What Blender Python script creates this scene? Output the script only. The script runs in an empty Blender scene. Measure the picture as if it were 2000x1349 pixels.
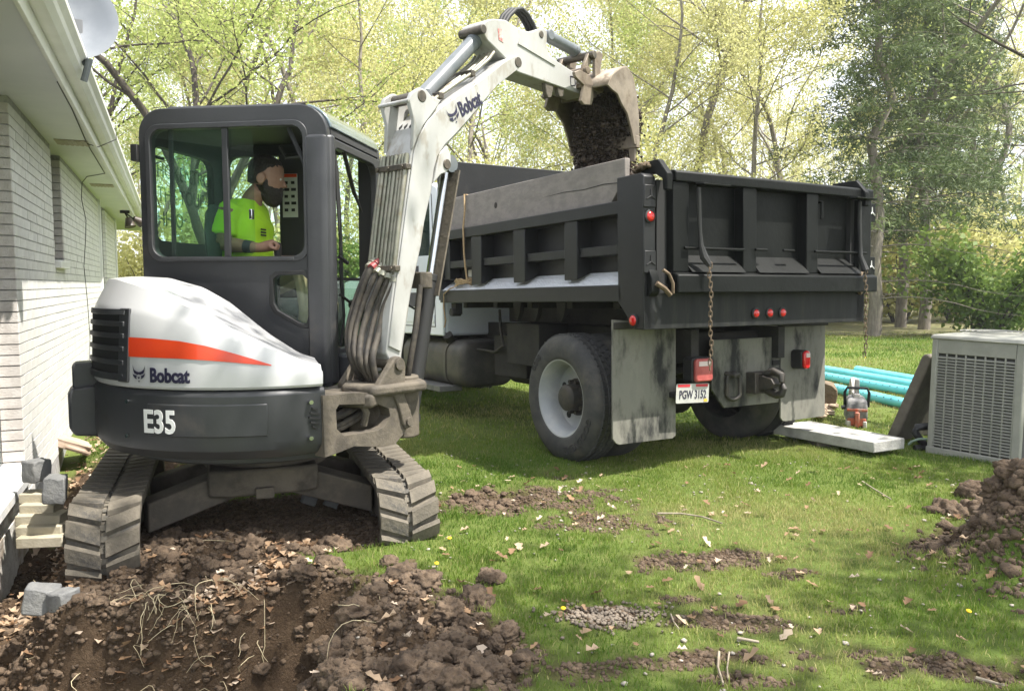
import bpy, bmesh, math, random
import numpy as np
from mathutils import Vector, Matrix, Quaternion
from mathutils.geometry import tessellate_polygon

# ------------------------------------------------------------------ camera, sky, sun, exposure
scene = bpy.context.scene
FPX, CAMH, HOR = 1555.6, 1.39, 556.0
PIT = math.atan((674.5 - HOR) / FPX)
cam = bpy.data.objects.new('camera', bpy.data.cameras.new('camera'))
scene.collection.objects.link(cam)
cam.location = (0, 0, CAMH)
cam.rotation_euler = (math.radians(90) - PIT, 0, 0)
cam.data.lens = 28.0; cam.data.sensor_width = 36.0
cam.data.clip_start = 0.05; cam.data.clip_end = 900
scene.camera = cam

SUN_AZ, SUN_EL = math.radians(-22), math.radians(62)
SUNV = Vector((math.cos(SUN_AZ) * math.cos(SUN_EL), math.sin(SUN_AZ) * math.cos(SUN_EL), math.sin(SUN_EL)))
world = bpy.data.worlds.new('World'); scene.world = world; world.use_nodes = True
wn, wl = world.node_tree.nodes, world.node_tree.links
bg = wn['Background']
sky = wn.new('ShaderNodeTexSky'); sky.sky_type = 'NISHITA'; sky.sun_disc = False
sky.sun_elevation = SUN_EL; sky.sun_rotation = math.atan2(SUNV.x, SUNV.y)
sky.air_density = 1.0; sky.dust_density = 3.0; sky.ozone_density = 1.0
# thin bright veil of cloud over the whole sky
veil = wn.new('ShaderNodeMixRGB'); veil.inputs[2].default_value = (7.2, 7.45, 7.9, 1)
tc = wn.new('ShaderNodeTexCoord'); nz = wn.new('ShaderNodeTexNoise'); nz.inputs['Scale'].default_value = 2.2
nz.inputs['Detail'].default_value = 6
rp = wn.new('ShaderNodeMapRange'); rp.inputs[1].default_value = .3; rp.inputs[2].default_value = .7
rp.inputs[3].default_value = .55; rp.inputs[4].default_value = .95
wl.new(tc.outputs['Generated'], nz.inputs['Vector']); wl.new(nz.outputs['Fac'], rp.inputs[0])
wl.new(rp.outputs[0], veil.inputs[0]); wl.new(sky.outputs[0], veil.inputs[1])
wl.new(veil.outputs[0], bg.inputs['Color']); bg.inputs['Strength'].default_value = 0.12
sun = bpy.data.objects.new('sun', bpy.data.lights.new('sun', 'SUN')); scene.collection.objects.link(sun)
sun.data.energy = 4.6; sun.data.angle = math.radians(0.55); sun.data.color = (1.0, .955, .88)
sun.rotation_euler = SUNV.to_track_quat('Z', 'Y').to_euler(); sun.location = (8, -4, 20)
vs = scene.view_settings
vs.view_transform = 'Standard'; vs.look = 'None'; vs.gamma = 1.0; vs.use_curve_mapping = False; vs.exposure = 1.3
scene.render.engine = 'CYCLES'
scene.cycles.use_denoising = True
scene.cycles.max_bounces = 8; scene.cycles.transparent_max_bounces = 24
scene.cycles.caustics_reflective = False; scene.cycles.caustics_refractive = False
try: scene.cycles.denoiser = 'OPENIMAGEDENOISE'
except Exception: pass

R = random.Random(7); NR = np.random.RandomState(11)
COL = scene.collection
rad = math.radians

# ------------------------------------------------------------------ frames and picking points
CAMV = Vector((0, 0, CAMH))
def ray(u, v):
    x = (u - 1000) / FPX; y = (674.5 - v) / FPX
    return Vector((x, math.cos(PIT) + y * math.sin(PIT), -math.sin(PIT) + y * math.cos(PIT)))
def onplane(u, v, p0, n):
    d = ray(u, v); n = Vector(n)
    return CAMV + d * ((Vector(p0) - CAMV).dot(n) / d.dot(n))
def G(u, v, z=0.0): return onplane(u, v, (0, 0, z), (0, 0, 1))
def frame(o, ang, pitch=0):
    a, q = rad(ang), rad(pitch)
    x = Vector((math.cos(a) * math.cos(q), math.sin(a) * math.cos(q), math.sin(q)))
    y = Vector((-math.sin(a), math.cos(a), 0)); z = x.cross(y)
    M = Matrix.Identity(4)
    for i in range(3): M[i][0], M[i][1], M[i][2], M[i][3] = x[i], y[i], z[i], o[i]
    return M
def atx(M, u, v, x):   # point on the frame's plane x = const
    return M.inverted() @ onplane(u, v, M @ Vector((x, 0, 0)), M.to_3x3() @ Vector((1, 0, 0)))
def aty(M, u, v, y):
    return M.inverted() @ onplane(u, v, M @ Vector((0, y, 0)), M.to_3x3() @ Vector((0, 1, 0)))

# ------------------------------------------------------------------ mesh helpers
class MB:
    def __init__(s, M=None): s.v = []; s.f = []; s.M = M.copy() if M else Matrix.Identity(4)
    def add(s, vs, fs):
        o = len(s.v); M = s.M
        s.v += [M @ Vector(p) for p in vs]; s.f += [tuple(i + o for i in f) for f in fs]; return s
    def box(s, x0, x1, y0, y1, z0, z1, L=None):
        vs = [(x, y, z) for x in (x0, x1) for y in (y0, y1) for z in (z0, z1)]
        if L: vs = [L @ Vector(p) for p in vs]
        return s.add(vs, [(0, 1, 3, 2), (4, 6, 7, 5), (0, 4, 5, 1), (2, 3, 7, 6), (0, 2, 6, 4), (1, 5, 7, 3)])
    def cyl(s, p0, p1, r0, r1=None, n=16, caps=True):
        p0, p1 = Vector(p0), Vector(p1); r1 = r0 if r1 is None else r1
        q = (p1 - p0).to_track_quat('Z', 'Y'); vs = []
        for p, r in ((p0, r0), (p1, r1)):
            for i in range(n):
                a = 2 * math.pi * i / n; vs.append(p + q @ Vector((r * math.cos(a), r * math.sin(a), 0)))
        fs = [(i, (i + 1) % n, n + (i + 1) % n, n + i) for i in range(n)]
        if caps: fs += [tuple(range(n))[::-1], tuple(range(n, 2 * n))]
        return s.add(vs, fs)
    def tube(s, pts, r, n=8, caps=True, closed=False):
        pts = [Vector(p) for p in pts]; m = len(pts)
        rs = r if isinstance(r, (list, tuple)) else [r] * m
        vs = []; nrm = None
        for i, p in enumerate(pts):
            if closed: t = pts[(i + 1) % m] - pts[i - 1]
            else: t = pts[min(i + 1, m - 1)] - pts[max(i - 1, 0)]
            t.normalize()
            if nrm is None:
                nrm = t.orthogonal().normalized()
            else:
                nrm = nrm - t * nrm.dot(t)
                nrm = nrm.normalized() if nrm.length > 1e-6 else t.orthogonal().normalized()
            b = t.cross(nrm)
            for k in range(n):
                a = 2 * math.pi * k / n; vs.append(p + (nrm * math.cos(a) + b * math.sin(a)) * rs[i])
        fs = []
        for i in range(m if closed else m - 1):
            j = (i + 1) % m
            fs += [(i * n + k, i * n + (k + 1) % n, j * n + (k + 1) % n, j * n + k) for k in range(n)]
        if caps and not closed: fs += [tuple(range(n))[::-1], tuple(range((m - 1) * n, m * n))]
        return s.add(vs, fs)
    def prism(s, out, a0, a1, ax='y', holes=()):
        put = {'y': lambda p, a: (p[0], a, p[1]), 'x': lambda p, a: (a, p[0], p[1]), 'z': lambda p, a: (p[0], p[1], a)}[ax]
        loops = [list(out)] + [list(h) for h in holes]; flat = [p for l in loops for p in l]; n = len(flat)
        vs = [put(p, a0) for p in flat] + [put(p, a1) for p in flat]; fs = []; o = 0
        for l in loops:
            m = len(l); fs += [(o + i, o + (i + 1) % m, n + o + (i + 1) % m, n + o + i) for i in range(m)]; o += m
        if holes:
            for t in tessellate_polygon([[Vector((p[0], p[1], 0)) for p in l] for l in loops]):
                fs += [tuple(t), tuple(i + n for i in t)[::-1]]
        else: fs += [tuple(range(n))[::-1], tuple(range(n, 2 * n))]
        return s.add(vs, fs)
    def lathe(s, prof, o, axis, n=32, a0=0, a1=2 * math.pi):
        q = Vector(axis).to_track_quat('Z', 'Y'); o = Vector(o); vs = []; m = len(prof)
        full = abs(a1 - a0 - 2 * math.pi) < 1e-6; k = n if full else n + 1
        for i in range(k):
            a = a0 + (a1 - a0) * i / n
            vs += [o + q @ Vector((r * math.cos(a), r * math.sin(a), h)) for r, h in prof]
        fs = []
        for i in range(n):
            j = (i + 1) % k
            fs += [(i * m + t, j * m + t, j * m + t + 1, i * m + t + 1) for t in range(m - 1)]
        return s.add(vs, fs)
    def loft(s, rings, closed=True, caps=True):
        n = len(rings[0]); vs = [p for r in rings for p in r]; fs = []
        for i in range(len(rings) - 1):
            for k in range(n if closed else n - 1):
                fs.append((i * n + k, i * n + (k + 1) % n, (i + 1) * n + (k + 1) % n, (i + 1) * n + k))
        if caps: fs += [tuple(range(n))[::-1], tuple(range((len(rings) - 1) * n, len(rings) * n))]
        return s.add(vs, fs)
    def mesh(s, name, inv=None):
        me = bpy.data.meshes.new(name)
        me.from_pydata([tuple(inv @ p) if inv else tuple(p) for p in s.v], [], s.f); return me

ROOT = {}
def finish(me, smooth=35):
    bm = bmesh.new(); bm.from_mesh(me); bmesh.ops.recalc_face_normals(bm, faces=bm.faces); bm.to_mesh(me); bm.free()
    if smooth:
        me.polygons.foreach_set('use_smooth', [True] * len(me.polygons)); me.set_sharp_from_angle(angle=rad(smooth))
    me.update()
def link(name, me, m=None, parent=None):
    o = bpy.data.objects.new(name, me); COL.objects.link(o)
    if m is not None and me is not None and not me.materials: me.materials.append(m)
    if parent is not None: o.parent = parent; ROOT[o] = ROOT.get(parent, Matrix.Identity(4))
    return o
def build(mb, name, m, parent=None, bevel=0, seg=2, smooth=35, solid=0, sub=0):
    inv = ROOT[parent].inverted() if parent in ROOT else None
    me = mb.mesh(name, inv); finish(me, smooth)
    o = link(name, me, m, parent)
    if solid:
        md = o.modifiers.new('solid', 'SOLIDIFY'); md.thickness = solid; md.offset = 0
    if bevel:
        md = o.modifiers.new('bevel', 'BEVEL'); md.width = bevel; md.segments = seg; md.limit_method = 'ANGLE'; md.angle_limit = rad(30)
        md.harden_normals = False
    if sub:
        md = o.modifiers.new('sub', 'SUBSURF'); md.levels = sub; md.render_levels = sub
    return o
def tag(o, label=None, cat=None, group=None, kind=None):
    for k, v in (('label', label), ('category', cat), ('group', group), ('kind', kind)):
        if v: o[k] = v
    return o
def thing(name, M, label, cat, group=None):
    o = bpy.data.objects.new(name, None); COL.objects.link(o); o.empty_display_size = .2
    if not isinstance(M, Matrix): M = Matrix.Translation(Vector(M))
    o.matrix_world = M; ROOT[o] = M.copy(); return tag(o, label, cat, group)
def single(mb, name, m, base, label, cat, group=None, **k):   # a thing that is one mesh, origin at its base
    base = Vector(base); mb.v = [p - base for p in mb.v]
    o = build(mb, name, m, None, **k); o.location = base; return tag(o, label, cat, group)
def text(s, size, sx=1.0, bold=0.0, ext=.0015, align='LEFT'):
    cu = bpy.data.curves.new('t', 'FONT'); cu.body = s; cu.size = size; cu.offset = bold; cu.extrude = ext; cu.align_x = align
    cu.resolution_u = 3
    ob = bpy.data.objects.new('t', cu); COL.objects.link(ob)
    me = bpy.data.meshes.new_from_object(ob.evaluated_get(bpy.context.evaluated_depsgraph_get()))
    bpy.data.objects.remove(ob); bpy.data.curves.remove(cu)
    vs = [(v.co.x * sx, v.co.y, v.co.z) for v in me.vertices]; fs = [tuple(p.vertices) for p in me.polygons]
    bpy.data.meshes.remove(me); return vs, fs
def lettering(name, s, fn, size, m, parent, **k):   # fn maps the lettering's own x, y, z to the surface
    vs, fs = text(s, size, **k); mb = MB(); mb.add([fn(*p) for p in vs], fs)
    return build(mb, name, m, parent, smooth=0)

# ------------------------------------------------------------------ materials
def nd(nt, t, **k):
    n = nt.nodes.new(t)
    for a, b in k.items(): setattr(n, a, b)
    return n
def pmat(name, c1, c2=None, scale=6, rough=.6, metal=0, bump=0, bscale=80, dust=None, dscale=3, dlo=.5, dhi=.7, rand=0,
         spec=.5, coat=0, trans=0, detail=5, stretch=None, c3=None, rough2=None):
    m = bpy.data.materials.new(name); m.use_nodes = True; nt = m.node_tree; L = nt.links.new
    b = nt.nodes['Principled BSDF']; co = nd(nt, 'ShaderNodeTexCoord').outputs['Object']
    if stretch:
        mp = nd(nt, 'ShaderNodeMapping'); mp.inputs['Scale'].default_value = stretch; L(co, mp.inputs[0]); co = mp.outputs[0]
    def noise(sc, d=detail):
        n = nd(nt, 'ShaderNodeTexNoise'); n.inputs['Scale'].default_value = sc; n.inputs['Detail'].default_value = d
        n.inputs['Roughness'].default_value = .65; L(co, n.inputs['Vector']); return n.outputs['Fac']
    def ramp(f, lo, hi):
        r = nd(nt, 'ShaderNodeMapRange'); r.interpolation_type = 'SMOOTHSTEP'
        r.inputs[1].default_value = lo; r.inputs[2].default_value = hi; L(f, r.inputs[0]); return r.outputs[0]
    def mix(f, a, c):
        x = nd(nt, 'ShaderNodeMixRGB')
        if isinstance(f, float): x.inputs[0].default_value = f
        else: L(f, x.inputs[0])
        for i, q in ((1, a), (2, c)):
            if isinstance(q, tuple): x.inputs[i].default_value = (*q[:3], 1)
            else: L(q, x.inputs[i])
        return x.outputs[0]
    col = tuple(c1)
    if c2: col = mix(ramp(noise(scale), .35, .65), tuple(c1), tuple(c2))
    if c3: col = mix(ramp(noise(scale * 3.7, 3), .52, .68), col, tuple(c3))
    rg = rough
    if rand:
        oi = nd(nt, 'ShaderNodeObjectInfo'); h = nd(nt, 'ShaderNodeHueSaturation')
        r = nd(nt, 'ShaderNodeMapRange'); r.inputs[3].default_value = 1 - rand; r.inputs[4].default_value = 1 + rand
        L(oi.outputs['Random'], r.inputs[0]); L(r.outputs[0], h.inputs['Value'])
        if isinstance(col, tuple): h.inputs['Color'].default_value = (*col[:3], 1)
        else: L(col, h.inputs['Color'])
        col = h.outputs[0]
    if dust:
        f = ramp(noise(dscale, 8), dlo, dhi); col = mix(f, col, tuple(dust))
        rr = nd(nt, 'ShaderNodeMapRange'); rr.inputs[3].default_value = rough; rr.inputs[4].default_value = .95; L(f, rr.inputs[0]); rg = rr.outputs[0]
    if isinstance(col, tuple): b.inputs['Base Color'].default_value = (*col[:3], 1)
    else: L(col, b.inputs['Base Color'])
    if isinstance(rg, float) or isinstance(rg, int): b.inputs['Roughness'].default_value = rg
    else: L(rg, b.inputs['Roughness'])
    b.inputs['Metallic'].default_value = metal; b.inputs['Specular IOR Level'].default_value = spec
    b.inputs['Coat Weight'].default_value = coat
    if bump:
        bp = nd(nt, 'ShaderNodeBump'); bp.inputs['Strength'].default_value = bump; bp.inputs['Distance'].default_value = .02
        L(noise(bscale, 4), bp.inputs['Height']); L(bp.outputs[0], b.inputs['Normal'])
    if trans:
        out = nt.nodes['Material Output']; t = nd(nt, 'ShaderNodeBsdfTranslucent'); mx = nd(nt, 'ShaderNodeMixShader'); mx.inputs[0].default_value = trans
        if isinstance(col, tuple): t.inputs[0].default_value = (*col[:3], 1)
        else: L(col, t.inputs[0])
        L(b.outputs[0], mx.inputs[1]); L(t.outputs[0], mx.inputs[2]); L(mx.outputs[0], out.inputs['Surface'])
    return m
def glassmat(name, tint, refl=1.0, streak=0):
    m = bpy.data.materials.new(name); m.use_nodes = True; nt = m.node_tree; L = nt.links.new
    nt.nodes.remove(nt.nodes['Principled BSDF']); out = nt.nodes['Material Output']
    t = nd(nt, 'ShaderNodeBsdfTransparent'); t.inputs[0].default_value = (*tint, 1)
    g = nd(nt, 'ShaderNodeBsdfGlossy'); g.inputs['Roughness'].default_value = .02
    lw_ = nd(nt, 'ShaderNodeLayerWeight'); lw_.inputs[0].default_value = .5; pw = nd(nt, 'ShaderNodeMath', operation='POWER'); pw.inputs[1].default_value = 5; L(lw_.outputs['Facing'], pw.inputs[0])
    fr = nd(nt, 'ShaderNodeMath', operation='MULTIPLY_ADD'); fr.inputs[1].default_value = .8; fr.inputs[2].default_value = .03; L(pw.outputs[0], fr.inputs[0])
    mx = nd(nt, 'ShaderNodeMixShader'); L(fr.outputs[0], mx.inputs[0]); L(t.outputs[0], mx.inputs[1]); L(g.outputs[0], mx.inputs[2])
    d = nd(nt, 'ShaderNodeBsdfDiffuse'); d.inputs[0].default_value = (.5, .6, .55, 1); m2 = nd(nt, 'ShaderNodeMixShader')
    co = nd(nt, 'ShaderNodeTexCoord'); n = nd(nt, 'ShaderNodeTexNoise'); n.inputs['Scale'].default_value = 5; n.inputs['Detail'].default_value = 3
    L(co.outputs['Object'], n.inputs['Vector']); r = nd(nt, 'ShaderNodeMapRange'); r.inputs[1].default_value = .4; r.inputs[2].default_value = .8
    r.inputs[3].default_value = .006; r.inputs[4].default_value = .022 + streak; L(n.outputs['Fac'], r.inputs[0]); L(r.outputs[0], m2.inputs[0])
    L(mx.outputs[0], m2.inputs[1]); L(d.outputs[0], m2.inputs[2]); L(m2.outputs[0], out.inputs['Surface']); return m

# ------------------------------------------------------------------ numpy noise
def _h(ix, iy, s):
    n = (ix.astype(np.int64) * 374761393 + iy.astype(np.int64) * 668265263 + s * 2147483647 + 1013904223) & 0xffffffff
    n = ((n ^ (n >> 13)) * 1274126177) & 0xffffffff
    return ((n ^ (n >> 16)) & 0xffff) / 65535.0
def vnoise(x, y, s=0):
    ix, iy = np.floor(x), np.floor(y); fx, fy = x - ix, y - iy
    fx = fx * fx * (3 - 2 * fx); fy = fy * fy * (3 - 2 * fy)
    a, b, c, d = _h(ix, iy, s), _h(ix + 1, iy, s), _h(ix, iy + 1, s), _h(ix + 1, iy + 1, s)
    return (a * (1 - fx) + b * fx) * (1 - fy) + (c * (1 - fx) + d * fx) * fy
def fbm(x, y, s=0, o=4, g=.5):
    t = 0; a = 1; k = 0
    for i in range(o): t = t + a * vnoise(x * 2 ** i + 17.3 * i, y * 2 ** i - 9.1 * i, s + i); k += a; a *= g
    return t / k
def sstep(a, b, x):
    t = np.clip((x - a) / (b - a), 0, 1); return t * t * (3 - 2 * t)
# ================================================================== frames of the place
TM = frame((.904, 5.368, 0.0), 121.4, -1.2)        # dump truck: origin under its rear left corner, x forward, y to its left
XM = frame((-1.5, 4.8, -.05), -9)                  # excavator house: origin under the slew ring, x forward
UM = frame((-1.5, 4.86, -.05), -77)                # excavator undercarriage: x towards the camera end
BMX = frame((-.69, 4.672, 0), 50)                  # boom plane
WM = frame((-3.1, 5.0, 0), 113.1)                  # house wall: x along the wall, outside is -y

# ================================================================== ground
def gblob(u, v, rx, ry, amt, rot=0.0):
    p = G(u, v); return (p.x, p.y, rx, ry, amt, rot)
DIRT = [gblob(300, 1120, 1.15, .62, 1.6), (-1.45, 4.55, .85, .75, 1.5, 0), gblob(770, 1270, .52, .36, 1.5), gblob(600, 1200, .6, .42, 1.5),
        (-2.55, 4.6, .5, 1.6, 1.6, 0), (-3.05, 6.2, .5, 1.2, 1.5, 0), (-1.9, 2.7, 1.4, .8, 1.6, 0), gblob(1010, 975, 1.1, .5, .72), gblob(1170, 1020, .6, .34, .66), gblob(1340, 1100, .62, .28, .70), gblob(1450, 1210, .55, .2, .64), gblob(1250, 1040, .5, .25, .5), gblob(1420, 1180, .5, .2, .56), gblob(1150, 1300, .5, .15, .62), gblob(1650, 1290, .6, .2, .6), gblob(900, 890, .5, .3, .5), gblob(1700, 1190, .4, .15, .55), gblob(1180, 1205, .26, .12, .9),
        gblob(1370, 1090, .42, .17, .85), gblob(1990, 1080, .36, .40, 1.7), gblob(1820, 1065, .36, .16, .72), gblob(1850, 1310, .6, .18, .7),
        gblob(1330, 1285, .4, .1, .75), gblob(1100, 930, .5, .25, .55), gblob(1480, 1330, .3, .1, .7), gblob(920, 1330, .28, .12, .85),
        gblob(1560, 1120, .3, .1, .6), (1.2, 6.2, .5, .5, .35, 0)]
NOGRASS = [gblob(690, 1090, .3, .17, 1.4), gblob(1000, 1100, .5, .25, .3)]
def dirtmask(x, y):
    wx = x + .22 * (fbm(x * 3, y * 3, 3) - .5); wy = y + .22 * (fbm(x * 3, y * 3, 9) - .5)
    d = np.zeros_like(x)
    for cx, cy, rx, ry, a, _ in DIRT: d = np.maximum(d, a * np.exp(-(((wx - cx) / rx) ** 2 + ((wy - cy) / ry) ** 2) ** 1.3 * .9))
    for cx, cy, rx, ry, a, _ in NOGRASS: d = d - a * np.exp(-((wx - cx) / rx) ** 2 - ((wy - cy) / ry) ** 2)
    d = d + .5 * (fbm(x * 9, y * 9, 21) - .5)
    return sstep(.36, .80, d)
def gheight(x, y, dm=None):
    if dm is None: dm = dirtmask(x, y)
    near = sstep(16, 9, np.hypot(x, y))
    h = .03 * (fbm(x * .7, y * .7, 5) - .5) * near + .02 * (fbm(x * 5, y * 5, 6) - .5) * near
    def ridge(f, s): return 1 - np.abs(2 * vnoise(x * f + 3 * vnoise(x * 2, y * 2, s), y * f, s) - 1)
    def bill(f, s): return np.abs(2 * vnoise(x * f + .6 * vnoise(x * 9, y * 9, s + 4), y * f + .6 * vnoise(x * 9, y * 9, s + 8), s) - 1)
    lump = .09 * (fbm(x * 3.2, y * 3.2, 33, 3, .5) - .45) + .080 * (bill(5.5, 35) - .5) + .045 * (bill(11, 36) - .5) + .038 * (bill(21, 38) - .5) + .02 * (bill(40, 39) - .5)
    tr = np.exp(-(((x + 1.5) / 1.1) ** 4 + ((y - 4.9) / .7) ** 4))         # flattened where the machine stands
    lawnpart = 1 - .82 * sstep(-.15, .3, x) * sstep(1.9, 1.5, x)
    h = h + dm * lump * (1 - .8 * tr) * lawnpart - .04 * tr
    def bump(cx, cy, rx, ry, a, p=1.0): return a * np.exp(-(((x - cx) / rx) ** 2 + ((y - cy) / ry) ** 2) ** p)
    h = h + bump(-1.48, 3.88, .38, .2, .13) + bump(-.5, 3.25, .36, .26, .12) + bump(-.85, 3.3, .3, .2, .07)
    pile = bump(2.56, 3.82, .30, .28, .34, 1.5) + bump(2.42, 3.58, .22, .2, .08) + bump(2.85, 4.1, .35, .35, .16)
    h = h + pile * (1 + .5 * (fbm(x * 6, y * 6, 41) - .5))
    ex = .14 * (fbm(x * 2.5, y * 2.5, 51, 4) - .5)
    sc = sstep(3.37, 3.27, y + ex - .28 * sstep(-1.5, -.9, x)) * sstep(-.55, -1.05, x + ex)
    h = h - .62 * sc
    dist = (x + 3.1) * .92 + (y - 5) * .392
    h = h - .30 * sstep(.5, .12, dist + ex * .5) * sstep(7.5, 5.5, y)
    far = sstep(24, 60, y); h = h + far * (1.2 * fbm(x * .03, y * .03, 61) - .3)
    return h
def axis(lo, hi, step, far0, far1):
    a = list(np.arange(lo, hi, step)); s = step; p = lo; L = []
    while p > far0: s *= 1.28; p -= s; L.append(p)
    s = step; p = a[-1]; U = []
    while p < far1: s *= 1.28; p += s; U.append(p)
    return np.array(L[::-1] + a + U)
gx = axis(-3.0, 3.1, .0135, -160, 160); gy = axis(2.4, 6.0, .0135, -40, 320)
GX, GY = np.meshgrid(gx, gy); DM = dirtmask(GX, GY); GZ = gheight(GX, GY, DM)
nx, ny = len(gx), len(gy)
me = bpy.data.meshes.new('lawn')
idx = np.arange(nx * ny).reshape(ny, nx)
quads = np.stack([idx[:-1, :-1], idx[:-1, 1:], idx[1:, 1:], idx[1:, :-1]], -1).reshape(-1, 4)
def npmesh(me, co, faces):
    n, k = faces.shape
    me.vertices.add(len(co)); me.vertices.foreach_set('co', co.astype(np.float32).ravel())
    me.loops.add(n * k); me.loops.foreach_set('vertex_index', faces.astype(np.int32).ravel())
    me.polygons.add(n); me.polygons.foreach_set('loop_start', np.arange(0, n * k, k, dtype=np.int32))
    me.update(calc_edges=True); return me
npmesh(me, np.stack([GX, GY, GZ], -1).reshape(-1, 3), quads)
me.polygons.foreach_set('use_smooth', [True] * len(me.polygons))
at = me.attributes.new('dirt', 'FLOAT', 'POINT'); at.data.foreach_set('value', DM.astype(np.float32).ravel())
def ground_mat():
    m = bpy.data.materials.new('turf_and_soil'); m.use_nodes = True; nt = m.node_tree; L = nt.links.new; b = nt.nodes['Principled BSDF']
    co = nd(nt, 'ShaderNodeTexCoord').outputs['Object']
    def noise(sc, d=6):
        n = nd(nt, 'ShaderNodeTexNoise'); n.inputs['Scale'].default_value = sc; n.inputs['Detail'].default_value = d; n.inputs['Roughness'].default_value = .7
        L(co, n.inputs[0]); return n.outputs['Fac']
    def cr(f, stops):
        r = nd(nt, 'ShaderNodeValToRGB'); e = r.color_ramp.elements
        while len(e) < len(stops): e.new(.5)
        for q, (p, c) in zip(e, stops): q.position = p; q.color = (*c, 1)
        L(f, r.inputs[0]); return r.outputs[0]
    soil = cr(noise(11), [(.3, (.04, .026, .016)), (.5, (.088, .059, .037)), (.72, (.155, .109, .071))])
    soil2 = cr(noise(60, 3), [(.35, (.04, .026, .016)), (.65, (.115, .079, .05))])
    mx = nd(nt, 'ShaderNodeMixRGB'); mx.inputs[0].default_value = .45; L(soil, mx.inputs[1]); L(soil2, mx.inputs[2])
    turf = cr(noise(7), [(.3, (.05, .075, .018)), (.55, (.10, .125, .035)), (.75, (.19, .175, .08))])
    tf2 = cr(noise(.45, 3), [(.35, (.11, .17, .03)), (.65, (.18, .225, .052))])
    mt = nd(nt, 'ShaderNodeMixRGB'); mt.inputs[0].default_value = .5; L(turf, mt.inputs[1]); L(tf2, mt.inputs[2])
    a = nd(nt, 'ShaderNodeAttribute'); a.attribute_name = 'dirt'
    fin = nd(nt, 'ShaderNodeMixRGB'); L(a.outputs['Fac'], fin.inputs[0]); L(mt.outputs[0], fin.inputs[1]); L(mx.outputs[0], fin.inputs[2])
    L(fin.outputs[0], b.inputs['Base Color']); b.inputs['Roughness'].default_value = .95; b.inputs['Specular IOR Level'].default_value = .15
    bp = nd(nt, 'ShaderNodeBump'); bp.inputs['Strength'].default_value = .9; bp.inputs['Distance'].default_value = .02
    L(noise(90, 6), bp.inputs['Height']); L(bp.outputs[0], b.inputs['Normal']); return m
lawn = link('lawn', me, ground_mat()); tag(lawn, kind='structure')
def gz(x, y): return float(gheight(np.array([float(x)]), np.array([float(y)]))[0])
# ================================================================== brick house
M_brick = pmat('painted_brick', (.66, .645, .615), (.73, .72, .69), scale=5, rough=.75, bump=.25, bscale=120, rand=.05, dust=(.5, .44, .38), dscale=9, dlo=.66, dhi=.9, spec=.2)
M_mortar = pmat('grey_mortar', (.28, .27, .265), (.44, .43, .415), scale=20, rough=.95)
M_trim = pmat('white_trim', (.68, .68, .65), (.74, .74, .71), scale=4, rough=.5, dust=(.45, .42, .34), dscale=5, dlo=.62, dhi=.9)
M_soffit = pmat('soffit_paint', (.64, .655, .665), (.69, .70, .71), scale=2, rough=.7)
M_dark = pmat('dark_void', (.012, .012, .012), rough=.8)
M_cable = pmat('black_cable', (.02, .02, .022), rough=.5)
M_shingle = pmat('roof_shingle', (.09, .085, .08), (.14, .13, .12), scale=30, rough=.9, bump=.4)
M_conc = pmat('grey_concrete', (.33, .32, .3), (.46, .45, .42), scale=7, rough=.9, bump=.35, bscale=60, dust=(.2, .16, .12), dscale=4, dlo=.58, dhi=.8)
M_glassd = glassmat('window_glass', (.35, .42, .42))
SOF = 2.55; WL = 6.55; OV = .34
hs = thing('brick_house', WM, 'white painted brick house wall with wide white eave along the left edge', 'house')
CH = .0677; BL = .212; BD = .1
def slotted(x0, x1, z0, z1):    # the small recessed window
    return x0 < 2.50 and x1 > 1.86 and z1 > 1.60
NC = int(SOF / CH)
rows = []
for c in range(NC):
    z = c * CH; off = (BL / 2 if c % 2 else 0); x = -off
    while x < WL:
        x0, x1 = max(x, 0), min(x + BL, WL)
        if x1 - x0 > .03:
            if slotted(x0, x1, z, z + CH):
                if x0 < 1.86: rows.append((x0, 1.86, z))
                if x1 > 2.50: rows.append((2.50, x1, z))
            else: rows.append((x0, x1, z))
        x += BL
rows = [r for r in rows if r[2] > -.01]
def brick_mesh(l, d=BD):
    g = .006; mb = MB(); mb.box(0, l - .003, 0, d, g, CH - .002)
    return mb
def size_key(r): # apparent size in the view
    p = WM @ Vector(((r[0] + r[1]) / 2, 0, r[2])); q = p.y
    vis = 1 if (1000 + FPX * p.x / p.y) > -20 else 0
    return -(vis * (r[1] - r[0]) / q ** 2)
rows.sort(key=size_key)
cache = {}
for i, (x0, x1, z) in enumerate(rows[:290]):
    k = round(x1 - x0, 3)
    if k not in cache:
        m_ = brick_mesh(k).mesh('brick'); finish(m_, 30); m_.materials.append(M_brick); cache[k] = m_
    o = bpy.data.objects.new('brick', cache[k]); COL.objects.link(o); o.parent = hs
    o.location = (x0, R.uniform(-.0015, .0015), z)
mb = MB(WM)
for (x0, x1, z) in rows[290:]:
    d = R.uniform(-.0015, .0015); mb.box(x0, x1 - .003, d, d + BD, z + .006, z + CH - .002)
o = build(mb, 'far_bricks', M_brick, hs, smooth=30); o['kind'] = 'stuff'
mb = MB(WM)                                              # mortar bed, a little behind the brick faces
mb.box(.004, 1.855, .004, .3, -.4, SOF); mb.box(2.505, WL, .004, .3, -.4, SOF); mb.box(1.855, 2.505, .004, .3, -.4, 1.60)
mb.box(1.855, 2.505, .12, .3, 1.60, SOF)
build(mb, 'mortar_bed', M_mortar, hs, smooth=0)
mb = MB(WM)                                              # reveal bricks of the recessed window and of the corner
for c in range(NC):
    z = c * CH
    if z > 1.59: mb.box(2.47, 2.502, .004, .12, z + .006, z + CH - .002)
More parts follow.
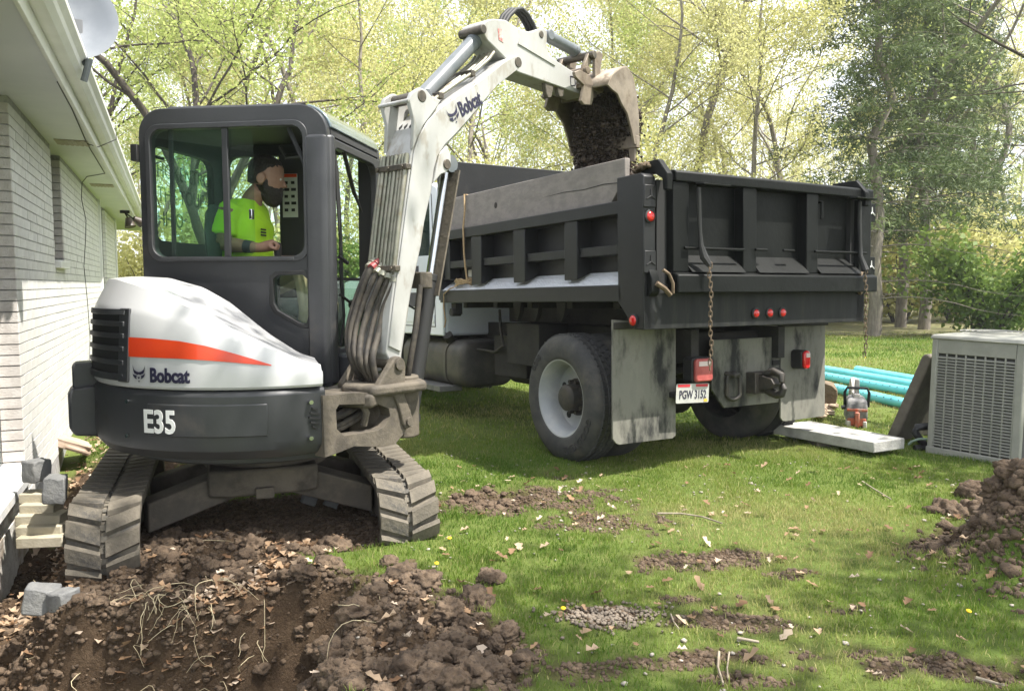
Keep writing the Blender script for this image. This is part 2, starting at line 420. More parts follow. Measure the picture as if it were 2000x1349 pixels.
M_rev = pmat('reveal_brick', (.52, .48, .445), (.62, .585, .55), scale=12, rough=.85, bump=.3)  # the wall's paint in a slightly darker tone
build(mb, 'window_reveal', M_rev, hs, smooth=0)
mb = MB(WM); mb.box(1.87, 2.52, -.045, .11, 1.53, 1.595); build(mb, 'window_sill', M_trim, hs, bevel=.006)
mb = MB(WM); mb.box(1.86, 2.47, .10, .115, 1.6, 2.5); build(mb, 'small_window', M_glassd, hs)
# near corner: reveal, big window and its sill
mb = MB(WM)
for c in range(NC):
    z = c * CH
    if z > .1: mb.box(-.012, .004, .003, .12, z + .006, z + CH - .002)
build(mb, 'corner_reveal', M_rev, hs, smooth=0)
mb = MB(WM); mb.box(-2.6, -.005, .125, .2, .1, SOF); build(mb, 'window_frame', M_trim, hs, bevel=.006)
mb = MB(WM); mb.box(-2.6, -.06, .117, .124, .2, SOF - .1); build(mb, 'window_pane', M_glassd, hs)
M_sill = pmat('painted_sill', (.55, .55, .56), (.68, .68, .67), scale=6, rough=.55, dust=(.35, .33, .3), dscale=6, dlo=.55, dhi=.85)
mb = MB(WM); mb.prism([(-.06, .24), (.12, .27), (.12, .21), (-.06, .18)], -2.6, .015, ax='x'); build(mb, 'stone_sill', M_sill, hs, bevel=.008)
# foundation
mb = MB(WM); mb.box(-2.6, WL, .005, .3, -.9, -.002); mb.box(-2.6, -.004, .03, .3, -.8, .2)
build(mb, 'foundation', pmat('flaking_foundation', (.5, .47, .42), (.62, .6, .55), scale=5, rough=.9, bump=.6, bscale=25, dust=(.25, .2, .15), dscale=3, dlo=.45, dhi=.65), hs)
# eave
mb = MB(WM); mb.box(-3.2, 13.2, -OV, .4, SOF, SOF + .02); build(mb, 'soffit', M_soffit, hs)
mb = MB(WM); mb.box(-3.2, 13.2, -OV - .022, -OV - .001, SOF - .035, SOF + .17); build(mb, 'fascia', M_trim, hs, bevel=.003)
mb = MB(WM)
gp = [(-OV - .024, SOF + .17), (-OV - .024, SOF + .045), (-OV - .085, SOF + .045), (-OV - .11, SOF + .075), (-OV - .115, SOF + .11), (-OV - .14, SOF + .14), (-OV - .14, SOF + .17),
      (-OV - .132, SOF + .17), (-OV - .132, SOF + .145), (-OV - .106, SOF + .113), (-OV - .1, SOF + .08), (-OV - .08, SOF + .053), (-OV - .032, SOF + .053), (-OV - .032, SOF + .17)]
mb.prism(gp, -3.2, 13.2, ax='x'); build(mb, 'gutter', M_trim, hs, smooth=20)
mb = MB(WM); mb.prism([(-OV - .06, SOF + .19), (4.2, SOF + 1.75), (4.2, SOF + 1.71), (-OV - .06, SOF + .165)], -3.2, 13.2, ax='x'); build(mb, 'roof', M_shingle, hs)
for x in (1.55, 4.6):
    mb = MB(WM); mb.box(x, x + .26, -.3, -.06, SOF - .006, SOF - .001)
    for k in range(6): mb.box(x + .015, x + .245, -.29 + k * .037, -.272 + k * .037, SOF - .012, SOF - .006)
    build(mb, 'soffit_vent', pmat('vent_paint', (.4, .36, .29), rough=.8) if x < 2 else bpy.data.materials['vent_paint'], hs, smooth=0)
# far set-back bay beyond the end of the brick wall
mb = MB(WM)
for c in range(NC):
    z = c * CH
    for x0, x1, d in ((WL + .0, WL + .16, .14), (WL + .95, WL + 1.2, .14), (WL + 1.2, WL + 3.4, .0)):
        mb.box(x0 + .003, x1 - .003, d, d + .2, z + .006, z + CH - .002)
o = build(mb, 'bay_bricks', M_brick, hs, smooth=0); o['kind'] = 'stuff'
mb = MB(WM); mb.box(WL, WL + 1.2, .18, .4, -.3, SOF); mb.box(WL + 1.2, WL + 3.42, .04, .4, -.3, SOF); build(mb, 'bay_wall', M_mortar, hs, smooth=0)
mb = MB(WM); mb.box(WL + .16, WL + .95, .12, .2, .4, SOF - .02); mb.box(WL - .02, WL + .02, -.03, .1, .0, SOF); build(mb, 'bay_window_frame', M_trim, hs, bevel=.005)
mb = MB(WM); mb.box(WL + 3.45, WL + 3.6, -.02, .13, -.2, SOF); build(mb, 'porch_post', M_trim, hs, bevel=.01)
# cable stapled along the eave and down the wall
def wp(u, v, y): return aty(WM, u, v, y)
def wz(u, v, z): return WM.inverted() @ onplane(u, v, (0, 0, z), (0, 0, 1))
pts = [wz(112, 160, SOF - .006), wz(140, 212, SOF - .006), wz(170, 281, SOF - .006), wz(205, 339, SOF - .006), wz(170, 345, SOF - .008), wp(160, 357, -.012),
       wp(159, 388, -.01), wp(168, 430, -.01), wp(167, 470, -.01), wp(164, 520, -.012), wp(171, 590, -.01), wp(176, 660, -.01), wp(174, 720, -.01), wp(176, 790, -.01)]
mb = MB(WM); mb.tube(pts, .004, 5); build(mb, 'cable', M_cable, hs)
mb = MB(WM); a = wz(177, 284, SOF - .02)
mb.tube([wz(170, 281, SOF - .01), (a.x, -OV - .03, SOF - .03), (a.x + .12, -OV - .16, SOF + .06), (a.x + .2, -OV - .155, SOF + .19)], .004, 5); build(mb, 'drip_loop', M_cable, hs)
# twin flood lamp under the far eave
fl = thing('flood_lamp', WM @ Vector((8.2, -.25, SOF)), 'small dark twin floodlight fixed under the far end of the eave', 'lamp')
q = Matrix.Translation(WM @ Vector((8.2, -.25, SOF))) @ WM.to_3x3().to_4x4()
mb = MB(q); mb.cyl((0, 0, -.04), (0, 0, 0), .07, n=16); mb.tube([(0, 0, -.03), (-.06, -.03, -.09), (-.1, -.05, -.13)], .012, 6); mb.tube([(0, 0, -.03), (.06, -.08, -.09), (.1, -.12, -.12)], .012, 6)
build(mb, 'bracket', M_dark, fl)
for a, b in (((-.1, -.05, -.12), (-.13, -.08, -.26)), ((.1, -.12, -.11), (.16, -.24, -.17))):
    mb = MB(q); mb.cyl(a, b, .04, .085, 16); build(mb, 'lamp_head', pmat('lamp_bronze', (.05, .035, .025), rough=.5) if a[0] < 0 else bpy.data.materials['lamp_bronze'], fl)
# satellite dish on the roof edge
dc = onplane(150, 40, (0, 4.75, 0), (0, 1, 0)); foot = onplane(170, 150, (0, 4.68, 0), (0, 1, 0))
sd = thing('satellite_dish', foot, 'grey oval satellite dish on a bent mast at the roof edge', 'satellite dish')
M_dish = pmat('dish_shade_grey', (.135, .15, .17), (.165, .18, .20), scale=4, rough=.45)  # dark blue-grey base puts the dish's shade into its colour
dn = Vector((.45, -.85, .28)).normalized(); qd = dn.to_track_quat('Z', 'Y').to_matrix().to_4x4(); qd.translation = dc
mb = MB(qd @ Matrix.Diagonal((1, 1.16, 1, 1))); Rr = .215
mb.lathe([(0.0001, 0), (.06, .004), (.11, .014), (.16, .032), (Rr, .05), (Rr + .004, .05), (Rr, .042), (.16, .022), (.11, .004), (.06, -.006), (.0001, -.01)], (0, 0, -.02), (0, 0, 1), 40)
build(mb, 'reflector', M_dish, sd, smooth=60)
mb = MB(); e0 = qd @ Vector((0, -.25, .03))
dark = pmat('dish_mount', (.05, .055, .06), rough=.5)
mb.tube([qd @ Vector((.02, -.02, -.06)), qd @ Vector((.03, -.15, -.07)), e0 + Vector((.03, .02, -.03)), foot + Vector((.02, .0, .1)), foot + Vector((-.03, .02, -.02))], .019, 10); build(mb, 'mast', M_dish, sd)
mb = MB(); mb.tube([qd @ Vector((0, -.2, -.03)), e0 + Vector((0, 0, -.01)), e0 + Vector((-.12, -.28, .1)), e0 + Vector((-.2, -.45, .22))], .013, 6); build(mb, 'feed_arm', dark, sd)
mb = MB(); mb.box(-.03, .03, -.2, .02, -.05, -.015, qd); build(mb, 'back_bracket', dark, sd, bevel=.004)
# ================================================================== mini excavator
XU = frame((-1.5, 4.8, 0), -9); UM = frame((-1.52, 4.76, 0), -70)
M_xgrey = pmat('charcoal_paint', (.032, .033, .036), (.042, .043, .046), scale=3, rough=.42, dust=(.12, .105, .085), dscale=2.2, dlo=.55, dhi=.85, bump=.04, bscale=40)
M_xwhite = pmat('white_paint', (.50, .50, .505), (.54, .54, .54), scale=2, rough=.28, coat=.3, dust=(.55, .5, .42), dscale=4, dlo=.66, dhi=.9)
M_boom = pmat('worn_white_paint', (.34, .337, .322), (.41, .407, .395), scale=3, rough=.4, dust=(.2, .165, .12), dscale=5, dlo=.56, dhi=.76, c3=(.30, .28, .245), stretch=(1, 1, .5))
M_orange = pmat('orange_stripe', (.66, .05, .012), (.72, .065, .014), scale=3, rough=.3, coat=.3)
M_cast = pmat('muddy_casting', (.068, .058, .045), (.118, .099, .074), scale=6, rough=.8, bump=.3, bscale=30, dust=(.05, .042, .033), dscale=5, dlo=.5, dhi=.72)
M_rubber = pmat('hose_rubber', (.024, .021, .018), (.065, .055, .042), scale=14, rough=.75, bump=.1, bscale=90)
M_blackr = pmat('black_rubber', (.015, .015, .015), rough=.6)
M_tubes = pmat('zinc_tube', (.2, .205, .16), (.3, .285, .23), scale=10, rough=.45, metal=.5, dust=(.2, .15, .1), dscale=9, dlo=.5, dhi=.75)
M_steel = pmat('bright_steel', (.55, .56, .57), rough=.2, metal=1)
M_cylg = pmat('cylinder_grey', (.1, .115, .125), (.14, .15, .16), scale=6, rough=.38, dust=(.25, .22, .18), dscale=4, dlo=.6, dhi=.85)
M_track = pmat('dusty_track_rubber', (.095, .083, .065), (.16, .138, .105), scale=7, rough=.9, bump=.3, bscale=45, dust=(.06, .057, .052), dscale=5, dlo=.5, dhi=.66)
M_trackd = pmat('track_belt', (.075, .07, .06), (.13, .115, .09), scale=9, rough=.9, bump=.2)
M_pin = pmat('pin_steel', (.07, .062, .052), (.13, .11, .085), scale=20, rough=.5, metal=.5)
M_navy = pmat('navy_lettering', (.02, .018, .045), rough=.4)
M_wlett = pmat('white_lettering', (.78, .78, .76), rough=.4)
M_xglass = glassmat('green_cab_glass', (.86, .955, .905), streak=.0)
M_inner = pmat('cab_interior', (.03, .03, .031), rough=.6)
M_bucket = pmat('worn_bucket_steel', (.17, .138, .105), (.27, .225, .175), scale=5, rough=.55, metal=.35, bump=.15, bscale=25, dust=(.12, .09, .06), dscale=4, dlo=.5, dhi=.7)
ex = thing('mini_excavator', frame((-1.5, 4.8, -.05), -9), 'white and charcoal mini excavator on rubber tracks emptying its bucket into the truck', 'excavator')

# ---- tracks
def stadium(x0, x1, z0, z1, n=14):
    r = (z1 - z0) / 2; zc = (z0 + z1) / 2; P = []
    for i in range(n + 1):
        a = -math.pi / 2 + math.pi * i / n; P.append((x1 - r + r * math.cos(a), zc + r * math.sin(a)))
    for i in range(n + 1):
        a = math.pi / 2 + math.pi * i / n; P.append((x0 + r + r * math.cos(a), zc + r * math.sin(a)))
    return P
def path_pts(x0, x1, z0, z1, pitch):
    r = (z1 - z0) / 2; st = x1 - x0 - 2 * r; per = 2 * st + 2 * math.pi * r; n = int(per / pitch); out = []; zc = (z0 + z1) / 2
    for i in range(n):
        s = per * i / n
        if s < st: out.append((x0 + r + s, z0, 0.0))
        elif s < st + math.pi * r: a = (s - st) / r; out.append((x1 - r + r * math.sin(a), zc - r * math.cos(a), a))
        elif s < 2 * st + math.pi * r: out.append((x1 - r - (s - st - math.pi * r), z1, math.pi))
        else: a = (s - 2 * st - math.pi * r) / r; out.append((x0 + r - r * math.sin(a), zc + r * math.cos(a), math.pi + a))
    return out
TX0, TX1, TZ0, TZ1, TW = -.98, .81, -.12, .29, .158
lugm = {}
for sgn in (-1, 1):
    m_ = MB(); a, b = (.012, TW + .002) if sgn > 0 else (-TW - .002, -.012)
    sl = .062
    def xo(y, base): return base + (abs(y) * sl / TW)
    top = [(xo(a, -.036), a), (xo(b, -.036), b), (xo(b, .036), b), (xo(a, .036), a)]
    bot = [(xo(a, -.045), a), (xo(b, -.045), b), (xo(b, .045), b), (xo(a, .045), a)]
    m_.loft([[(x, y, .0) for x, y in bot], [(x, y, -.026) for x, y in top]])
    q = m_.mesh('tread_lug'); finish(q, 30); q.materials.append(M_track); lugm[sgn] = q
for yc in (.73, -.765):
    trk = None
    mb = MB(UM); ou = stadium(TX0, TX1, TZ0, TZ1); inn = stadium(TX0 + .028, TX1 - .028, TZ0 + .028, TZ1 - .028)
    n = len(ou); rings = []
    for y, P in ((yc - TW, inn), (yc - TW, ou), (yc + TW, ou), (yc + TW, inn)): rings.append([(x, y, z) for x, z in P])
    mb.loft(rings + [rings[0]], caps=False)
    trk = build(mb, 'rubber_track', M_track, ex, smooth=40)
    inv = ROOT[ex].inverted() @ UM
    for i, (x, z, a) in enumerate(path_pts(TX0, TX1, TZ0, TZ1, .052)):
        s = 1 if i % 2 else -1
        if z < TZ0 + .02 and abs(x) < .6: continue                    # pressed into the soil
        o = bpy.data.objects.new('tread_lug', lugm[s]); COL.objects.link(o); o.parent = trk
        o.matrix_local = inv @ Matrix.Translation((x, yc, z)) @ Matrix.Rotation(-a, 4, 'Y')
    mb = MB(UM)                                                         # guide strip with drive holes
    for i, (x, z, a) in enumerate(path_pts(TX0, TX1, TZ0, TZ1, .052)):
        L = Matrix.Translation((x, yc, z)) @ Matrix.Rotation(-a, 4, 'Y'); mb.box(-.014, .014, -.017, .017, -.008, .004, L)
    build(mb, 'drive_strip', M_trackd, trk, smooth=0)['kind'] = 'stuff'
    mb = MB(UM); w = .1
    mb.prism([(-.72, .02), (.42, .02), (.60, .06), (.66, .10), (.60, .19), (.42, .235), (-.72, .235)], yc - w, yc + w)
    build(mb, 'track_frame', M_cast, ex, bevel=.012)
    for x, r in ((.595, .145), (-.77, .15)):
        mb = MB(UM); mb.lathe([(0.001, -.07), (.06, -.07), (.07, -.05), (r - .02, -.045), (r, -.06), (r, .06), (r - .02, .045), (.07, .05), (.06, .07), (.001, .07)], (x, yc, .11), (0, 1, 0), 28)
        build(mb, 'idler_wheel', M_cast, ex)
    for k in range(4):
        mb = MB(UM); mb.cyl((-.5 + k * .3, yc - .09, .0), (-.5 + k * .3, yc + .09, .0), .055, n=16); build(mb, 'track_roller', M_cast, ex)
# ---- car body with four legs
mb = MB(UM); mb.prism([(-.34, -.3), (.34, -.3), (.38, -.2), (.38, .2), (.34, .3), (-.34, .3), (-.38, .2), (-.38, -.2)], .21, .36, ax='z')
build(mb, 'car_body', M_cast, ex, bevel=.015)
for sx in (1, -1):
    for sy in (1, -1):
        mb = MB(UM); d = Vector((sx * .30, sy * .62, .13)); a0 = Vector((sx * .20, sy * .16, .275)); nn = (d - a0).to_2d().orthogonal().normalized() * .085
        def sec(p, h, t): return [(p.x - nn.x, p.y - nn.y, p.z - h), (p.x + nn.x, p.y + nn.y, p.z - h), (p.x + nn.x, p.y + nn.y, p.z + t), (p.x - nn.x, p.y - nn.y, p.z + t)]
        mb.loft([sec(a0, .085, .08), sec(d, .075, .085)]); build(mb, 'frame_leg', M_cast, ex, bevel=.01)
mb = MB(XU); mb.cyl((0, 0, .33), (0, 0, .46), .36, n=40); build(mb, 'slew_ring', M_cast, ex)
mb = MB(UM); mb.box(.36, .42, -.05, .05, .20, .26); build(mb, 'travel_valve', M_cast, ex, bevel=.006)

# ---- upper structure
def cp(R_, ph, z): a = rad(ph); return (R_ * math.cos(a), -R_ * math.sin(a), z)
def pickcyl(u, v, R_):           # where the line of sight meets the tail's round side
    d = XU.to_3x3().inverted() @ ray(u, v); o = XU.inverted() @ CAMV
    A = d.x ** 2 + d.y ** 2; B = 2 * (o.x * d.x + o.y * d.y); C = o.x ** 2 + o.y ** 2 - R_ ** 2
    D = max(B * B - 4 * A * C, 0); t = (-B - math.sqrt(D)) / (2 * A); p = o + d * t
    return math.degrees(math.atan2(-p.y, p.x)), p.z
RT = .92
mb = MB(XU); mb.prism([cp(.74, a, 0)[:2] for a in range(38, 205, 8)] + [(-.75, .75), (.55, .75), (.6, .2)], .46, .53, ax='z'); build(mb, 'turntable_deck', M_xgrey, ex, bevel=.01)
mb = MB(XU); rings = []
for ph in np.linspace(44, 205, 47):
    f = sstep(60, 44, np.float64(ph)); k = RT - .03 * float(f)
    rings.append([cp(k - .2, ph, .54), cp(k - .13, ph, .512), cp(k - .045, ph, .518), cp(k - .008, ph, .565), cp(k, ph, .61), cp(k, ph, .845), cp(k - .02, ph, .865), cp(k - .2, ph, .865)])
mb.loft(rings); build(mb, 'counterweight', M_xgrey, ex, bevel=.006, smooth=28)
mb = MB(XU); rings = []                      # raised lower skirt of the counterweight
for ph in np.linspace(63, 101, 14): rings.append([cp(RT - .01, ph, .635), cp(RT + .007, ph, .64), cp(RT + .007, ph, .80), cp(RT - .01, ph, .805)])
mb.loft(rings); build(mb, 'tail_panel', M_xgrey, ex, bevel=.004, smooth=28)
mb = MB(XU); rings = []
for ph in np.linspace(137, 152, 6): rings.append([cp(RT - .05, ph, .56), cp(RT + .10, ph, .58), cp(RT + .125, ph, .62), cp(RT + .125, ph, .80), cp(RT + .11, ph, .835), cp(RT - .05, ph, .85)])
mb.loft(rings)
build(mb, 'tail_bumper', M_xgrey, ex, bevel=.012, smooth=28)
mb = MB(XU); rings = []
for ph in np.linspace(140, 150, 5): rings.append([cp(RT - .05, ph, .83), cp(RT + .10, ph, .83), cp(RT + .10, ph, .95), cp(RT + .09, ph, .965), cp(RT - .05, ph, .97)])
mb.loft(rings); build(mb, 'tail_lamp_box', M_xgrey, ex, bevel=.012, smooth=28)
for u, v in ((251, 783), (251, 850), (607, 785), (607, 855)):
    ph, z = pickcyl(u, v, RT); mb = MB(XU); mb.cyl(cp(RT - .02, ph, z), cp(RT + .012, ph, z), .011, n=12); build(mb, 'cover_bolt', M_steel, ex)
for k in range(5):
    mb = MB(XU); z = .655 + k * .024; w = [2, 3.2, 4, 3.2, 2][k]
    ph0 = 48.2; mb.loft([[cp(RT - .028, ph0 - w / 2, z - .006), cp(RT - .014, ph0 - w / 2, z - .006), cp(RT - .014, ph0 - w / 2, z + .006), cp(RT - .028, ph0 - w / 2, z + .006)],
             [cp(RT - .018, ph0 + w / 2, z + .008), cp(RT - .004, ph0 + w / 2, z + .008), cp(RT - .004, ph0 + w / 2, z + .018), cp(RT - .018, ph0 + w / 2, z + .018)]])
    build(mb, 'vent_slot', M_dark, ex, smooth=0)
# engine hood
def zt(x): return float(np.interp(x, [-1.2, -.71, -.5, -.27, -.1, .02, .15, .3, .5, .62], [1.43, 1.44, 1.43, 1.375, 1.29, 1.2, 1.10, 1.0, .93, .9]))
def zs(ph): return float(np.interp(ph, [44, 50, 56, 62, 70, 80, 90, 100, 112, 130, 160, 200], [.965, .985, 1.02, 1.06, 1.115, 1.175, 1.215, 1.245, 1.27, 1.285, 1.29, 1.29]))
mb = MB(XU); rings = []
for ph in np.linspace(45.5, 196, 60):
    s_ = zs(ph); P = [Vector(cp(.70, ph, .872)), Vector(cp(.905, ph, .872)), Vector(cp(.915, ph, .885)), Vector(cp(.917, ph, .93)), Vector(cp(.912, ph, (s_ + .93) / 2)), Vector(cp(.900, ph, s_ - .02)), Vector(cp(.886, ph, s_ + .012))]
    zr_ = float(np.interp(ph, [44, 60, 75, 90, 105, 125, 200], [.012, .02, .04, .07, .11, .135, .135])); P.append(Vector(cp(.872 - .35 * zr_, ph, s_ + zr_)))
    o_ = P[-1]; xi = max(-.86, .915 * math.cos(rad(ph)) * (.5 if ph < 90 else .93)); xi = xi if ph > 62 else xi * 1 + (62 - ph) * .004
    i_ = Vector((xi, min(-.004, o_.y * .25), zt(xi)))
    if ph > 150: i_ = Vector((-.80, -.004 + (ph - 150) * .006, 1.43))
    for t in (.14, .3, .5, .72, 1.0):
        q = o_.lerp(i_, t); q.z = o_.z + (i_.z - o_.z) * math.sin(t * math.pi / 2) ** .95; P.append(q)
    P.append(Vector((i_.x, i_.y, .88))); rings.append(P)
mb.loft(rings); build(mb, 'engine_hood', M_xwhite, ex, smooth=24, bevel=.004)
# orange stripe, lettering and emblem on the hood and tail
RS = .9185
def rstripe(ph, z):   # radius of the hood side at a height
    s_ = zs(ph); return float(np.interp(z, [.872, .885, .93, (s_ + .93) / 2, s_ - .02, s_ + .012], [.905, .915, .917, .912, .900, .886])) + .006
tp = [(250, 658), (300, 661), (350, 666), (400, 675), (450, 688), (495, 701), (530, 712)]; bt = [(252, 696), (300, 698), (350, 700), (400, 703), (450, 707), (495, 711), (530, 714)]
mb = MB(XU); V = []
for a, b in zip(tp, bt):
    for u, v in (a, ((a[0] + b[0]) / 2, (a[1] + b[1]) / 2), b):
        ph, z = pickcyl(u, v, .912); V.append(cp(rstripe(ph, z), ph, z))
mb.add(V, [(3 * i + j, 3 * i + 3 + j, 3 * i + 4 + j, 3 * i + 1 + j) for i in range(6) for j in (0, 1)]); build(mb, 'orange_stripe', M_orange, ex, smooth=60)
def on_tail(u, v, off):
    p0, z0 = pickcyl(u, v, RT)
    return lambda x, y, z: XU @ Vector(cp(off(z0 + y, p0 - math.degrees(x / RT)) + z, p0 - math.degrees(x / RT), z0 + y))
lettering('hood_lettering', 'Bobcat', on_tail(293, 745, lambda z, ph: rstripe(ph, z)), .098, M_navy, ex, sx=.80, bold=.0035)
lettering('tail_lettering', 'E35', on_tail(283, 842, lambda z, ph: RT + .009), .160, M_wlett, ex, sx=.80, bold=.004)
CAT = [[(0, 1), (.12, .72), (.3, .62), (.5, .58), (.7, .62), (.88, .74), (1, 1), (.94, .66), (.86, .5), (.72, .46), (.62, .42), (.5, .45), (.38, .42), (.28, .46), (.14, .5), (.06, .66)],
       [(.0, .46), (.14, .42), (.36, .36), (.3, .28), (.36, .16), (.2, .2), (.08, .3)], [(1, .52), (.86, .44), (.66, .36), (.70, .28), (.64, .16), (.8, .24), (.92, .34)],
       [(.4, .3), (.6, .3), (.56, .22), (.5, .16), (.44, .22)], [(.42, .08), (.58, .08), (.5, -.04)]]
def emblem(name, fn, s, parent):
    mb = MB()
    for poly in CAT:
        n = len(poly); vs = [fn((x - .5) * s, (y - .5) * s, .0015) for x, y in poly]
        tr = tessellate_polygon([[Vector((x, y, 0)) for x, y in poly]]); mb.add(vs, [tuple(t) for t in tr])
    return build(mb, name, M_navy, parent, smooth=0)
emblem('hood_emblem', on_tail(272, 729, lambda z, ph: rstripe(ph, z)), .085, ex)
# grille at the rear corner of the hood
g0, zg0 = pickcyl(246, 735, .92); g1 = 141.0
def gr(ph, z): return rstripe(ph, z)
def strip(p0, p1, z0, z1, r0, r1, n=8):
    m_ = MB(XU); rg = []
    for ph in np.linspace(p0, p1, n): rg.append([cp(gr(ph, z0) + r0, ph, z0), cp(gr(ph, z0) + r1, ph, z0), cp(gr(ph, z1) + r1, ph, z1), cp(gr(ph, z1) + r0, ph, z1)])
    m_.loft(rg); return m_
build(strip(g0 - 1, g1, .905, 1.26, -.003, .003), 'grille_backing', M_dark, ex)
zz = [.905, .94, .985, 1.01, 1.055, 1.08, 1.12, 1.145, 1.18, 1.205, 1.238, 1.268]
for a, b in zip(zz[0::2], zz[1::2]): build(strip(g0 + .5, g1, a, b, -.002, .010), 'grille_bar', M_xgrey, ex, bevel=.003)
build(strip(g0 - 1.6, g0 + 3.2, .9, 1.272, -.002, .012, 4), 'grille_frame', M_xgrey, ex, bevel=.005)

# ---- cab
def arc(cx, cz, r, a0, a1, n=6): return [(cx + r * math.cos(rad(a0 + (a1 - a0) * i / n)), cz + r * math.sin(rad(a0 + (a1 - a0) * i / n))) for i in range(n + 1)]
def rrect(x0, x1, z0, z1, r): return arc(x1 - r, z0 + r, r, -90, 0) + arc(x1 - r, z1 - r, r, 0, 90) + arc(x0 + r, z1 - r, r, 90, 180) + arc(x0 + r, z0 + r, r, 180, 270)
CY1 = .96; CF = .43; CR = -.78
side = [(CR, .84), (CR, 1.4)] + arc(CR + .15, 2.30, .15, 180, 90) + arc(CF - .18, 2.27, .175, 90, 0) + [(CF, 1.2), (CF, .78), (.3, .77)]
side = side[::-1]
win = rrect(-.705, .275, 1.56, 2.325, .075)
lw = [aty(XU, u, v, 0) for u, v in ((534, 545), (543, 538), (590, 536), (601, 545), (603, 560), (604, 615), (598, 633), (585, 630), (543, 606), (535, 592))]
lwin = [(p.x, p.z) for p in lw]
def grow(P, d):
    c = (sum(p[0] for p in P) / len(P), sum(p[1] for p in P) / len(P))
    return [(p[0] + d * (p[0] - c[0]) / math.hypot(p[0] - c[0], p[1] - c[1]), p[1] + d * (p[1] - c[1]) / math.hypot(p[0] - c[0], p[1] - c[1])) for p in P]
mb = MB(XU); mb.prism(side, 0, .055, holes=[win, lwin]); build(mb, 'cab_side', M_xgrey, ex, bevel=.014, seg=3)
mb = MB(XU); mb.prism(grow(lwin, .028), -.006, .012, holes=[lwin]); build(mb, 'quarter_window_seal', M_blackr, ex, bevel=.003)
mb = MB(XU); mb.prism(rrect(-.735, .305, 1.53, 2.355, .09), -.010, .01, holes=[win]); build(mb, 'side_window_surround', M_xgrey, ex, bevel=.004)
mb = MB(XU); mb.prism(lwin, .02, .025); build(mb, 'quarter_window', M_xglass, ex)
# front corner post swells forward
mb = MB(XU); mb.prism([(.28, -.012), (.40, -.014), (.452, .02), (.452, .07), (.36, .06)], .79, 2.27, ax='z'); build(mb, 'corner_post', M_xgrey, ex, bevel=.02, seg=3)
# far side, rear, roof, front
fa_, fb_, fc_, fd_ = aty(XU, 452, 400, CY1), aty(XU, 574, 306, CY1), aty(XU, 596, 400, CY1), aty(XU, 705, 400, CY1)
dwin = rrect(fa_.x, fb_.x, 1.10, fb_.z, .07); dwin2 = rrect(fc_.x, min(fd_.x, CF - .05), 1.02, fb_.z, .05)
mb = MB(XU); mb.prism(side, CY1 - .05, CY1, holes=[dwin, dwin2]); build(mb, 'cab_door_side', M_inner, ex, bevel=.012)
mb = MB(XU); mb.prism(dwin, CY1 - .03, CY1 - .026); mb.prism(dwin2, CY1 - .03, CY1 - .026); build(mb, 'door_glass', M_xglass, ex)
ra_, rb_ = atx(XU, 303, 288, CR), atx(XU, 408, 480, CR); rw = rrect(.06, rb_.y, rb_.z, ra_.z, .09)
mb = MB(XU); mb.prism([(0.056, .84), (CY1 - .051, .84), (CY1 - .051, 2.35), (.056, 2.35)], CR, CR + .05, ax='x', holes=[rw]); build(mb, 'cab_rear', M_inner, ex)
mb = MB(XU); mb.prism(rw, CR + .02, CR + .025, ax='x'); build(mb, 'rear_glass', M_xglass, ex)
oo = arc(CR + .15, 2.30, .152, 180, 90) + arc(CF - .18, 2.27, .178, 90, 0); ii = arc(CF - .19, 2.25, .13, 0, 90) + arc(CR + .16, 2.28, .10, 90, 180)
mb = MB(XU); mb.prism(oo + ii, .057, CY1 - .052); build(mb, 'roof_shell', M_inner, ex)
M_roof = pmat('sky_sheen_roof', (.20, .25, .27), (.24, .29, .31), scale=2, rough=.14, metal=.55, coat=.6)  # bluish base colour stands in for sky mirrored in the roof front
mb = MB(XU); ro = arc(CF - .18, 2.27, .190, 80, 14, 8); ri = arc(CF - .18, 2.27, .172, 14, 80, 8); mb.prism(ro + ri, .05, CY1 - .04); build(mb, 'roof_visor', M_roof, ex, bevel=.006)
mb = MB(XU); mb.prism([(CR + .16, 2.452), (CF - .19, 2.445), (CF - .16, 2.46), (CR + .18, 2.468)], .04, CY1 - .04); build(mb, 'roof_cap', M_xgrey, ex, bevel=.008)
fo = [(.056, .79), (CY1, .79), (CY1, 2.26), (.056, 2.26)]; fh = rrect(.075, CY1 - .085, 1.0, 2.21, .10)
mb = MB(XU); mb.prism(fo, CF - .05, CF, ax='x', holes=[fh]); build(mb, 'windscreen_frame', M_xgrey, ex, bevel=.008)
fl2 = rrect(.08, CY1 - .09, 1.005, 1.42, .06)
mb = MB(XU); mb.prism(fl2, CF - .03, CF - .025, ax='x'); build(mb, 'lower_windscreen', M_xglass, ex)
mb = MB(XU); mb.box(CF - .034, CF - .02, .08, CY1 - .09, 1.415, 1.435); build(mb, 'windscreen_rail', M_blackr, ex)
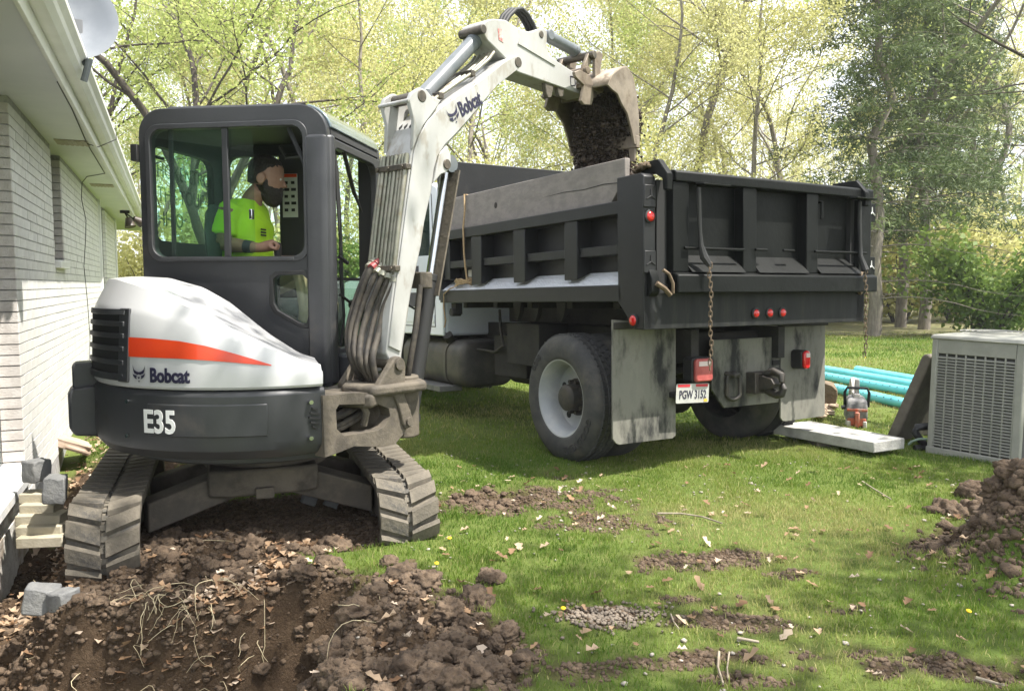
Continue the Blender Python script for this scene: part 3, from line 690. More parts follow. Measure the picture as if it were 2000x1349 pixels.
# sliding side window: two panes, rails, handle
mb = MB(XU); mb.prism(rrect(-.70, -.22, 1.562, 2.322, .06), .012, .016); build(mb, 'side_pane', M_xglass, ex)
mb = MB(XU); mb.prism(rrect(-.585, -.055, 1.562, 2.318, .05), .03, .034); build(mb, 'sliding_pane', M_xglass, ex)
mb = MB(XU); mb.box(-.242, -.205, .004, .026, 1.56, 2.325); mb.box(-.60, -.573, .026, .04, 1.56, 2.325); build(mb, 'pane_rail', M_xgrey, ex, bevel=.003)
mb = MB(XU); mb.box(-.65, .21, -.016, -.004, 1.532, 1.553); build(mb, 'window_sill_rail', M_xgrey, ex, bevel=.003)
mb = MB(XU); mb.box(-.075, -.055, -.002, .03, 1.78, 1.84); build(mb, 'pane_handle', M_steel, ex, bevel=.004)
def on_cab(u, v, y, d=1):
    p = aty(XU, u, v, y); return lambda x, yy, z: XU @ Vector((p.x + x, y - z, p.z + yy))
M_faint = glassmat('window_lettering', (.58, .68, .62))
def on_rear(u, v):
    p = atx(XU, u, v, CR + .03); return lambda x, yy, z: XU @ Vector((CR + .03 + z, p.y + x, p.z + yy))
for s, u, v in (('HOKENTROM', 306, 345), ('THE TOUE', 308, 392), ('HHIO', 308, 440)):
    lettering('rear_window_lettering', s, on_rear(u, v), .135, M_faint, ex, sx=.85)
mb = MB(XU); p = aty(XU, 568, 382, CY1 - .16); mb.box(p.x - .06, p.x + .05, CY1 - .162, CY1 - .158, p.z - .15, p.z + .15); st = build(mb, 'instruction_sticker', pmat('sticker_white', (.62, .64, .6), rough=.6), ex)
mb = MB(XU); mb.box(p.x - .058, p.x + .048, CY1 - .165, CY1 - .1625, p.z + .125, p.z + .148); build(mb, 'sticker_header', M_orange, st)
mb = MB(XU)
for k in range(5):
    for j in range(2): mb.box(p.x - .045 + j * .05, p.x - .02 + j * .05 + .01 * (k % 2), CY1 - .165, CY1 - .1625, p.z - .11 + k * .047, p.z - .09 + k * .047)
build(mb, 'sticker_pictogram', M_dark, st)
mb = MB(XU); mb.box(p.x - .09, p.x + .12, CY1 - .157, CY1 - .052, 1.0, 2.3); build(mb, 'door_pillar', M_inner, ex, bevel=.01)
mb = MB(XU); mb.box(-.70, CF - .06, .06, CY1 - .06, .80, .86); build(mb, 'cab_floor', M_inner, ex)
mb = MB(XU); mb.tube([(.25, .3, 2.26), (.18, .32, 2.2), (.02, .32, 2.19), (-.02, .32, 2.26)], .012, 6); build(mb, 'grab_handle', M_inner, ex)
mb = MB(XU); mb.tube([(.16, .06, 2.32), (.30, .08, 2.0)], .014, 6); build(mb, 'window_strut', M_xgrey, ex)
# seat, console, joystick
M_seat = pmat('seat_cloth', (.085, .10, .10), (.11, .125, .125), scale=30, rough=.9)
mb = MB(XU); rings = []
for z, w, t in ((1.22, .22, .07), (1.4, .25, .075), (1.6, .25, .07), (1.75, .23, .06), (1.85, .19, .05), (1.91, .12, .035)):
    x = -.42 - (z - 1.2) * .14
    rings.append([(x + t * math.cos(a) * (1 if math.cos(a) > 0 else .8), .47 + w * math.sin(a), z) for a in np.linspace(0, 2 * math.pi, 20, endpoint=False)])
mb.loft(rings); build(mb, 'seat_back', M_seat, ex, smooth=60)
mb = MB(XU); mb.box(-.36, .12, .24, .70, 1.18, 1.30); build(mb, 'seat_cushion', M_seat, ex, bevel=.05, seg=3)
mb = MB(XU); mb.box(-.3, .12, .26, .66, .86, 1.18); build(mb, 'seat_base', M_inner, ex, bevel=.02)
mb = MB(XU); mb.box(-.3, .03, .075, .2, 1.0, 1.42); mb.box(-.3, .2, .74, .86, 1.0, 1.42); build(mb, 'control_console', M_inner, ex, bevel=.03)
HND = aty(XU, 541, 487, .17)
mb = MB(XU); mb.tube([(HND.x, .17, 1.4), (HND.x + .005, .17, 1.5)], .012, 8); mb.lathe([(.001, 0), (.018, 0), (.022, .03), (.024, .08), (.02, .1), (.001, .105)], (HND.x + .005, .17, HND.z - .06), (0, 0, 1), 14); build(mb, 'joystick', M_blackr, ex)
# mirror, strut, wires at the front
mb = MB(XU); mb.prism(rrect(.72, .84, 1.55, 1.92, .04), CF + .02, CF + .06, ax='x'); build(mb, 'mirror', M_xgrey, ex, bevel=.01)
mb = MB(XU); mb.tube([(CF + .02, .86, 1.9), (CF + .01, .93, 2.0)], .01, 6); mb.tube([(CF - .02, .3, 2.22), (CF - .05, .55, 2.0), (CF - .05, .7, 1.88)], [.014, .014, .007], 8); build(mb, 'gas_strut', M_blackr, ex)
mb = MB(XU)
for k in range(3): mb.tube([(CF + .012, .085 + .012 * k, 2.16 - .03 * k), (CF + .02, .075 + .02 * k, 1.9), (CF + .025, .10 + .012 * k, 1.65), (CF + .02, .11 + .015 * k, 1.4), (CF + .03, .14, 1.2), (CF + .02, .1, 1.02)], .007, 6)
build(mb, 'wiring_loom', M_blackr, ex)
mb = MB(XU); mb.tube([(CF + .02, .1, 1.33), (CF + .06, .2, 1.27)], .009, 6); mb.cyl((CF + .05, .2, 1.27), (CF + .09, .26, 1.27), .028, n=12); mb.tube([(CF + .02, .09, 1.56), (CF + .05, .16, 1.52)], .012, 6); build(mb, 'work_lamp', M_blackr, ex)
mb = MB(XU); mb.box(CF - .06, CF + .10, .1, CY1 - .1, .80, .97); build(mb, 'front_step_box', M_xgrey, ex, bevel=.02)
mb = MB(XU); mb.tube([(CR - .03, .3, 2.2), (CR - .03, .1, 2.2)], .012, 6); mb.box(CR - .045, CR - .002, -.02, .05, 2.14, 2.24); build(mb, 'rear_lamp', M_blackr, ex, bevel=.004)

# ---- front frame window and swing casting
P1 = XU @ Vector((.62, -.655, 0)); P2 = XU @ Vector((.93, -.10, 0)); FA = math.degrees(math.atan2(P2.y - P1.y, P2.x - P1.x)); FM = frame(P1, FA)
def pk(M, L, y): return [(p.x, p.z) for p in (aty(M, u, v, y) for u, v in L)]
fo = pk(FM, [(628, 772), (700, 766), (745, 768), (778, 775), (800, 792), (800, 815), (788, 845), (770, 866), (735, 872), (690, 871), (655, 885), (632, 893)], 0)
fh = pk(FM, [(654, 800), (660, 790), (735, 788), (757, 797), (760, 812), (748, 832), (735, 840), (670, 850), (656, 838)], 0)
mb = MB(FM); mb.prism(fo, -.01, .07, holes=[fh]); build(mb, 'front_frame', M_cast, ex, bevel=.014, seg=3)
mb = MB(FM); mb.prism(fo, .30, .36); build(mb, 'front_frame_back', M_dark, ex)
mb = MB(XU); mb.box(.45, .82, -.40, .35, .72, .80); mb.box(.6, .8, -.2, .2, .5, .8); build(mb, 'front_deck', M_cast, ex, bevel=.02)
mb = MB(FM)
for k in range(7):
    z = .60 + .022 * (k % 5); y = .09 + .03 * (k % 3)
    mb.tube([(-.05, y + .1, z + .01), (.1, y, z + .012 * math.sin(k)), (.22, y - .01, z + .02 * math.cos(k * 2)), (.33, y + .01, z + .045), (.42, y + .06, z + .06)], .017, 8)
build(mb, 'frame_hose', M_rubber, ex, smooth=60)
mb = MB(FM); mb.tube([(.24, .06, .80), (.30, .03, .76), (.335, .02, .69), (.33, .04, .62)], .02, 8); build(mb, 'hose_clip', M_cast, ex)
mb = MB(XU); mb.cyl((.86, 0, .50), (.86, 0, .86), .10, n=24); build(mb, 'swing_pivot', M_cast, ex, bevel=.01)
ear = pk(BMX, [(735, 757), (762, 712), (770, 698), (779, 695), (788, 701), (792, 716), (791, 745), (790, 772), (797, 790), (806, 815), (804, 832), (794, 838), (786, 828), (780, 800), (770, 775), (735, 771)], -.17)
for y0 in (-.175, .13):
    mb = MB(BMX); mb.prism(ear, y0, y0 + .045); build(mb, 'swing_ear', M_cast, ex, bevel=.01, seg=3)
bp = [(-.34, -.20), (.05, -.22), (.12, -.1), (.12, .1), (.05, .2), (-.2, .2), (-.38, .02)]
ez = aty(BMX, 700, 758, -.1).z
mb = MB(BMX); mb.prism(bp, ez - .045, ez + .015, ax='z'); build(mb, 'swing_base', M_cast, ex, bevel=.02, seg=3)
fp = aty(BMX, 778, 711, -.17)
mb = MB(BMX); mb.cyl((fp.x, -.19, fp.z), (fp.x, .19, fp.z), .032, n=18); build(mb, 'foot_pin', M_cast, ex)
lp = aty(BMX, 798, 822, -.17); mb = MB(BMX); mb.cyl((lp.x, -.19, lp.z), (lp.x, .19, lp.z), .026, n=18); build(mb, 'cylinder_pin', M_cast, ex)

# ---- boom
HB = .125
main = pk(BMX, [(757, 690), (767, 596), (783, 478), (801, 340), (807, 290), (816, 262), (832, 234), (855, 210), (894, 181), (927, 160), (985, 117), (1006, 109), (1014, 113), (1017, 123), (1012, 134), (974, 168), (953, 194), (918, 236), (896, 262), (873, 286), (858, 308), (851, 330), (846, 373), (832, 433), (826, 478), (806, 571), (788, 690), (786, 712), (778, 722), (768, 716)], -HB)
mb = MB(BMX); mb.prism(main, -HB + .012, HB - .012); build(mb, 'boom', M_boom, ex, bevel=.008)
pin = [(x * 1.0, z) for x, z in main]
for y0 in (-HB, HB - .011):
    mb = MB(BMX); c = pk(BMX, [(760, 676), (769, 596), (785, 478), (803, 342), (810, 292), (819, 265), (834, 238), (856, 214), (895, 186), (928, 165), (985, 121), (1006, 109), (1015, 113), (1018, 123), (1013, 135), (973, 166), (952, 190), (916, 233), (893, 259), (869, 283), (855, 305), (848, 328), (842, 373), (829, 433), (822, 478), (802, 571), (783, 687)], -HB)
    mb.prism(c, y0, y0 + .011); build(mb, 'boom_side_plate', M_boom, ex, bevel=.004)
lug1 = pk(BMX, [(806, 292), (808, 235), (798, 195), (803, 181), (819, 171), (832, 176), (842, 188), (861, 196), (850, 214), (826, 246), (815, 270)], -HB)
lug2 = pk(BMX, [(858, 300), (873, 284), (880, 303), (881, 322), (873, 336), (861, 341), (850, 354), (846, 360)], -HB)
for y0 in (-HB - .004, HB - .026):
    mb = MB(BMX); mb.prism(lug1, y0, y0 + .03); build(mb, 'arm_cylinder_lug', M_boom, ex, bevel=.006)
    mb = MB(BMX); mb.prism(lug2, y0 + .002, y0 + .032); build(mb, 'boom_cylinder_lug', M_boom, ex, bevel=.006)
def bpt(u, v, y=-HB): return aty(BMX, u, v, y)
def pinat(u, v, r, w, name):
    p = bpt(u, v); mb = MB(BMX); mb.cyl((p.x, -w, p.z), (p.x, w, p.z), r, n=18); return build(mb, name, M_pin, ex, bevel=.003)
pinat(823, 188, .034, HB + .008, 'boom_pin'); pinat(872, 321, .03, HB + .010, 'boom_pin'); pinat(1012, 122, .034, HB + .005, 'boom_pin')
mb = MB(BMX); p = bpt(800, 196); mb.cyl((p.x, -HB, p.z), (p.x, HB + .01, p.z), .012, n=10); build(mb, 'lug_spacer', M_boom, ex)
def on_boom(u, v, u2, v2, y):
    a, b = bpt(u, v, y), bpt(u2, v2, y); d = (b - a).normalized(); up = Vector((-d.z, 0, d.x))
    if up.z < 0: up = -up
    return lambda x, yy, z: BMX @ (a + d * x + up * yy + Vector((0, -z, 0)))
lettering('boom_lettering', 'Bobcat', on_boom(902, 228, 945, 200, -HB - .002), .122, M_navy, ex, sx=.64, bold=.003)
f_ = on_boom(886, 224, 929, 195, -HB - .002)
emblem('boom_emblem', lambda x, y, z: f_(x, y, z), .10, ex)
# cylinders
def ram(name, a, b, split, r, rr, yoff=0.0, m=None):
    a, b = Vector((a.x, yoff, a.z)), Vector((b.x, yoff, b.z)); s_ = a.lerp(b, split)
    mb = MB(BMX); mb.cyl(a, s_, r, n=24); mb.cyl(s_ - (b - a).normalized() * .03, s_ + (b - a).normalized() * .012, r * 1.08, n=24); mb.cyl(a + Vector((0, -r, 0)), a + Vector((0, r, 0)), r * .85, n=16)
    c = build(mb, name, m or M_cylg, ex, bevel=.003)
    mb = MB(BMX); mb.cyl(s_, b, rr, n=16); build(mb, 'piston_rod', M_steel, c)
    mb = MB(BMX); mb.cyl(b + Vector((0, -r * .9, 0)), b + Vector((0, r * .9, 0)), rr * 1.9, n=16); build(mb, 'rod_eye', M_cylg, c); return c
ram('arm_cylinder', bpt(825, 189, 0), bpt(946, 60, 0), .83, .048, .026)
ram('bucket_cylinder', bpt(1068, 70, 0), bpt(1150, 114, 0), .66, .042, .024)
ram('boom_cylinder', bpt(800, 815, 0), bpt(872, 321, 0), .55, .052, .028, m=M_blackr)
gA, gB = bpt(836, 575, -.03), bpt(878, 330, -.03); dd = (gB - gA).normalized(); nn = Vector((dd.z, 0, -dd.x))
mb = MB(BMX); mb.box(0, (gB - gA).length, -.055, .055, 0, .012, Matrix.Translation(gA + nn * .03) @ Matrix(((dd.x, 0, nn.x, 0), (0, 1, 0, 0), (dd.z, 0, nn.z, 0), (0, 0, 0, 1)))); build(mb, 'rod_guard', M_cast, ex)
mb = MB(BMX); q0, q1 = bpt(822, 541, -.06), bpt(834, 560, -.06); mb.box(q0.x - .03, q1.x + .02, -.09, .05, q1.z - .01, q0.z + .03); build(mb, 'cylinder_clamp', M_cast, ex, bevel=.008)
mb = MB(BMX); mb.tube([bpt(820, 556, -.10), bpt(819, 575, -.10), bpt(812, 640, -.11), bpt(800, 712, -.11), bpt(796, 740, -.08)], .018, 8); build(mb, 'boom_cylinder_hose', M_rubber, ex, smooth=60)
# steel tubes up the back of the boom, clamps, hose loops
ys = [-.105, -.075, -.045, -.012, .022, .055, .088, .115]
mb = None
for k, y in enumerate(ys):
    mb = MB(BMX); a, b, c, d = bpt(780, 530), bpt(790, 435), bpt(801, 345), bpt(806, 300); o_ = Vector((-.022, 0, .0))
    e = Vector((R.uniform(-.004, .004), 0, 0))
    mb.tube([Vector((p.x, y, p.z)) + o_ + e for p in (a, b, c, d)], .0115 if k % 3 else .014, 8); build(mb, 'steel_tube', M_tubes, ex, smooth=60)
for (u, v, w) in ((781, 524, .135), (802, 326, .135)):
    p = bpt(u, v); mb = MB(BMX); mb.box(p.x - .042, p.x - .004, -w, w, p.z - .016, p.z + .016); build(mb, 'tube_clamp', M_pin, ex, bevel=.004)
    for y in (-.1, .02, .11): mb = MB(BMX); mb.cyl((p.x - .052, y, p.z), (p.x - .03, y, p.z), .01, n=6); build(mb, 'clamp_bolt', M_cast, ex)
hs_px = [[(776, 520), (768, 560), (750, 600), (740, 650), (728, 700), (738, 752)], [(768, 518), (757, 548), (738, 600), (722, 660), (716, 710), (735, 755)], [(760, 516), (745, 545), (722, 600), (706, 655), (704, 705), (728, 752)],
         [(752, 514), (732, 540), (708, 598), (694, 650), (694, 700), (722, 750)], [(745, 508), (722, 530), (700, 590), (685, 650), (688, 705), (715, 748)], [(738, 505), (716, 530), (692, 590), (678, 650), (684, 700), (708, 745)],
         [(772, 530), (763, 580), (752, 640), (747, 690), (752, 730), (745, 758)]]
for k, L in enumerate(hs_px):
    y0 = -.09 + k * .034; P = []
    # the hoses bow out behind the boom, towards the cab
    for i, (u, v) in enumerate(L):
        y = y0 + (.05 if 1 < i < 4 else .0); P.append(bpt(u, v, min(y, .13)))
    from_pts = []
    for i in range(len(P) - 1):
        p0, p1, p2, p3 = P[max(i - 1, 0)], P[i], P[i + 1], P[min(i + 2, len(P) - 1)]
        for t in (0, .25, .5, .75):
            from_pts.append(.5 * ((2 * p1) + (p2 - p0) * t + (2 * p0 - 5 * p1 + 4 * p2 - p3) * t * t + (3 * p1 - p0 - 3 * p2 + p3) * t ** 3))
    from_pts.append(P[-1])
    mb = MB(BMX); mb.tube(from_pts, .0145 if k % 2 else .018, 10); h_ = build(mb, 'hydraulic_hose', M_rubber, ex, smooth=60)
    d = (from_pts[3] - from_pts[0]).normalized(); mb = MB(BMX); mb.cyl(from_pts[1], from_pts[1] + d * .035, .024, n=12); mb.cyl(from_pts[1] + d * .045, from_pts[1] + d * .075, .0255, n=12); build(mb, 'hose_ferrule', pmat('red_ferrule', (.25, .04, .04), rough=.5) if k == 4 else M_tubes, h_)
for k in range(4):       # black hoses between the lugs
    y = -.07 + k * .045; mb = MB(BMX)
    mb.tube([bpt(803 + k, 318, 0) + Vector((-.02, y, 0)), bpt(800, 285, 0) + Vector((-.03, y, 0)), bpt(806, 250, 0) + Vector((-.02, y + .01, 0)), bpt(822, 222, 0) + Vector((.02, y + .01, 0)), bpt(850, 203, 0) + Vector((.05, y, .02))], .017, 8)
    h_ = build(mb, 'upper_hose', M_blackr, ex, smooth=60)
    a = bpt(801, 292, 0) + Vector((-.03, y, 0)); mb = MB(BMX); mb.cyl(a, a + Vector((.0, 0, .045)), .021, n=12); build(mb, 'hose_ferrule', M_tubes, h_)
for k in range(5):       # tubes along the upper boom
    y = -.09 + k * .04; mb = MB(BMX); o_ = Vector((-.012, y, .022))
    mb.tube([Vector((p.x, 0, p.z)) + o_ for p in (bpt(848, 208), bpt(896, 174), bpt(940, 144), bpt(965, 122), bpt(975, 108))], .0115, 8); build(mb, 'steel_tube', M_tubes, ex, smooth=60)
for u, v in ((868, 192), (930, 148)):
    p = bpt(u, v); mb = MB(BMX); mb.box(p.x - .022, p.x + .018, -.105, .085, p.z + .0, p.z + .038); build(mb, 'tube_clamp', M_pin, ex, bevel=.004)
for k in range(3):       # loop over the top of the arm
    y = -.04 + k * .03; mb = MB(BMX)
    L = [(978, 48), (986, 34 - 2 * k), (998, 22 - 2 * k), (1010, 20), (1022, 32), (1032, 50), (1037, 62)]
    mb.tube([Vector((p.x, y, p.z)) for p in (bpt(u, v, 0) for u, v in L)], .015, 8); build(mb, 'arm_hose', M_blackr, ex, smooth=60)
# ---- arm (dipper)
HA = .095
arm = pk(BMX, [(943, 52), (946, 43), (955, 38), (966, 37), (987, 39), (1000, 47), (1013, 56), (1037, 63), (1050, 57), (1063, 54), (1069, 63), (1068, 90), (1074, 110), (1147, 158), (1160, 172), (1164, 188), (1156, 192), (1008, 140), (1000, 128), (985, 112), (951, 78), (943, 62)], -HA)
mb = MB(BMX); mb.prism(arm, -HA, HA); build(mb, 'arm', M_boom, ex, bevel=.007)
rib = pk(BMX, [(1012, 82), (1084, 126), (1083, 129), (1011, 86)], -HA); mb = MB(BMX); mb.prism(rib, -HA - .008, -HA + .002); build(mb, 'arm_weld_rib', M_boom, ex)
for u in ((1068, 178), (1091, 176)):
    L = pk(BMX, [(u[0] - 9, u[1] - 20), (u[0] + 9, u[1] - 14), (u[0] + 6, u[1] + 4), (u[0] + 4, u[1] + 14), (u[0] - 3, u[1] + 15), (u[0] - 6, u[1] + 6)], -.06)
    mb = MB(BMX); mb.prism(L, -.085, -.05); build(mb, 'thumb_bracket', M_cast, ex, bevel=.006)
pinat(951, 55, .028, HA + .005, 'arm_pin'); pinat(1064, 66, .024, HA + .005, 'arm_pin'); pinat(1157, 184, .03, HA + .05, 'bucket_pin')
mb = MB(BMX); L = pk(BMX, [(1114, 150), (1122, 151), (1123, 166), (1115, 167)], -HA); mb.prism(grow(L, .006), -HA - .004, -HA - .001, holes=[L]); build(mb, 'arm_decal', M_navy, ex)
mb = MB(BMX); L = pk(BMX, [(972, 56), (981, 58), (983, 84), (974, 78)], -HA); mb.prism(L, -HA - .003, -HA - .001); build(mb, 'arm_sticker', pmat('red_decal', (.45, .08, .08), (.6, .5, .45), scale=30, rough=.6), ex)
# ---- bucket linkage and bucket
lk1 = pk(BMX, [(1126, 148), (1134, 146), (1154, 112), (1160, 104), (1152, 100), (1142, 106)], -HA); lk2 = pk(BMX, [(1148, 108), (1156, 103), (1164, 110), (1160, 130), (1158, 160), (1166, 180), (1158, 186), (1150, 178), (1148, 140)], -HA)
for y0 in (-HA - .035, HA + .008):
    mb = MB(BMX); mb.prism(lk1, y0, y0 + .027); build(mb, 'tipping_lever', M_bucket, ex, bevel=.004)
    mb = MB(BMX); mb.prism(lk2, y0 - .03, y0 - .003); build(mb, 'tipping_link', M_bucket, ex, bevel=.004)
pinat(1153, 108, .028, HA + .07, 'bucket_pin')
BW = .30
def bk(u, v): p = bpt(u, v, -BW); return (p.x, p.z)
outer = [bk(1186, 166), bk(1196, 145), bk(1214, 132), bk(1224, 131), bk(1236, 150), bk(1243, 185), bk(1247, 225), bk(1248, 262), bk(1245, 284)]
# convert onto the profile plane and make the curved shell, the side plates and the teeth
sidep = outer + [bk(1239, 282), bk(1233, 253), bk(1225, 222), bk(1214, 203), bk(1206, 184), bk(1196, 176)]
n = len(outer); cen = Vector((sum(p[0] for p in sidep) / len(sidep), 0, sum(p[1] for p in sidep) / len(sidep)))
mb = MB(BMX); V = []
for y in (-BW, BW):
    for p in outer: V.append((p[0], y, p[1]))
mb.add(V, [(i, i + 1, n + i + 1, n + i) for i in range(n - 1)]); bkt = build(mb, 'bucket_shell', M_bucket, ex, solid=.014, smooth=50)
for y0 in (-BW, BW - .014):
    mb = MB(BMX); mb.prism(sidep, y0 - .004, y0 + .014); build(mb, 'bucket_side', M_bucket, ex, bevel=.003)
mb = MB(BMX); e0, e1 = outer[-1], outer[-2]; mb.box(e0[0] - .03, e0[0] + .02, -BW - .01, BW + .01, e0[1] - .02, e0[1] + .07); build(mb, 'cutting_edge', M_bucket, ex, bevel=.004)
for k in range(4):
    y = -BW + .04 + k * (2 * BW - .08) / 3; mb = MB(BMX)
    mb.loft([[(e0[0] - .02, y - .03, e0[1] + .01), (e0[0] + .02, y - .03, e0[1] + .01), (e0[0] + .02, y + .03, e0[1] + .01), (e0[0] - .02, y + .03, e0[1] + .01)],
             [(e0[0] - .012, y - .022, e0[1] - .12), (e0[0] + .004, y - .022, e0[1] - .12), (e0[0] + .004, y + .022, e0[1] - .12), (e0[0] - .012, y + .022, e0[1] - .12)]]); build(mb, 'bucket_tooth', M_bucket, ex, bevel=.004)
earp = [bk(1186, 166), bk(1180, 196), bk(1186, 204), bk(1200, 205), bk(1204, 190), bk(1203, 160), bk(1196, 146), bk(1178, 136), bk(1168, 140), bk(1170, 150)]
for y0 in (-HA - .075, HA + .05):
    mb = MB(BMX); o_ = [(p[0] - .10, p[1]) for p in earp]; mb.prism(o_, y0, y0 + .025); build(mb, 'bucket_ear', M_bucket, ex, bevel=.004)
mb = MB(BMX); p = bk(1190, 134); mb.cyl((p[0] - .06, -.16, p[1]), (p[0] - .06, .16, p[1]), .028, n=14); mb.box(p[0] - .12, p[0] + .12, -.17, .17, p[1] - .13, p[1] - .10); build(mb, 'bucket_crosstube', M_bucket, ex, bevel=.004)
# ================================================================== dump truck
M_tblk = pmat('black_body_paint', (.0095, .01, .0105), (.014, .014, .0145), scale=4, rough=.45, spec=.38, dust=(.036, .033, .027), dscale=3, dlo=.55, dhi=.85, bump=.06, bscale=30)
M_tgate = pmat('worn_black_paint', (.004, .0048, .0044), (.0075, .0085, .0078), scale=3, rough=.5, spec=.16, dust=(.016, .0185, .017), dscale=5, dlo=.58, dhi=.85, bump=.15, bscale=14)
M_apron = pmat('dusty_apron', (.010, .011, .011), (.019, .02, .019), scale=3, rough=.6, spec=.25, dust=(.045, .043, .036), dscale=3, dlo=.5, dhi=.78, stretch=(1, 4, .6))
M_flap = pmat('dried_mud_flap', (.15, .148, .125), (.22, .21, .175), scale=3, rough=.75, dust=(.02, .021, .02), dscale=1.5, dlo=.48, dhi=.66, stretch=(1, 2.0, .8))
M_tyre = pmat('dusty_tyre', (.042, .042, .043), (.075, .072, .066), scale=5, rough=.85, dust=(.15, .13, .1), dscale=4, dlo=.52, dhi=.85)
M_rim = pmat('dusty_white_rim', (.32, .335, .35), (.42, .42, .405), scale=4, rough=.5, dust=(.3, .25, .18), dscale=4, dlo=.55, dhi=.85)
M_hub = pmat('greasy_hub', (.03, .028, .025), (.06, .05, .04), scale=10, rough=.6)
M_under = pmat('grimy_chassis', (.016, .015, .014), (.032, .029, .025), scale=5, rough=.8)
M_tank = pmat('grimy_tank', (.05, .047, .043), (.09, .082, .07), scale=4, rough=.5, metal=.2, dust=(.13, .115, .09), dscale=4, dlo=.5, dhi=.8)
M_tcab = pmat('cab_white', (.66, .70, .76), (.71, .74, .79), scale=2, rough=.3, coat=.3, dust=(.4, .38, .34), dscale=3, dlo=.66, dhi=.95)
M_red = pmat('red_lens', (.5, .01, .012), (.6, .02, .02), scale=20, rough=.18, coat=.5)
M_redd = pmat('dusty_red_lens', (.33, .06, .055), (.42, .1, .09), scale=8, rough=.4)
M_chain = pmat('rusty_chain', (.12, .085, .055), (.2, .15, .1), scale=20, rough=.7, metal=.4)
M_wood = pmat('weathered_plank', (.185, .165, .15), (.235, .21, .19), scale=3, rough=.85, stretch=(.22, 3, 5), detail=4, bump=.2, bscale=5, dust=(.12, .1, .085), dscale=3, dlo=.6, dhi=.85)
def diamond():
    m = pmat('diamond_plate', (.80, .83, .88), (.86, .88, .92), scale=6, rough=.3, metal=.12); nt = m.node_tree; L = nt.links.new; b = nt.nodes['Principled BSDF']  # pale bluish base colour stands in for the sky's reflection
    co = nd(nt, 'ShaderNodeTexCoord').outputs['Object']; hs_ = []
    for rot in (.6, -.6):
        mp = nd(nt, 'ShaderNodeMapping'); mp.inputs['Rotation'].default_value = (0, 0, rot); mp.inputs['Scale'].default_value = (28, 95, 1); L(co, mp.inputs[0])
        v = nd(nt, 'ShaderNodeTexVoronoi'); v.inputs['Randomness'].default_value = 0.0; v.inputs['Scale'].default_value = 1; v.voronoi_dimensions = '2D'; L(mp.outputs[0], v.inputs['Vector'])
        r = nd(nt, 'ShaderNodeMapRange'); r.inputs[1].default_value = .22; r.inputs[2].default_value = .36; r.inputs[3].default_value = 1; r.inputs[4].default_value = 0; L(v.outputs['Distance'], r.inputs[0]); hs_.append(r.outputs[0])
    a = nd(nt, 'ShaderNodeMath', operation='MAXIMUM'); L(hs_[0], a.inputs[0]); L(hs_[1], a.inputs[1])
    bp = nd(nt, 'ShaderNodeBump'); bp.inputs['Strength'].default_value = 1; bp.inputs['Distance'].default_value = .012; L(a.outputs[0], bp.inputs['Height']); L(bp.outputs[0], b.inputs['Normal']); return m
M_diam = diamond()
tk = thing('dump_truck', TM, 'white cab dump truck with a black steel tipping body parked on the lawn', 'truck')
def tbox(name, m, x0, x1, y0, y1, z0, z1, bevel=.006, parent=None):
    mb = MB(TM); mb.box(x0, x1, y0, y1, z0, z1); return build(mb, name, m, parent or tk, bevel=bevel)
LB, WB = 3.10, -2.39
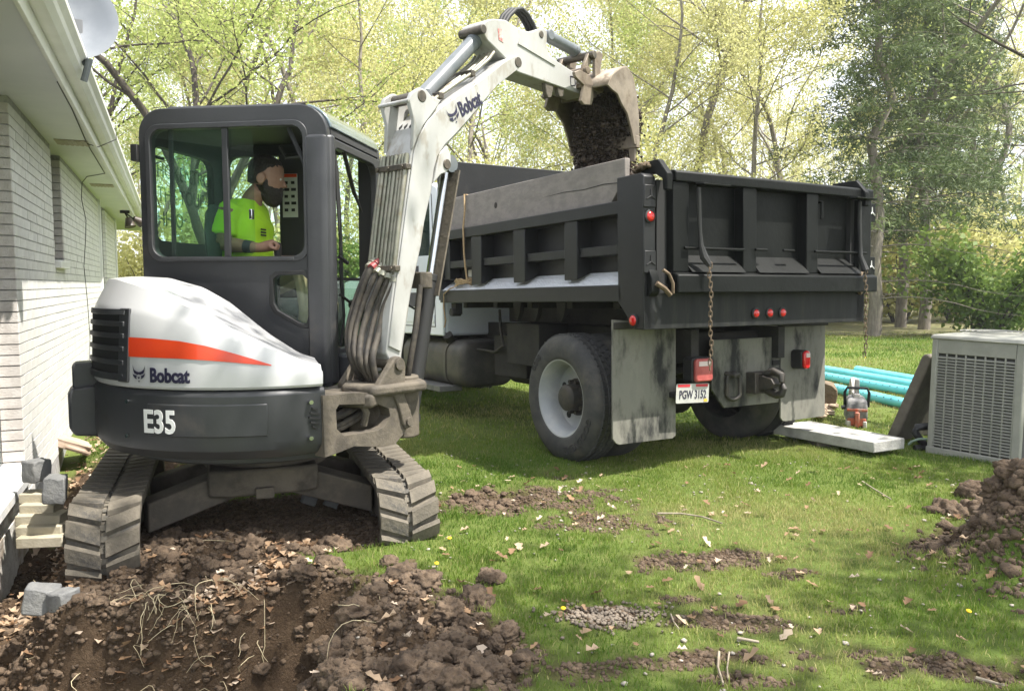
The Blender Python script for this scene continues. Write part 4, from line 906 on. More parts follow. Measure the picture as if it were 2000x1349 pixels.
# ---- left side of the body
for s, y0 in ((1, 0.0), (-1, WB)):
    def Y(d): return y0 - s * d
    def bx(name, m, x0, x1, d0, d1, z0, z1, bevel=.006):
        return tbox(name, m, x0, x1, min(Y(d0), Y(d1)), max(Y(d0), Y(d1)), z0, z1, bevel)
    bx('side_panel', M_tblk, .27, LB - .01, .15, .162, 1.40, 1.95, 0)
    bx('top_rail', M_tblk, .26, LB, .0, .17, 1.888, 1.98)
    bx('rub_rail', M_tblk, .24, LB, .0, .2, 1.275, 1.393)
    for i, (a, b) in enumerate(((.776, .945), (1.516, 1.70), (2.264, 2.455))):
        mb = MB(TM); mb.prism([(Y(.012), 1.889), (Y(.012), 1.44), (Y(.155), 1.50), (Y(.155), 1.889)], a, b, ax='x'); build(mb, 'side_stake', M_tblk, tk, bevel=.006)
    cuts = [.286, .776, .945, 1.516, 1.70, 2.264, 2.455, 2.95]
    for a, b in zip(cuts[0::2], cuts[1::2]):
        bx('mid_rail', M_tblk, a + .002, b - .002, .035, .15, 1.612, 1.68, .004)
    for a, b in zip([.286] + [1, 1, 1][:0], [LB - .01]):
        mb = MB(TM); mb.prism([(Y(.004), 1.396), (Y(.151), 1.495), (Y(.151), 1.480), (Y(.02), 1.394)], a, b, ax='x'); build(mb, 'tread_plate', M_diam, tk)
    bx('front_stake', M_tblk, 2.93, 3.06, .03, .155, 1.50, 1.887)
    # rear corner post
    mb = MB(TM); o_ = [(.285, 2.142), (.275, 1.274), (.10, 1.086), (.0, 1.086), (.0, 2.12), (.03, 2.142)]
    mb.prism(o_, min(Y(0), Y(.105)), max(Y(0), Y(.105))); build(mb, 'corner_post', M_tblk, tk, bevel=.008)
    for z in (1.545, 1.985):
        mb = MB(TM); q = arc(Y(.052), z, .016, 0, 360, 3)[:3]; mb.prism([(Y(.0) - .012 * s * -1, z - .075), (Y(.095), z - .075), (Y(.095), z + .075), (Y(0), z + .075)], -.016, -.001, ax='x'); br = build(mb, 'stake_bracket', M_tblk, tk, bevel=.004)
        mb = MB(TM)
        for a in (90, 210, 330): mb.cyl((-.019, Y(.05), z), (-.019, Y(.05) + .045 * math.cos(rad(a)), z + .045 * math.sin(rad(a))), .007, .004, n=6)
        build(mb, 'bracket_slot', M_dark, br)
    # tailgate hinge hook on top of the post
    mb = MB(TM); mb.prism([(.24, 2.15), (.20, 2.235), (-.02, 2.235), (-.11, 2.13), (-.11, 2.02), (-.07, 2.02), (-.06, 2.10), (.02, 2.145)], min(Y(.11), Y(.16)), max(Y(.11), Y(.16))); build(mb, 'gate_hinge', M_tgate, tk, bevel=.006)
    mb = MB(TM); mb.prism([(.06, 1.33), (.06, 2.1), (-.005, 2.1), (-.005, 1.33)], min(Y(.112), Y(.2)), max(Y(.112), Y(.2))); build(mb, 'recess_shade', M_dark, tk)  # dark block stands in for the shaded recess beside the tailgate
    # gate latch at the foot of the post
    mb = MB(TM); mb.prism([(-.02, 1.31), (-.05, 1.34), (-.05, 1.43), (-.02, 1.49), (.05, 1.49), (.05, 1.31)], min(Y(.03), Y(.10)), max(Y(.03), Y(.10))); build(mb, 'latch_plate', M_tgate, tk, bevel=.005)
    mb = MB(TM); mb.tube([(-.06, Y(.12), 1.49), (-.075, Y(.16), 1.46), (-.08, Y(.19), 1.40), (-.07, Y(.2), 1.33)], .012, 8); mb.tube([(-.06, Y(.06), 1.40), (-.08, Y(.12), 1.36), (-.075, Y(.17), 1.32)], .018, 8); build(mb, 'latch_hook', M_chain, tk)
for z in (1.545, 1.985):
    mb = MB(TM); mb.box(-.016, -.001, WB - .115, WB + .02, z - .075, z + .075); br = build(mb, 'stake_bracket', M_tgate, tk, bevel=.004)
    mb = MB(TM)
    for a in (90, 210, 330): mb.cyl((-.02, WB - .06, z), (-.02, WB - .06 + .045 * math.cos(rad(a)), z + .045 * math.sin(rad(a))), .007, .004, n=6)
    build(mb, 'bracket_slot', bpy.data.materials['white_trim'], br)  # white strokes stand in for daylight showing through the slots
# head board, floor, sub-frame
tbox('head_board', M_tblk, LB - .04, LB + .03, WB, -.001, 1.30, 2.69)
tbox('bed_floor', M_tblk, .0, LB, WB + .02, -.16, 1.33, 1.40, 0)
for x in (.5, 1.1, 1.7, 2.3, 2.9): tbox('cross_member', M_under, x, x + .08, WB + .25, -.2, 1.22, 1.328, .004)
for y in (-.72, -1.68): tbox('frame_rail', M_under, .25, 6.2, y - .04, y + .04, .80, 1.06, .006); 
for y in (-.80, -1.62): tbox('hoist_rail', M_under, .2, 3.0, y - .05, y + .05, 1.07, 1.215, .006)
for x in (.45, 1.9, 3.0): tbox('frame_crossmember', M_under, x, x + .1, -1.63, -.77, .84, 1.02)
# ---- rear apron and tailgate
tbox('apron', M_apron, .0, .05, WB, -.001, 1.086, 1.335, .004)
mb = MB(TM); mb.prism([(-.10, 1.33), (.03, 1.33), (.03, 1.475), (-.06, 1.475), (-.10, 1.455)], WB - .03, -.22); build(mb, 'gate_beam', M_tgate, tk, bevel=.01)
tbox('gate_panel', M_tgate, .035, .05, WB + .0, -.215, 1.476, 2.10, 0)
mb = MB(TM); mb.prism([(-.07, 2.09), (.055, 2.09), (.055, 2.17), (-.05, 2.17), (-.07, 2.155)], WB - .005, -.225); build(mb, 'gate_top_rail', M_tgate, tk, bevel=.008)
for a, b in ((-.36, -.216), (-1.033, -.894), (-1.723, -1.59), (WB, -2.237)): tbox('gate_stile', M_tgate, -.055, .034, a, b, 1.477, 2.089, .006)
for a, b in ((-.892, -.362), (-1.588, -1.035), (-2.235, -1.725)):
    mb = MB(TM); mb.prism([(-.09, 1.476), (.034, 1.60), (.034, 1.59), (-.08, 1.4765)], a, b); build(mb, 'gate_slope', M_tgate, tk, bevel=.003)
for a, b, z in ((-.30, -.88, 1.64), (-1.12, -1.0, 1.645), (-1.42, -1.30, 1.645), (-1.66, -2.3, 1.645)):
    mb = MB(TM); mb.cyl((-.075, a, z), (-.075, b, z), .010, n=8); build(mb, 'gate_rod', M_tgate, tk)
for y in (-.40, -2.06):
    mb = MB(TM); mb.prism([(-.075, 2.07), (-.155, 2.065), (-.16, 2.078), (-.075, 2.085)], y - .26, y); build(mb, 'gate_ledge', M_tgate, tk, bevel=.004)
mb = MB(TM); mb.tube([(-.02, -1.76, 2.03), (-.06, -1.76, 2.03), (-.06, -1.76, 1.94), (-.06, -1.755, 1.9)], .012, 6); build(mb, 'gate_hook', M_tgate, tk)
# marker lamps
def lamp(name, c, n, r=.036):
    c, n = Vector(c), Vector(n); mb = MB(TM); mb.lathe([(.001, .0), (r + .010, .0), (r + .010, .010), (r, .014)], c, n, 24); rim = build(mb, name, M_blackr, tk)
    mb = MB(TM); mb.lathe([(.001, .024), (r * .6, .022), (r * .9, .016), (r, .006)], c, n, 24); build(mb, 'lens', M_red, rim, smooth=60)
lamp('marker_lamp', (-.002, -.052, 1.85), (-1, 0, 0)); lamp('marker_lamp', (.10, .001, 1.147), (0, 1, 0), .038)
for y in (-1.086, -1.236, -1.38): lamp('marker_lamp', (-.001, y, 1.177), (-1, 0, 0), .032)
# chains
def link_mesh():
    mb = MB(); P = []
    for i in range(14):
        a = 2 * math.pi * i / 14; P.append((.0105 * math.cos(a), 0, .0115 * (1 if math.sin(a) > 0 else -1) + .0105 * math.sin(a)))
    mb.tube(P, .0042, 6, closed=True); q = mb.mesh('chain_link'); finish(q, 60); q.materials.append(M_chain); return q
LK = link_mesh()
for (y, zt_, zb, wrap) in ((-.475, 1.52, .80, [(-.12, -.39, 2.05), (-.11, -.40, 1.9), (-.10, -.42, 1.75), (-.10, -.43, 1.66), (-.11, -.45, 1.58), (-.14, -.475, 1.52)]), (-2.20, 1.50, .815, [(-.11, -2.16, 2.05), (-.10, -2.17, 1.9), (-.10, -2.18, 1.75), (-.10, -2.19, 1.62), (-.14, -2.20, 1.50)])):
    mb = MB(TM); mb.tube(wrap, [.014, .016, .014, .018, .03, .02][:len(wrap)], 8); ch = build(mb, 'chain_sleeve', M_blackr, tk)
    k = 0; z = zt_
    while z > zb:
        o = bpy.data.objects.new('chain_link', LK); COL.objects.link(o); o.parent = ch
        o.matrix_local = Matrix.Translation((-.145 + .004 * math.sin(k), y + .006 * math.sin(k * .7) - (zt_ - z) * .01, z)) @ Matrix.Rotation(rad(90 * (k % 2) + 40), 4, 'Z'); z -= .0335; k += 1
# rusty chain coil on the left post
mb = MB(TM); P = []
for i in range(40): a = i * .62; P.append((.12 + .06 * math.cos(a) * (1 + .2 * math.sin(i)), -.09 + .03 * math.sin(a * 1.3), 2.165 + .03 * abs(math.sin(a * .5)) + .012 * (i % 3)))
mb.tube(P, .013, 6); build(mb, 'chain_heap', M_chain, tk, smooth=60)
# ---- mud flaps, hitch plate, lamps, number plate
for pts in ([(.03, 1.15), (.03, .30), (.0, .265), (-.03, .252), (-.54, .247), (-.572, .265), (-.572, 1.1)], [(-1.73, 1.1), (-1.735, .30), (-1.76, .27), (-1.80, .262), (-2.28, .265), (-2.30, .28), (-2.29, 1.1)]):
    mb = MB(TM); mb.prism(pts, .30, .315, ax='x'); build(mb, 'mud_flap', M_flap, tk, bevel=.003)
tbox('flap_hanger', M_under, .29, .33, -.6, .02, 1.08, 1.13); tbox('flap_hanger', M_under, .29, .33, -2.32, -1.72, 1.05, 1.1)
mb = MB(TM); mb.prism([(-.965, .97), (-1.778, .97), (-1.73, .425), (-1.10, .429), (-.96, .589)], .318, .34, ax='x'); hp = build(mb, 'hitch_plate', M_flap, tk, bevel=.004)
for y in (-1.16, -1.66):
    mb = MB(TM); P = [(.28 + .02 * math.cos(a), y + .052 * math.cos(a), .60 + .05 * (1 if math.sin(a) > 0 else -1) + .052 * math.sin(a)) for a in np.linspace(0, 2 * math.pi, 24, endpoint=False)]
    mb.tube(P, .018, 8, closed=True); build(mb, 'tow_ring', M_hub, hp, smooth=60)
    mb = MB(TM); mb.tube([(.32, y - .05, .70), (.25, y - .02, .69), (.25, y + .02, .69), (.32, y + .05, .70)], .02, 8); build(mb, 'ring_bracket', M_hub, hp)
mb = MB(TM); yc = -1.43; mb.box(.22, .317, yc - .09, yc + .09, .53, .70); mb.prism([(.22, .68), (.10, .66), (.07, .62), (.10, .58), (.22, .56)], yc - .03, yc + .05)
mb.tube([(.2, yc - .02, .56), (.10, yc - .02, .53), (.05, yc - .02, .54), (.03, yc - .02, .585), (.05, yc - .02, .62)], [.035, .035, .03, .026, .018], 10); mb.tube([(.2, yc, .68), (.12, yc - .0, .715), (.05, yc - .01, .69), (.04, yc, .63)], [.03, .032, .03, .02], 10)
build(mb, 'pintle_hook', M_hub, hp, bevel=.006)
mb = MB(TM); mb.prism(rrect(-.835, -.64, .662, .855, .03), .20, .30, ax='x'); tl = build(mb, 'tail_lamp', M_blackr, tk, bevel=.01)
mb = MB(TM); mb.prism(rrect(-.825, -.65, .672, .845, .028), .165, .202, ax='x'); build(mb, 'lens', M_redd, tl, bevel=.012)
mb = MB(TM); mb.box(.160, .166, -.80, -.675, .79, .825); build(mb, 'reverse_lens', pmat('milky_lens', (.6, .5, .48), rough=.4), tl)
mb = MB(TM); mb.prism(rrect(-1.935, -1.85, .70, .86, .035), .19, .30, ax='x'); tl = build(mb, 'tail_lamp', M_blackr, tk, bevel=.008)
mb = MB(TM); mb.prism(rrect(-1.93, -1.855, .705, .855, .034), .16, .192, ax='x'); build(mb, 'lens', M_red, tl, bevel=.012)
mb = MB(TM); mb.box(.155, .161, -1.915, -1.87, .80, .835); build(mb, 'reverse_lens', bpy.data.materials['milky_lens'], tl)
M_plate = pmat('plate_white', (.36, .36, .335), (.42, .42, .39), scale=10, rough=.5, dust=(.45, .4, .3), dscale=9, dlo=.55, dhi=.9)
PM = TM @ Matrix.Translation((.20, -.645, .59)) @ Matrix.Rotation(rad(2.5), 4, 'X')
mb = MB(PM); mb.prism(rrect(-.165, .165, -.072, .072, .012), -.002, .002, ax='x'); pl = build(mb, 'number_plate', M_plate, tk)
fnp = lambda x, y, z: PM @ Vector((-.004 - z, -x, y))
lettering('plate_lettering', 'PGW 3152', fnp, .088, M_navy, pl, sx=.68, bold=.0006, align='CENTER'); pl.children[0].data.transform(Matrix.Translation(TM.to_3x3().inverted() @ (PM.to_3x3() @ Vector((0, 0, -.038)))))
mb = MB(PM); mb.box(-.004, -.0022, -.15, -.03, .048, .068); mb.box(-.004, -.0022, .03, .15, .048, .068); build(mb, 'plate_band', pmat('plate_red', (.5, .03, .04), rough=.5), pl)
mb = MB(PM); mb.box(-.004, -.0022, -.15, -.115, -.066, -.045); build(mb, 'plate_sticker', pmat('plate_yellow', (.7, .4, .04), rough=.5), pl)
tbox('plate_bracket', M_under, .21, .30, -.78, -.50, .56, .60)
# ---- wheels
RW, ZW, XW = .515, .515, 1.02
def tyre(parent_y, s, detailed):
    y0 = parent_y     # outer face; s = -1: the tyre lies at smaller y
    mb = MB(TM); prof = [(.30, .02), (.31, .0), (.335, -.006), (.38, -.012), (.44, -.006), (.475, .012), (.497, .035), (RW - .012, .06), (RW - .012, .20), (.497, .225), (.475, .245), (.44, .265), (.38, .27), (.31, .262), (.30, .24)]
    mb.lathe([(r, h) for r, h in prof], (XW, y0, ZW), (0, s, 0), 72); t = build(mb, 'tyre', M_tyre, tk, smooth=50)
    if detailed:
        rows = [(.030, .045), (.082, .04), (.130, .04), (.178, .045)]
        for ri, (h, w) in enumerate(rows):
            bm_ = MB(); hw = w / 2
            bm_.loft([[(-.026, -hw, 0), (.026, -hw, 0), (.026, hw, 0), (-.026, hw, 0)], [(-.024, -hw + .002, .014), (.024, -hw + .002, .014), (.024, hw - .002, .014), (-.024, hw - .002, .014)]])
            q = bm_.mesh('tread_block'); finish(q, 30); q.materials.append(M_tyre)
            N = 54
            for i in range(N):
                a = 2 * math.pi * (i + .5 * (ri % 2)) / N
                rr = (RW - .014) if 0 < ri < 3 else RW - .020
                o = bpy.data.objects.new('tread_block', q); COL.objects.link(o); o.parent = t
                o.matrix_local = Matrix.Translation((XW, y0, ZW)) @ Matrix.Rotation(a, 4, 'Y') @ Matrix.Translation((0, s * (h + w / 2 + .012), rr)) @ Matrix.Rotation((.22 if ri == 0 else -.22 if ri == 3 else 0) * -s, 4, 'X')
    return t
t1 = tyre(-.015, -1, True)
tyre(-.33, -1, False); tyre(WB + .015, 1, True); tyre(WB + .33, 1, False)
def wheel(y0, s):
    mb = MB(TM); mb.lathe([(.318, .012), (.312, .0), (.300, .004), (.292, .02), (.272, .05), (.262, .10), (.252, .165), (.235, .178), (.16, .182), (.13, .18), (.001, .18)], (XW, y0, ZW), (0, s, 0), 56); w = build(mb, 'wheel_rim', M_rim, tk, smooth=40)
    mb = MB(TM); mb.lathe([(.15, .185), (.15, .165), (.11, .16), (.105, .06), (.09, .045), (.06, .04), (.001, .04)], (XW, y0, ZW), (0, s, 0), 28); build(mb, 'hub', M_hub, w, smooth=40)
    for i in range(10):
        a = 2 * math.pi * i / 10; c = Vector((XW + .128 * math.cos(a), y0, ZW + .128 * math.sin(a))); mb = MB(TM); mb.cyl(c + Vector((0, s * .18, 0)), c + Vector((0, s * .115, 0)), .016, n=6); build(mb, 'wheel_nut', M_hub, w)
    for i in range(5):
        a = 2 * math.pi * (i + .3) / 5; c = Vector((XW + .205 * math.cos(a), y0 + s * .176, ZW + .205 * math.sin(a))); mb = MB(TM); mb.cyl(c, c + Vector((0, s * .004, 0)), .028, n=14); build(mb, 'hand_hole', M_dark, w)
wheel(-.015, -1); wheel(WB + .015, 1)
# raised lettering on the near tyre
M_tlet = pmat('tyre_lettering', (.028, .028, .03), (.05, .048, .045), scale=20, rough=.7)
def on_tyre(a_mid, r0, width):
    return lambda x, y, z: TM @ Vector((XW - (r0 + y) * math.cos(a_mid - (x - width / 2) / r0), .0 - .007 + z, ZW + (r0 + y) * math.sin(a_mid - (x - width / 2) / r0))) if False else TM @ Vector((XW - (r0 + y) * math.sin(a_mid + (x - width / 2) / r0) * -1 * -1, -.0085 + z, ZW + (r0 + y) * math.cos(a_mid + (x - width / 2) / r0)))
lettering('tyre_lettering', 'GOODYEAR', lambda x, y, z: TM @ Vector((XW - (.385 + y) * math.sin(rad(105) + x / .385), -.0005 + z, ZW + (.385 + y) * math.cos(rad(105) + x / .385))), .082, M_tlet, t1, ext=.003, bold=.001)
lettering('tyre_lettering', 'G205', lambda x, y, z: TM @ Vector((XW - (.39 + y) * math.sin(rad(-62) + x / .39), -.0005 + z, ZW + (.39 + y) * math.cos(rad(-62) + x / .39))), .07, M_tlet, t1, ext=.003)
mb = MB(TM); mb.cyl((XW, -.3, ZW), (XW, WB + .3, ZW), .10, n=16); mb.lathe([(.001, -.24), (.14, -.2), (.22, -.06), (.22, .06), (.14, .2), (.001, .24)], (XW, -1.2, ZW), (0, 1, 0), 20); build(mb, 'rear_axle', M_under, tk)
for y in (-.72, -1.68):
    mb = MB(TM); mb.prism([(.30, .74), (.65, .66), (1.02, .63), (1.4, .66), (1.75, .74), (1.75, .78), (1.4, .73), (1.02, .72), (.65, .73), (.3, .78)], y - .04, y + .04); build(mb, 'leaf_spring', M_under, tk)
mb = MB(TM); mb.cyl((.4, -1.0, .68), (2.0, -1.0, .75), .06, n=12); mb.cyl((1.9, -.62, .62), (2.6, -.62, .62), .15, n=20); build(mb, 'air_reservoir', M_under, tk)
tbox('valve_box', M_under, 1.75, 2.3, -.62, -.30, .70, 1.08); tbox('battery_box', M_under, 2.15, 2.75, -.70, -.42, .55, .95)
mb = MB(TM); mb.box(1.745, 1.75, -.44, -.36, .72, .92); build(mb, 'bracket_plate', pmat('cream_plate', (.45, .42, .3), rough=.7), tk)
for x in (1.35, 1.75, 2.05): mb = MB(TM); mb.prism([(x - .07, 1.27), (x + .07, 1.27), (x + .05, 1.18), (x, 1.10), (x - .05, 1.18)], -.30, -.26); build(mb, 'body_bracket', M_under, tk)
mb = MB(TM); mb.tube([(2.6, -.4, 1.2), (2.5, -.35, 1.0), (2.45, -.35, .86), (2.7, -.4, .78), (3.0, -.35, .8)], .014, 6); build(mb, 'air_line', M_hub, tk)
# fuel tank and step
mb = MB(TM); rings = []
for x, k in ((2.98, .82), (3.0, .94), (3.05, 1.0), (4.4, 1.0)):
    rings.append([(x, -.47 + (p[0] + .47) * k, .64 + (p[1] - .64) * k) for p in rrect(-.82, -.16, .40, .88, .15)])
mb.loft(rings); ft = build(mb, 'fuel_tank', M_tank, tk, smooth=50)
for x in (3.30, 3.95):
    mb = MB(TM); o_ = rrect(-.83, -.148, .392, .888, .155); i_ = rrect(-.815, -.165, .405, .875, .148); mb.prism(o_, x, x + .05, ax='x', holes=[i_]); build(mb, 'tank_strap', M_tank, ft)
tbox('cab_step', pmat('step_grey', (.1, .1, .1), (.16, .155, .145), scale=8, rough=.6), 3.22, 4.5, -.30, -.04, .355, .415)
mb = MB(TM); mb.cyl((3.35, -.25, .86), (3.30, -.18, .94), .05, n=14); build(mb, 'fuel_cap', M_under, ft)
# ---- cab
mb = MB(TM); sd_ = [(3.32, .925), (3.32, 2.2), (3.42, 2.48), (3.6, 2.55), (4.6, 2.50), (4.95, 1.85), (5.05, 1.70), (6.3, 1.55), (6.4, .80), (5.9, .80), (5.8, 1.0), (5.3, 1.05), (4.9, .925)]
CYL, CYR = -.14, -2.25
wn_ = [(3.62, 1.78), (3.62, 2.38), (4.5, 2.36), (4.78, 1.80)]
mb.prism(sd_, CYL - .03, CYL, holes=[wn_]); cb = build(mb, 'cab_side', M_tcab, tk, bevel=.02)
mb = MB(TM); mb.prism(sd_, CYR, CYR + .03, holes=[wn_]); build(mb, 'cab_side', M_tcab, tk, bevel=.02)
mb = MB(TM); mb.prism([(x, z) for x, z in sd_], CYR + .031, CYL - .031); build(mb, 'cab_shell', M_tcab, tk, bevel=.03)
mb = MB(TM); mb.prism(wn_, CYL - .02, CYL - .012); build(mb, 'cab_window', M_glassd, tk)
mb = MB(TM)
for L_ in ([(3.50, 1.02), (3.52, 1.75), (3.55, 2.42)], [(3.5, 1.02), (4.75, 1.02)]):
    for a, b in zip(L_[:-1], L_[1:]): mb.tube([(a[0], CYL + .001, a[1]), (b[0], CYL + .001, b[1])], .005, 5)
build(mb, 'door_gap', M_under, cb, smooth=0)
mb = MB(TM); mb.box(3.52, 4.9, CYL - .002, CYL + .008, 1.06, 1.14); build(mb, 'sill_moulding', M_tcab, cb, bevel=.004)
for (s_, x, z, sz, m1, plate) in (('OHIO', 4.40, 1.56, .14, M_wlett, True), ('CO. INC.', 4.75, 1.395, .13, M_navy, False), ('1015', 4.47, 1.26, .15, M_wlett, True)):
    if plate: mb = MB(TM); w_ = .58 if s_ == '1015' else .5; mb.box(x - w_, x + .04, CYL + .001, CYL + .004, z - .03, z + sz * .85); build(mb, 'door_panel', M_navy, cb)
    lettering('door_lettering', s_, (lambda x0, z0: lambda px_, py, pz: TM @ Vector((x0 - px_, CYL + .006 + pz, z0 + py)))(x, z), sz, m1, cb, sx=1.0)
mb = MB(TM); mb.prism(rrect(3.80, 3.98, 1.55, 1.95, .04), CYL + .14, CYL + .30, ax='x') if False else mb.prism(rrect(.06, .22, 1.45, 1.90, .03), 3.95, 4.03, ax='x'); build(mb, 'side_mirror', M_blackr, tk, bevel=.01)
mb = MB(TM); mb.tube([(4.0, .14, 1.9), (4.05, .1, 2.05), (4.1, CYL, 2.1)], .013, 6); mb.tube([(4.0, .14, 1.45), (3.98, .05, 1.3), (4.0, CYL, 1.2)], .013, 6); build(mb, 'mirror_arm', M_blackr, tk)
for y in (CYL - .32, CYR + .32):
    mb = MB(TM); mb.lathe([(.28, .02), (.31, .0), (.38, -.01), (.46, .01), (.505, .05), (.505, .2), (.46, .24), (.38, .26), (.28, .24), (.001, .24), (.001, .12), (.26, .1), (.28, .02)], (5.55, y + .1, .46), (0, -1 if y > -1 else 1, 0), 48); build(mb, 'front_wheel', M_tyre, tk, smooth=45)
mb = MB(TM); mb.cyl((2.9, -.02, 1.18), (2.9, -.12, 1.18), .04, n=16); mb.box(2.85, 2.95, -.12, -.05, 1.16, 1.27); build(mb, 'body_lamp', M_under, tk)
mb = MB(TM); mb.box(2.64, 2.72, -.15, -.12, 1.52, 1.59); build(mb, 'side_lamp', pmat('clear_lamp', (.5, .48, .42), rough=.3), tk, bevel=.006)
# ---- planks standing on the body sides, rope, bar
pb = [(3.10, 2.30), (.258, 2.282), (.262, 2.15), (.414, 1.984), (2.985, 1.984), (3.135, 2.13)]
def plank(base, y, pb, label):
    th = thing('wooden_plank', TM @ Vector(base), label, 'plank'); mb = MB(TM); n_ = 26; top = []
    mb.prism(pb, y, y + .045); o = build(mb, 'board', M_wood, th, bevel=.006); return th, o
pk1, o = plank((1.7, -.08, 1.983), -.10, pb, 'weathered grey plank standing on edge along the near side of the truck body')
mb = MB(TM); mb.lathe([(.001, .0035), (.012, .003), (.02, .0015), (.028, .0)], (2.06, -.0548, 2.14), (0, 1, 0), 14); build(mb, 'knot', pmat('dark_knot', (.03, .024, .02), rough=.9), pk1)
mb = MB(TM); P = [(.30, -.0545, 2.115), (.5, -.0545, 2.128), (.75, -.0545, 2.118), (1.0, -.0545, 2.13), (1.3, -.0545, 2.122)]; mb.tube(P, [.003, .004, .003, .003, .0005], 4); build(mb, 'crack', M_dark, pk1)
pb2 = [(3.0, 2.27), (.5, 2.27), (.5, 1.984), (3.0, 1.984)]
plank((1.7, WB + .1, 1.983), WB + .06, pb2, 'second grey plank on the far side of the truck body, only its top corner showing')
M_rope = pmat('tan_rope', (.28, .19, .1), (.4, .29, .16), scale=60, rough=.9)
rp_ = thing('rope', TM @ Vector((2.6, .01, 1.4)), 'tan rope tied over the plank and coiled on the truck body ledge', 'rope')
mb = MB(TM); mb.tube([(2.615, -.075, 2.295), (2.612, -.035, 2.30), (2.60, -.03, 2.15), (2.57, .006, 1.98), (2.55, .012, 1.75), (2.53, .012, 1.62), (2.50, .005, 1.46)], .009, 7); build(mb, 'strand', M_rope, rp_, smooth=60)
mb = MB(TM); P = [(2.66 + (.17 + .02 * math.sin(i)) * math.cos(i * .6), -.045 + .035 * math.sin(i * .6), 1.436 + .006 * (i % 5) + .0012 * i) for i in range(44)]; mb.tube(P, .008, 6); build(mb, 'coil', M_rope, rp_, smooth=60)
mb = MB(TM); mb.tube([(2.75, -.02, 1.44), (2.86, .01, 1.41), (2.98, .015, 1.36), (2.99, .015, 1.22), (2.95, .015, 1.1), (2.98, .015, 1.03)], .007, 6); build(mb, 'loose_end', M_rope, rp_, smooth=60)
bar = MB(TM); bar.cyl((3.04, -.3, 2.02), (2.2, -.32, 2.28), .022, n=12); bar.cyl((3.04, -.3, 2.02), (3.03, -.3, 2.023), .03, n=12)
single(bar, 'steel_bar', M_cylg, TM @ Vector((3.04, -.3, 2.0)), 'short grey steel bar sticking up behind the end of the plank', 'bar')
# ================================================================== operator in the cab
def limb(mb, pts, rs, n=12): mb.tube(pts, rs, n)
def remesh(o, vox, it=6):
    md = o.modifiers.new('remesh', 'REMESH'); md.mode = 'VOXEL'; md.voxel_size = vox; md.use_smooth_shade = True
    if it: sm = o.modifiers.new('smooth', 'SMOOTH'); sm.iterations = it; sm.factor = .5
    return o
M_skin = pmat('skin', (.27, .15, .105), (.33, .185, .13), scale=12, rough=.55)
M_hair = pmat('dark_hair', (.012, .009, .007), (.022, .016, .012), scale=60, rough=.55, bump=.6, bscale=120)
M_shirt = pmat('lime_shirt', (.42, .72, .02), (.48, .80, .03), scale=6, rough=.8, bump=.2, bscale=14)
M_trs = pmat('tan_trousers', (.33, .25, .15), (.4, .31, .2), scale=9, rough=.85)
def xp(u, v, y): return aty(XU, u, v, y)
hc = xp(513, 350, .40); YM = .40
man = thing('person', XU @ Vector((-.1, YM, 1.30)), 'bearded person in a lime green t-shirt and tan trousers seated at the excavator controls', 'person')
HM = XU @ Matrix.Translation((hc.x - .005, YM, hc.z - .125)) @ Matrix.Rotation(rad(16), 4, 'Z') @ Matrix.Rotation(rad(11), 4, 'Y') @ Matrix.Scale(1.14, 4)
def ell(fc, fr, sr, h, n=20): return [(fc + fr * math.cos(a), sr * math.sin(a), h) for a in np.linspace(0, 2 * math.pi, n, endpoint=False)]
HEAD = [(0, .058, .030, .030), (.012, .052, .046, .044), (.04, .040, .062, .056), (.07, .024, .076, .064), (.11, .010, .090, .071), (.15, .0, .097, .075), (.19, -.004, .092, .073), (.22, -.008, .072, .060), (.237, -.01, .04, .036)]
mb = MB(HM); mb.loft([ell(fc, fr, sr, h) for h, fc, fr, sr in HEAD])
mb.loft([[(.088, -.012, .128), (.088, .012, .128), (.098, .006, .13), (.098, -.006, .13)], [(.084, -.02, .082), (.084, .02, .082), (.130, .010, .087), (.130, -.010, .087)]])       # nose
mb.loft([ell(.085, .012, .04, .132, 10), ell(.088, .010, .042, .142, 10)])                                                                   # brow
for s in (-1, 1): mb.loft([[(-.012 + .028 * math.cos(a) * k, s * (.070 + d), .105 + .034 * math.sin(a) * k) for a in np.linspace(0, 6.28, 10, endpoint=False)] for k, d in ((.7, 0), (1, .012), (.85, .018))])
mb.M = XU
def rel(p): return XU.inverted() @ (HM @ Vector(p))
nb = rel((-.02, 0, .05)); sh = Vector((hc.x - .10, YM, 1.925))
limb(mb, [nb, nb.lerp(sh, .6), sh + Vector((0, 0, -.06))], [.058, .062, .085])
shR, elR, wrR = Vector((sh.x - .03, YM - .21, 1.865)), xp(436, 476, .17), xp(506, 484, .15)
kn = xp(536, 478, .165)
limb(mb, [shR, shR.lerp(elR, .5), elR], [.06, .052, .046]); limb(mb, [elR, elR.lerp(wrR, .35), wrR], [.046, .046, .030])
limb(mb, [wrR, wrR.lerp(kn, .5), kn], [.030, .036, .036])
for k in range(4):      # fingers closing over the joystick
    y = kn.y - .030 + k * .020; ln = [.9, 1.0, .97, .8][k]; b0 = kn + Vector((-.004, y - kn.y, .012 - .003 * k))
    limb(mb, [b0 + Vector((-.02, 0, -.004)), b0 + Vector((.020 * ln, 0, .004)), b0 + Vector((.038 * ln, 0, -.014)), b0 + Vector((.032 * ln, .0, -.036)), b0 + Vector((.016, 0, -.044))], [.0105, .0105, .0095, .009, .0075], 8)
limb(mb, [kn + Vector((-.035, -.02, -.004)), kn + Vector((-.012, -.038, -.012)), kn + Vector((.012, -.036, -.024)), kn + Vector((.026, -.028, -.034))], [.013, .012, .0105, .008], 8)
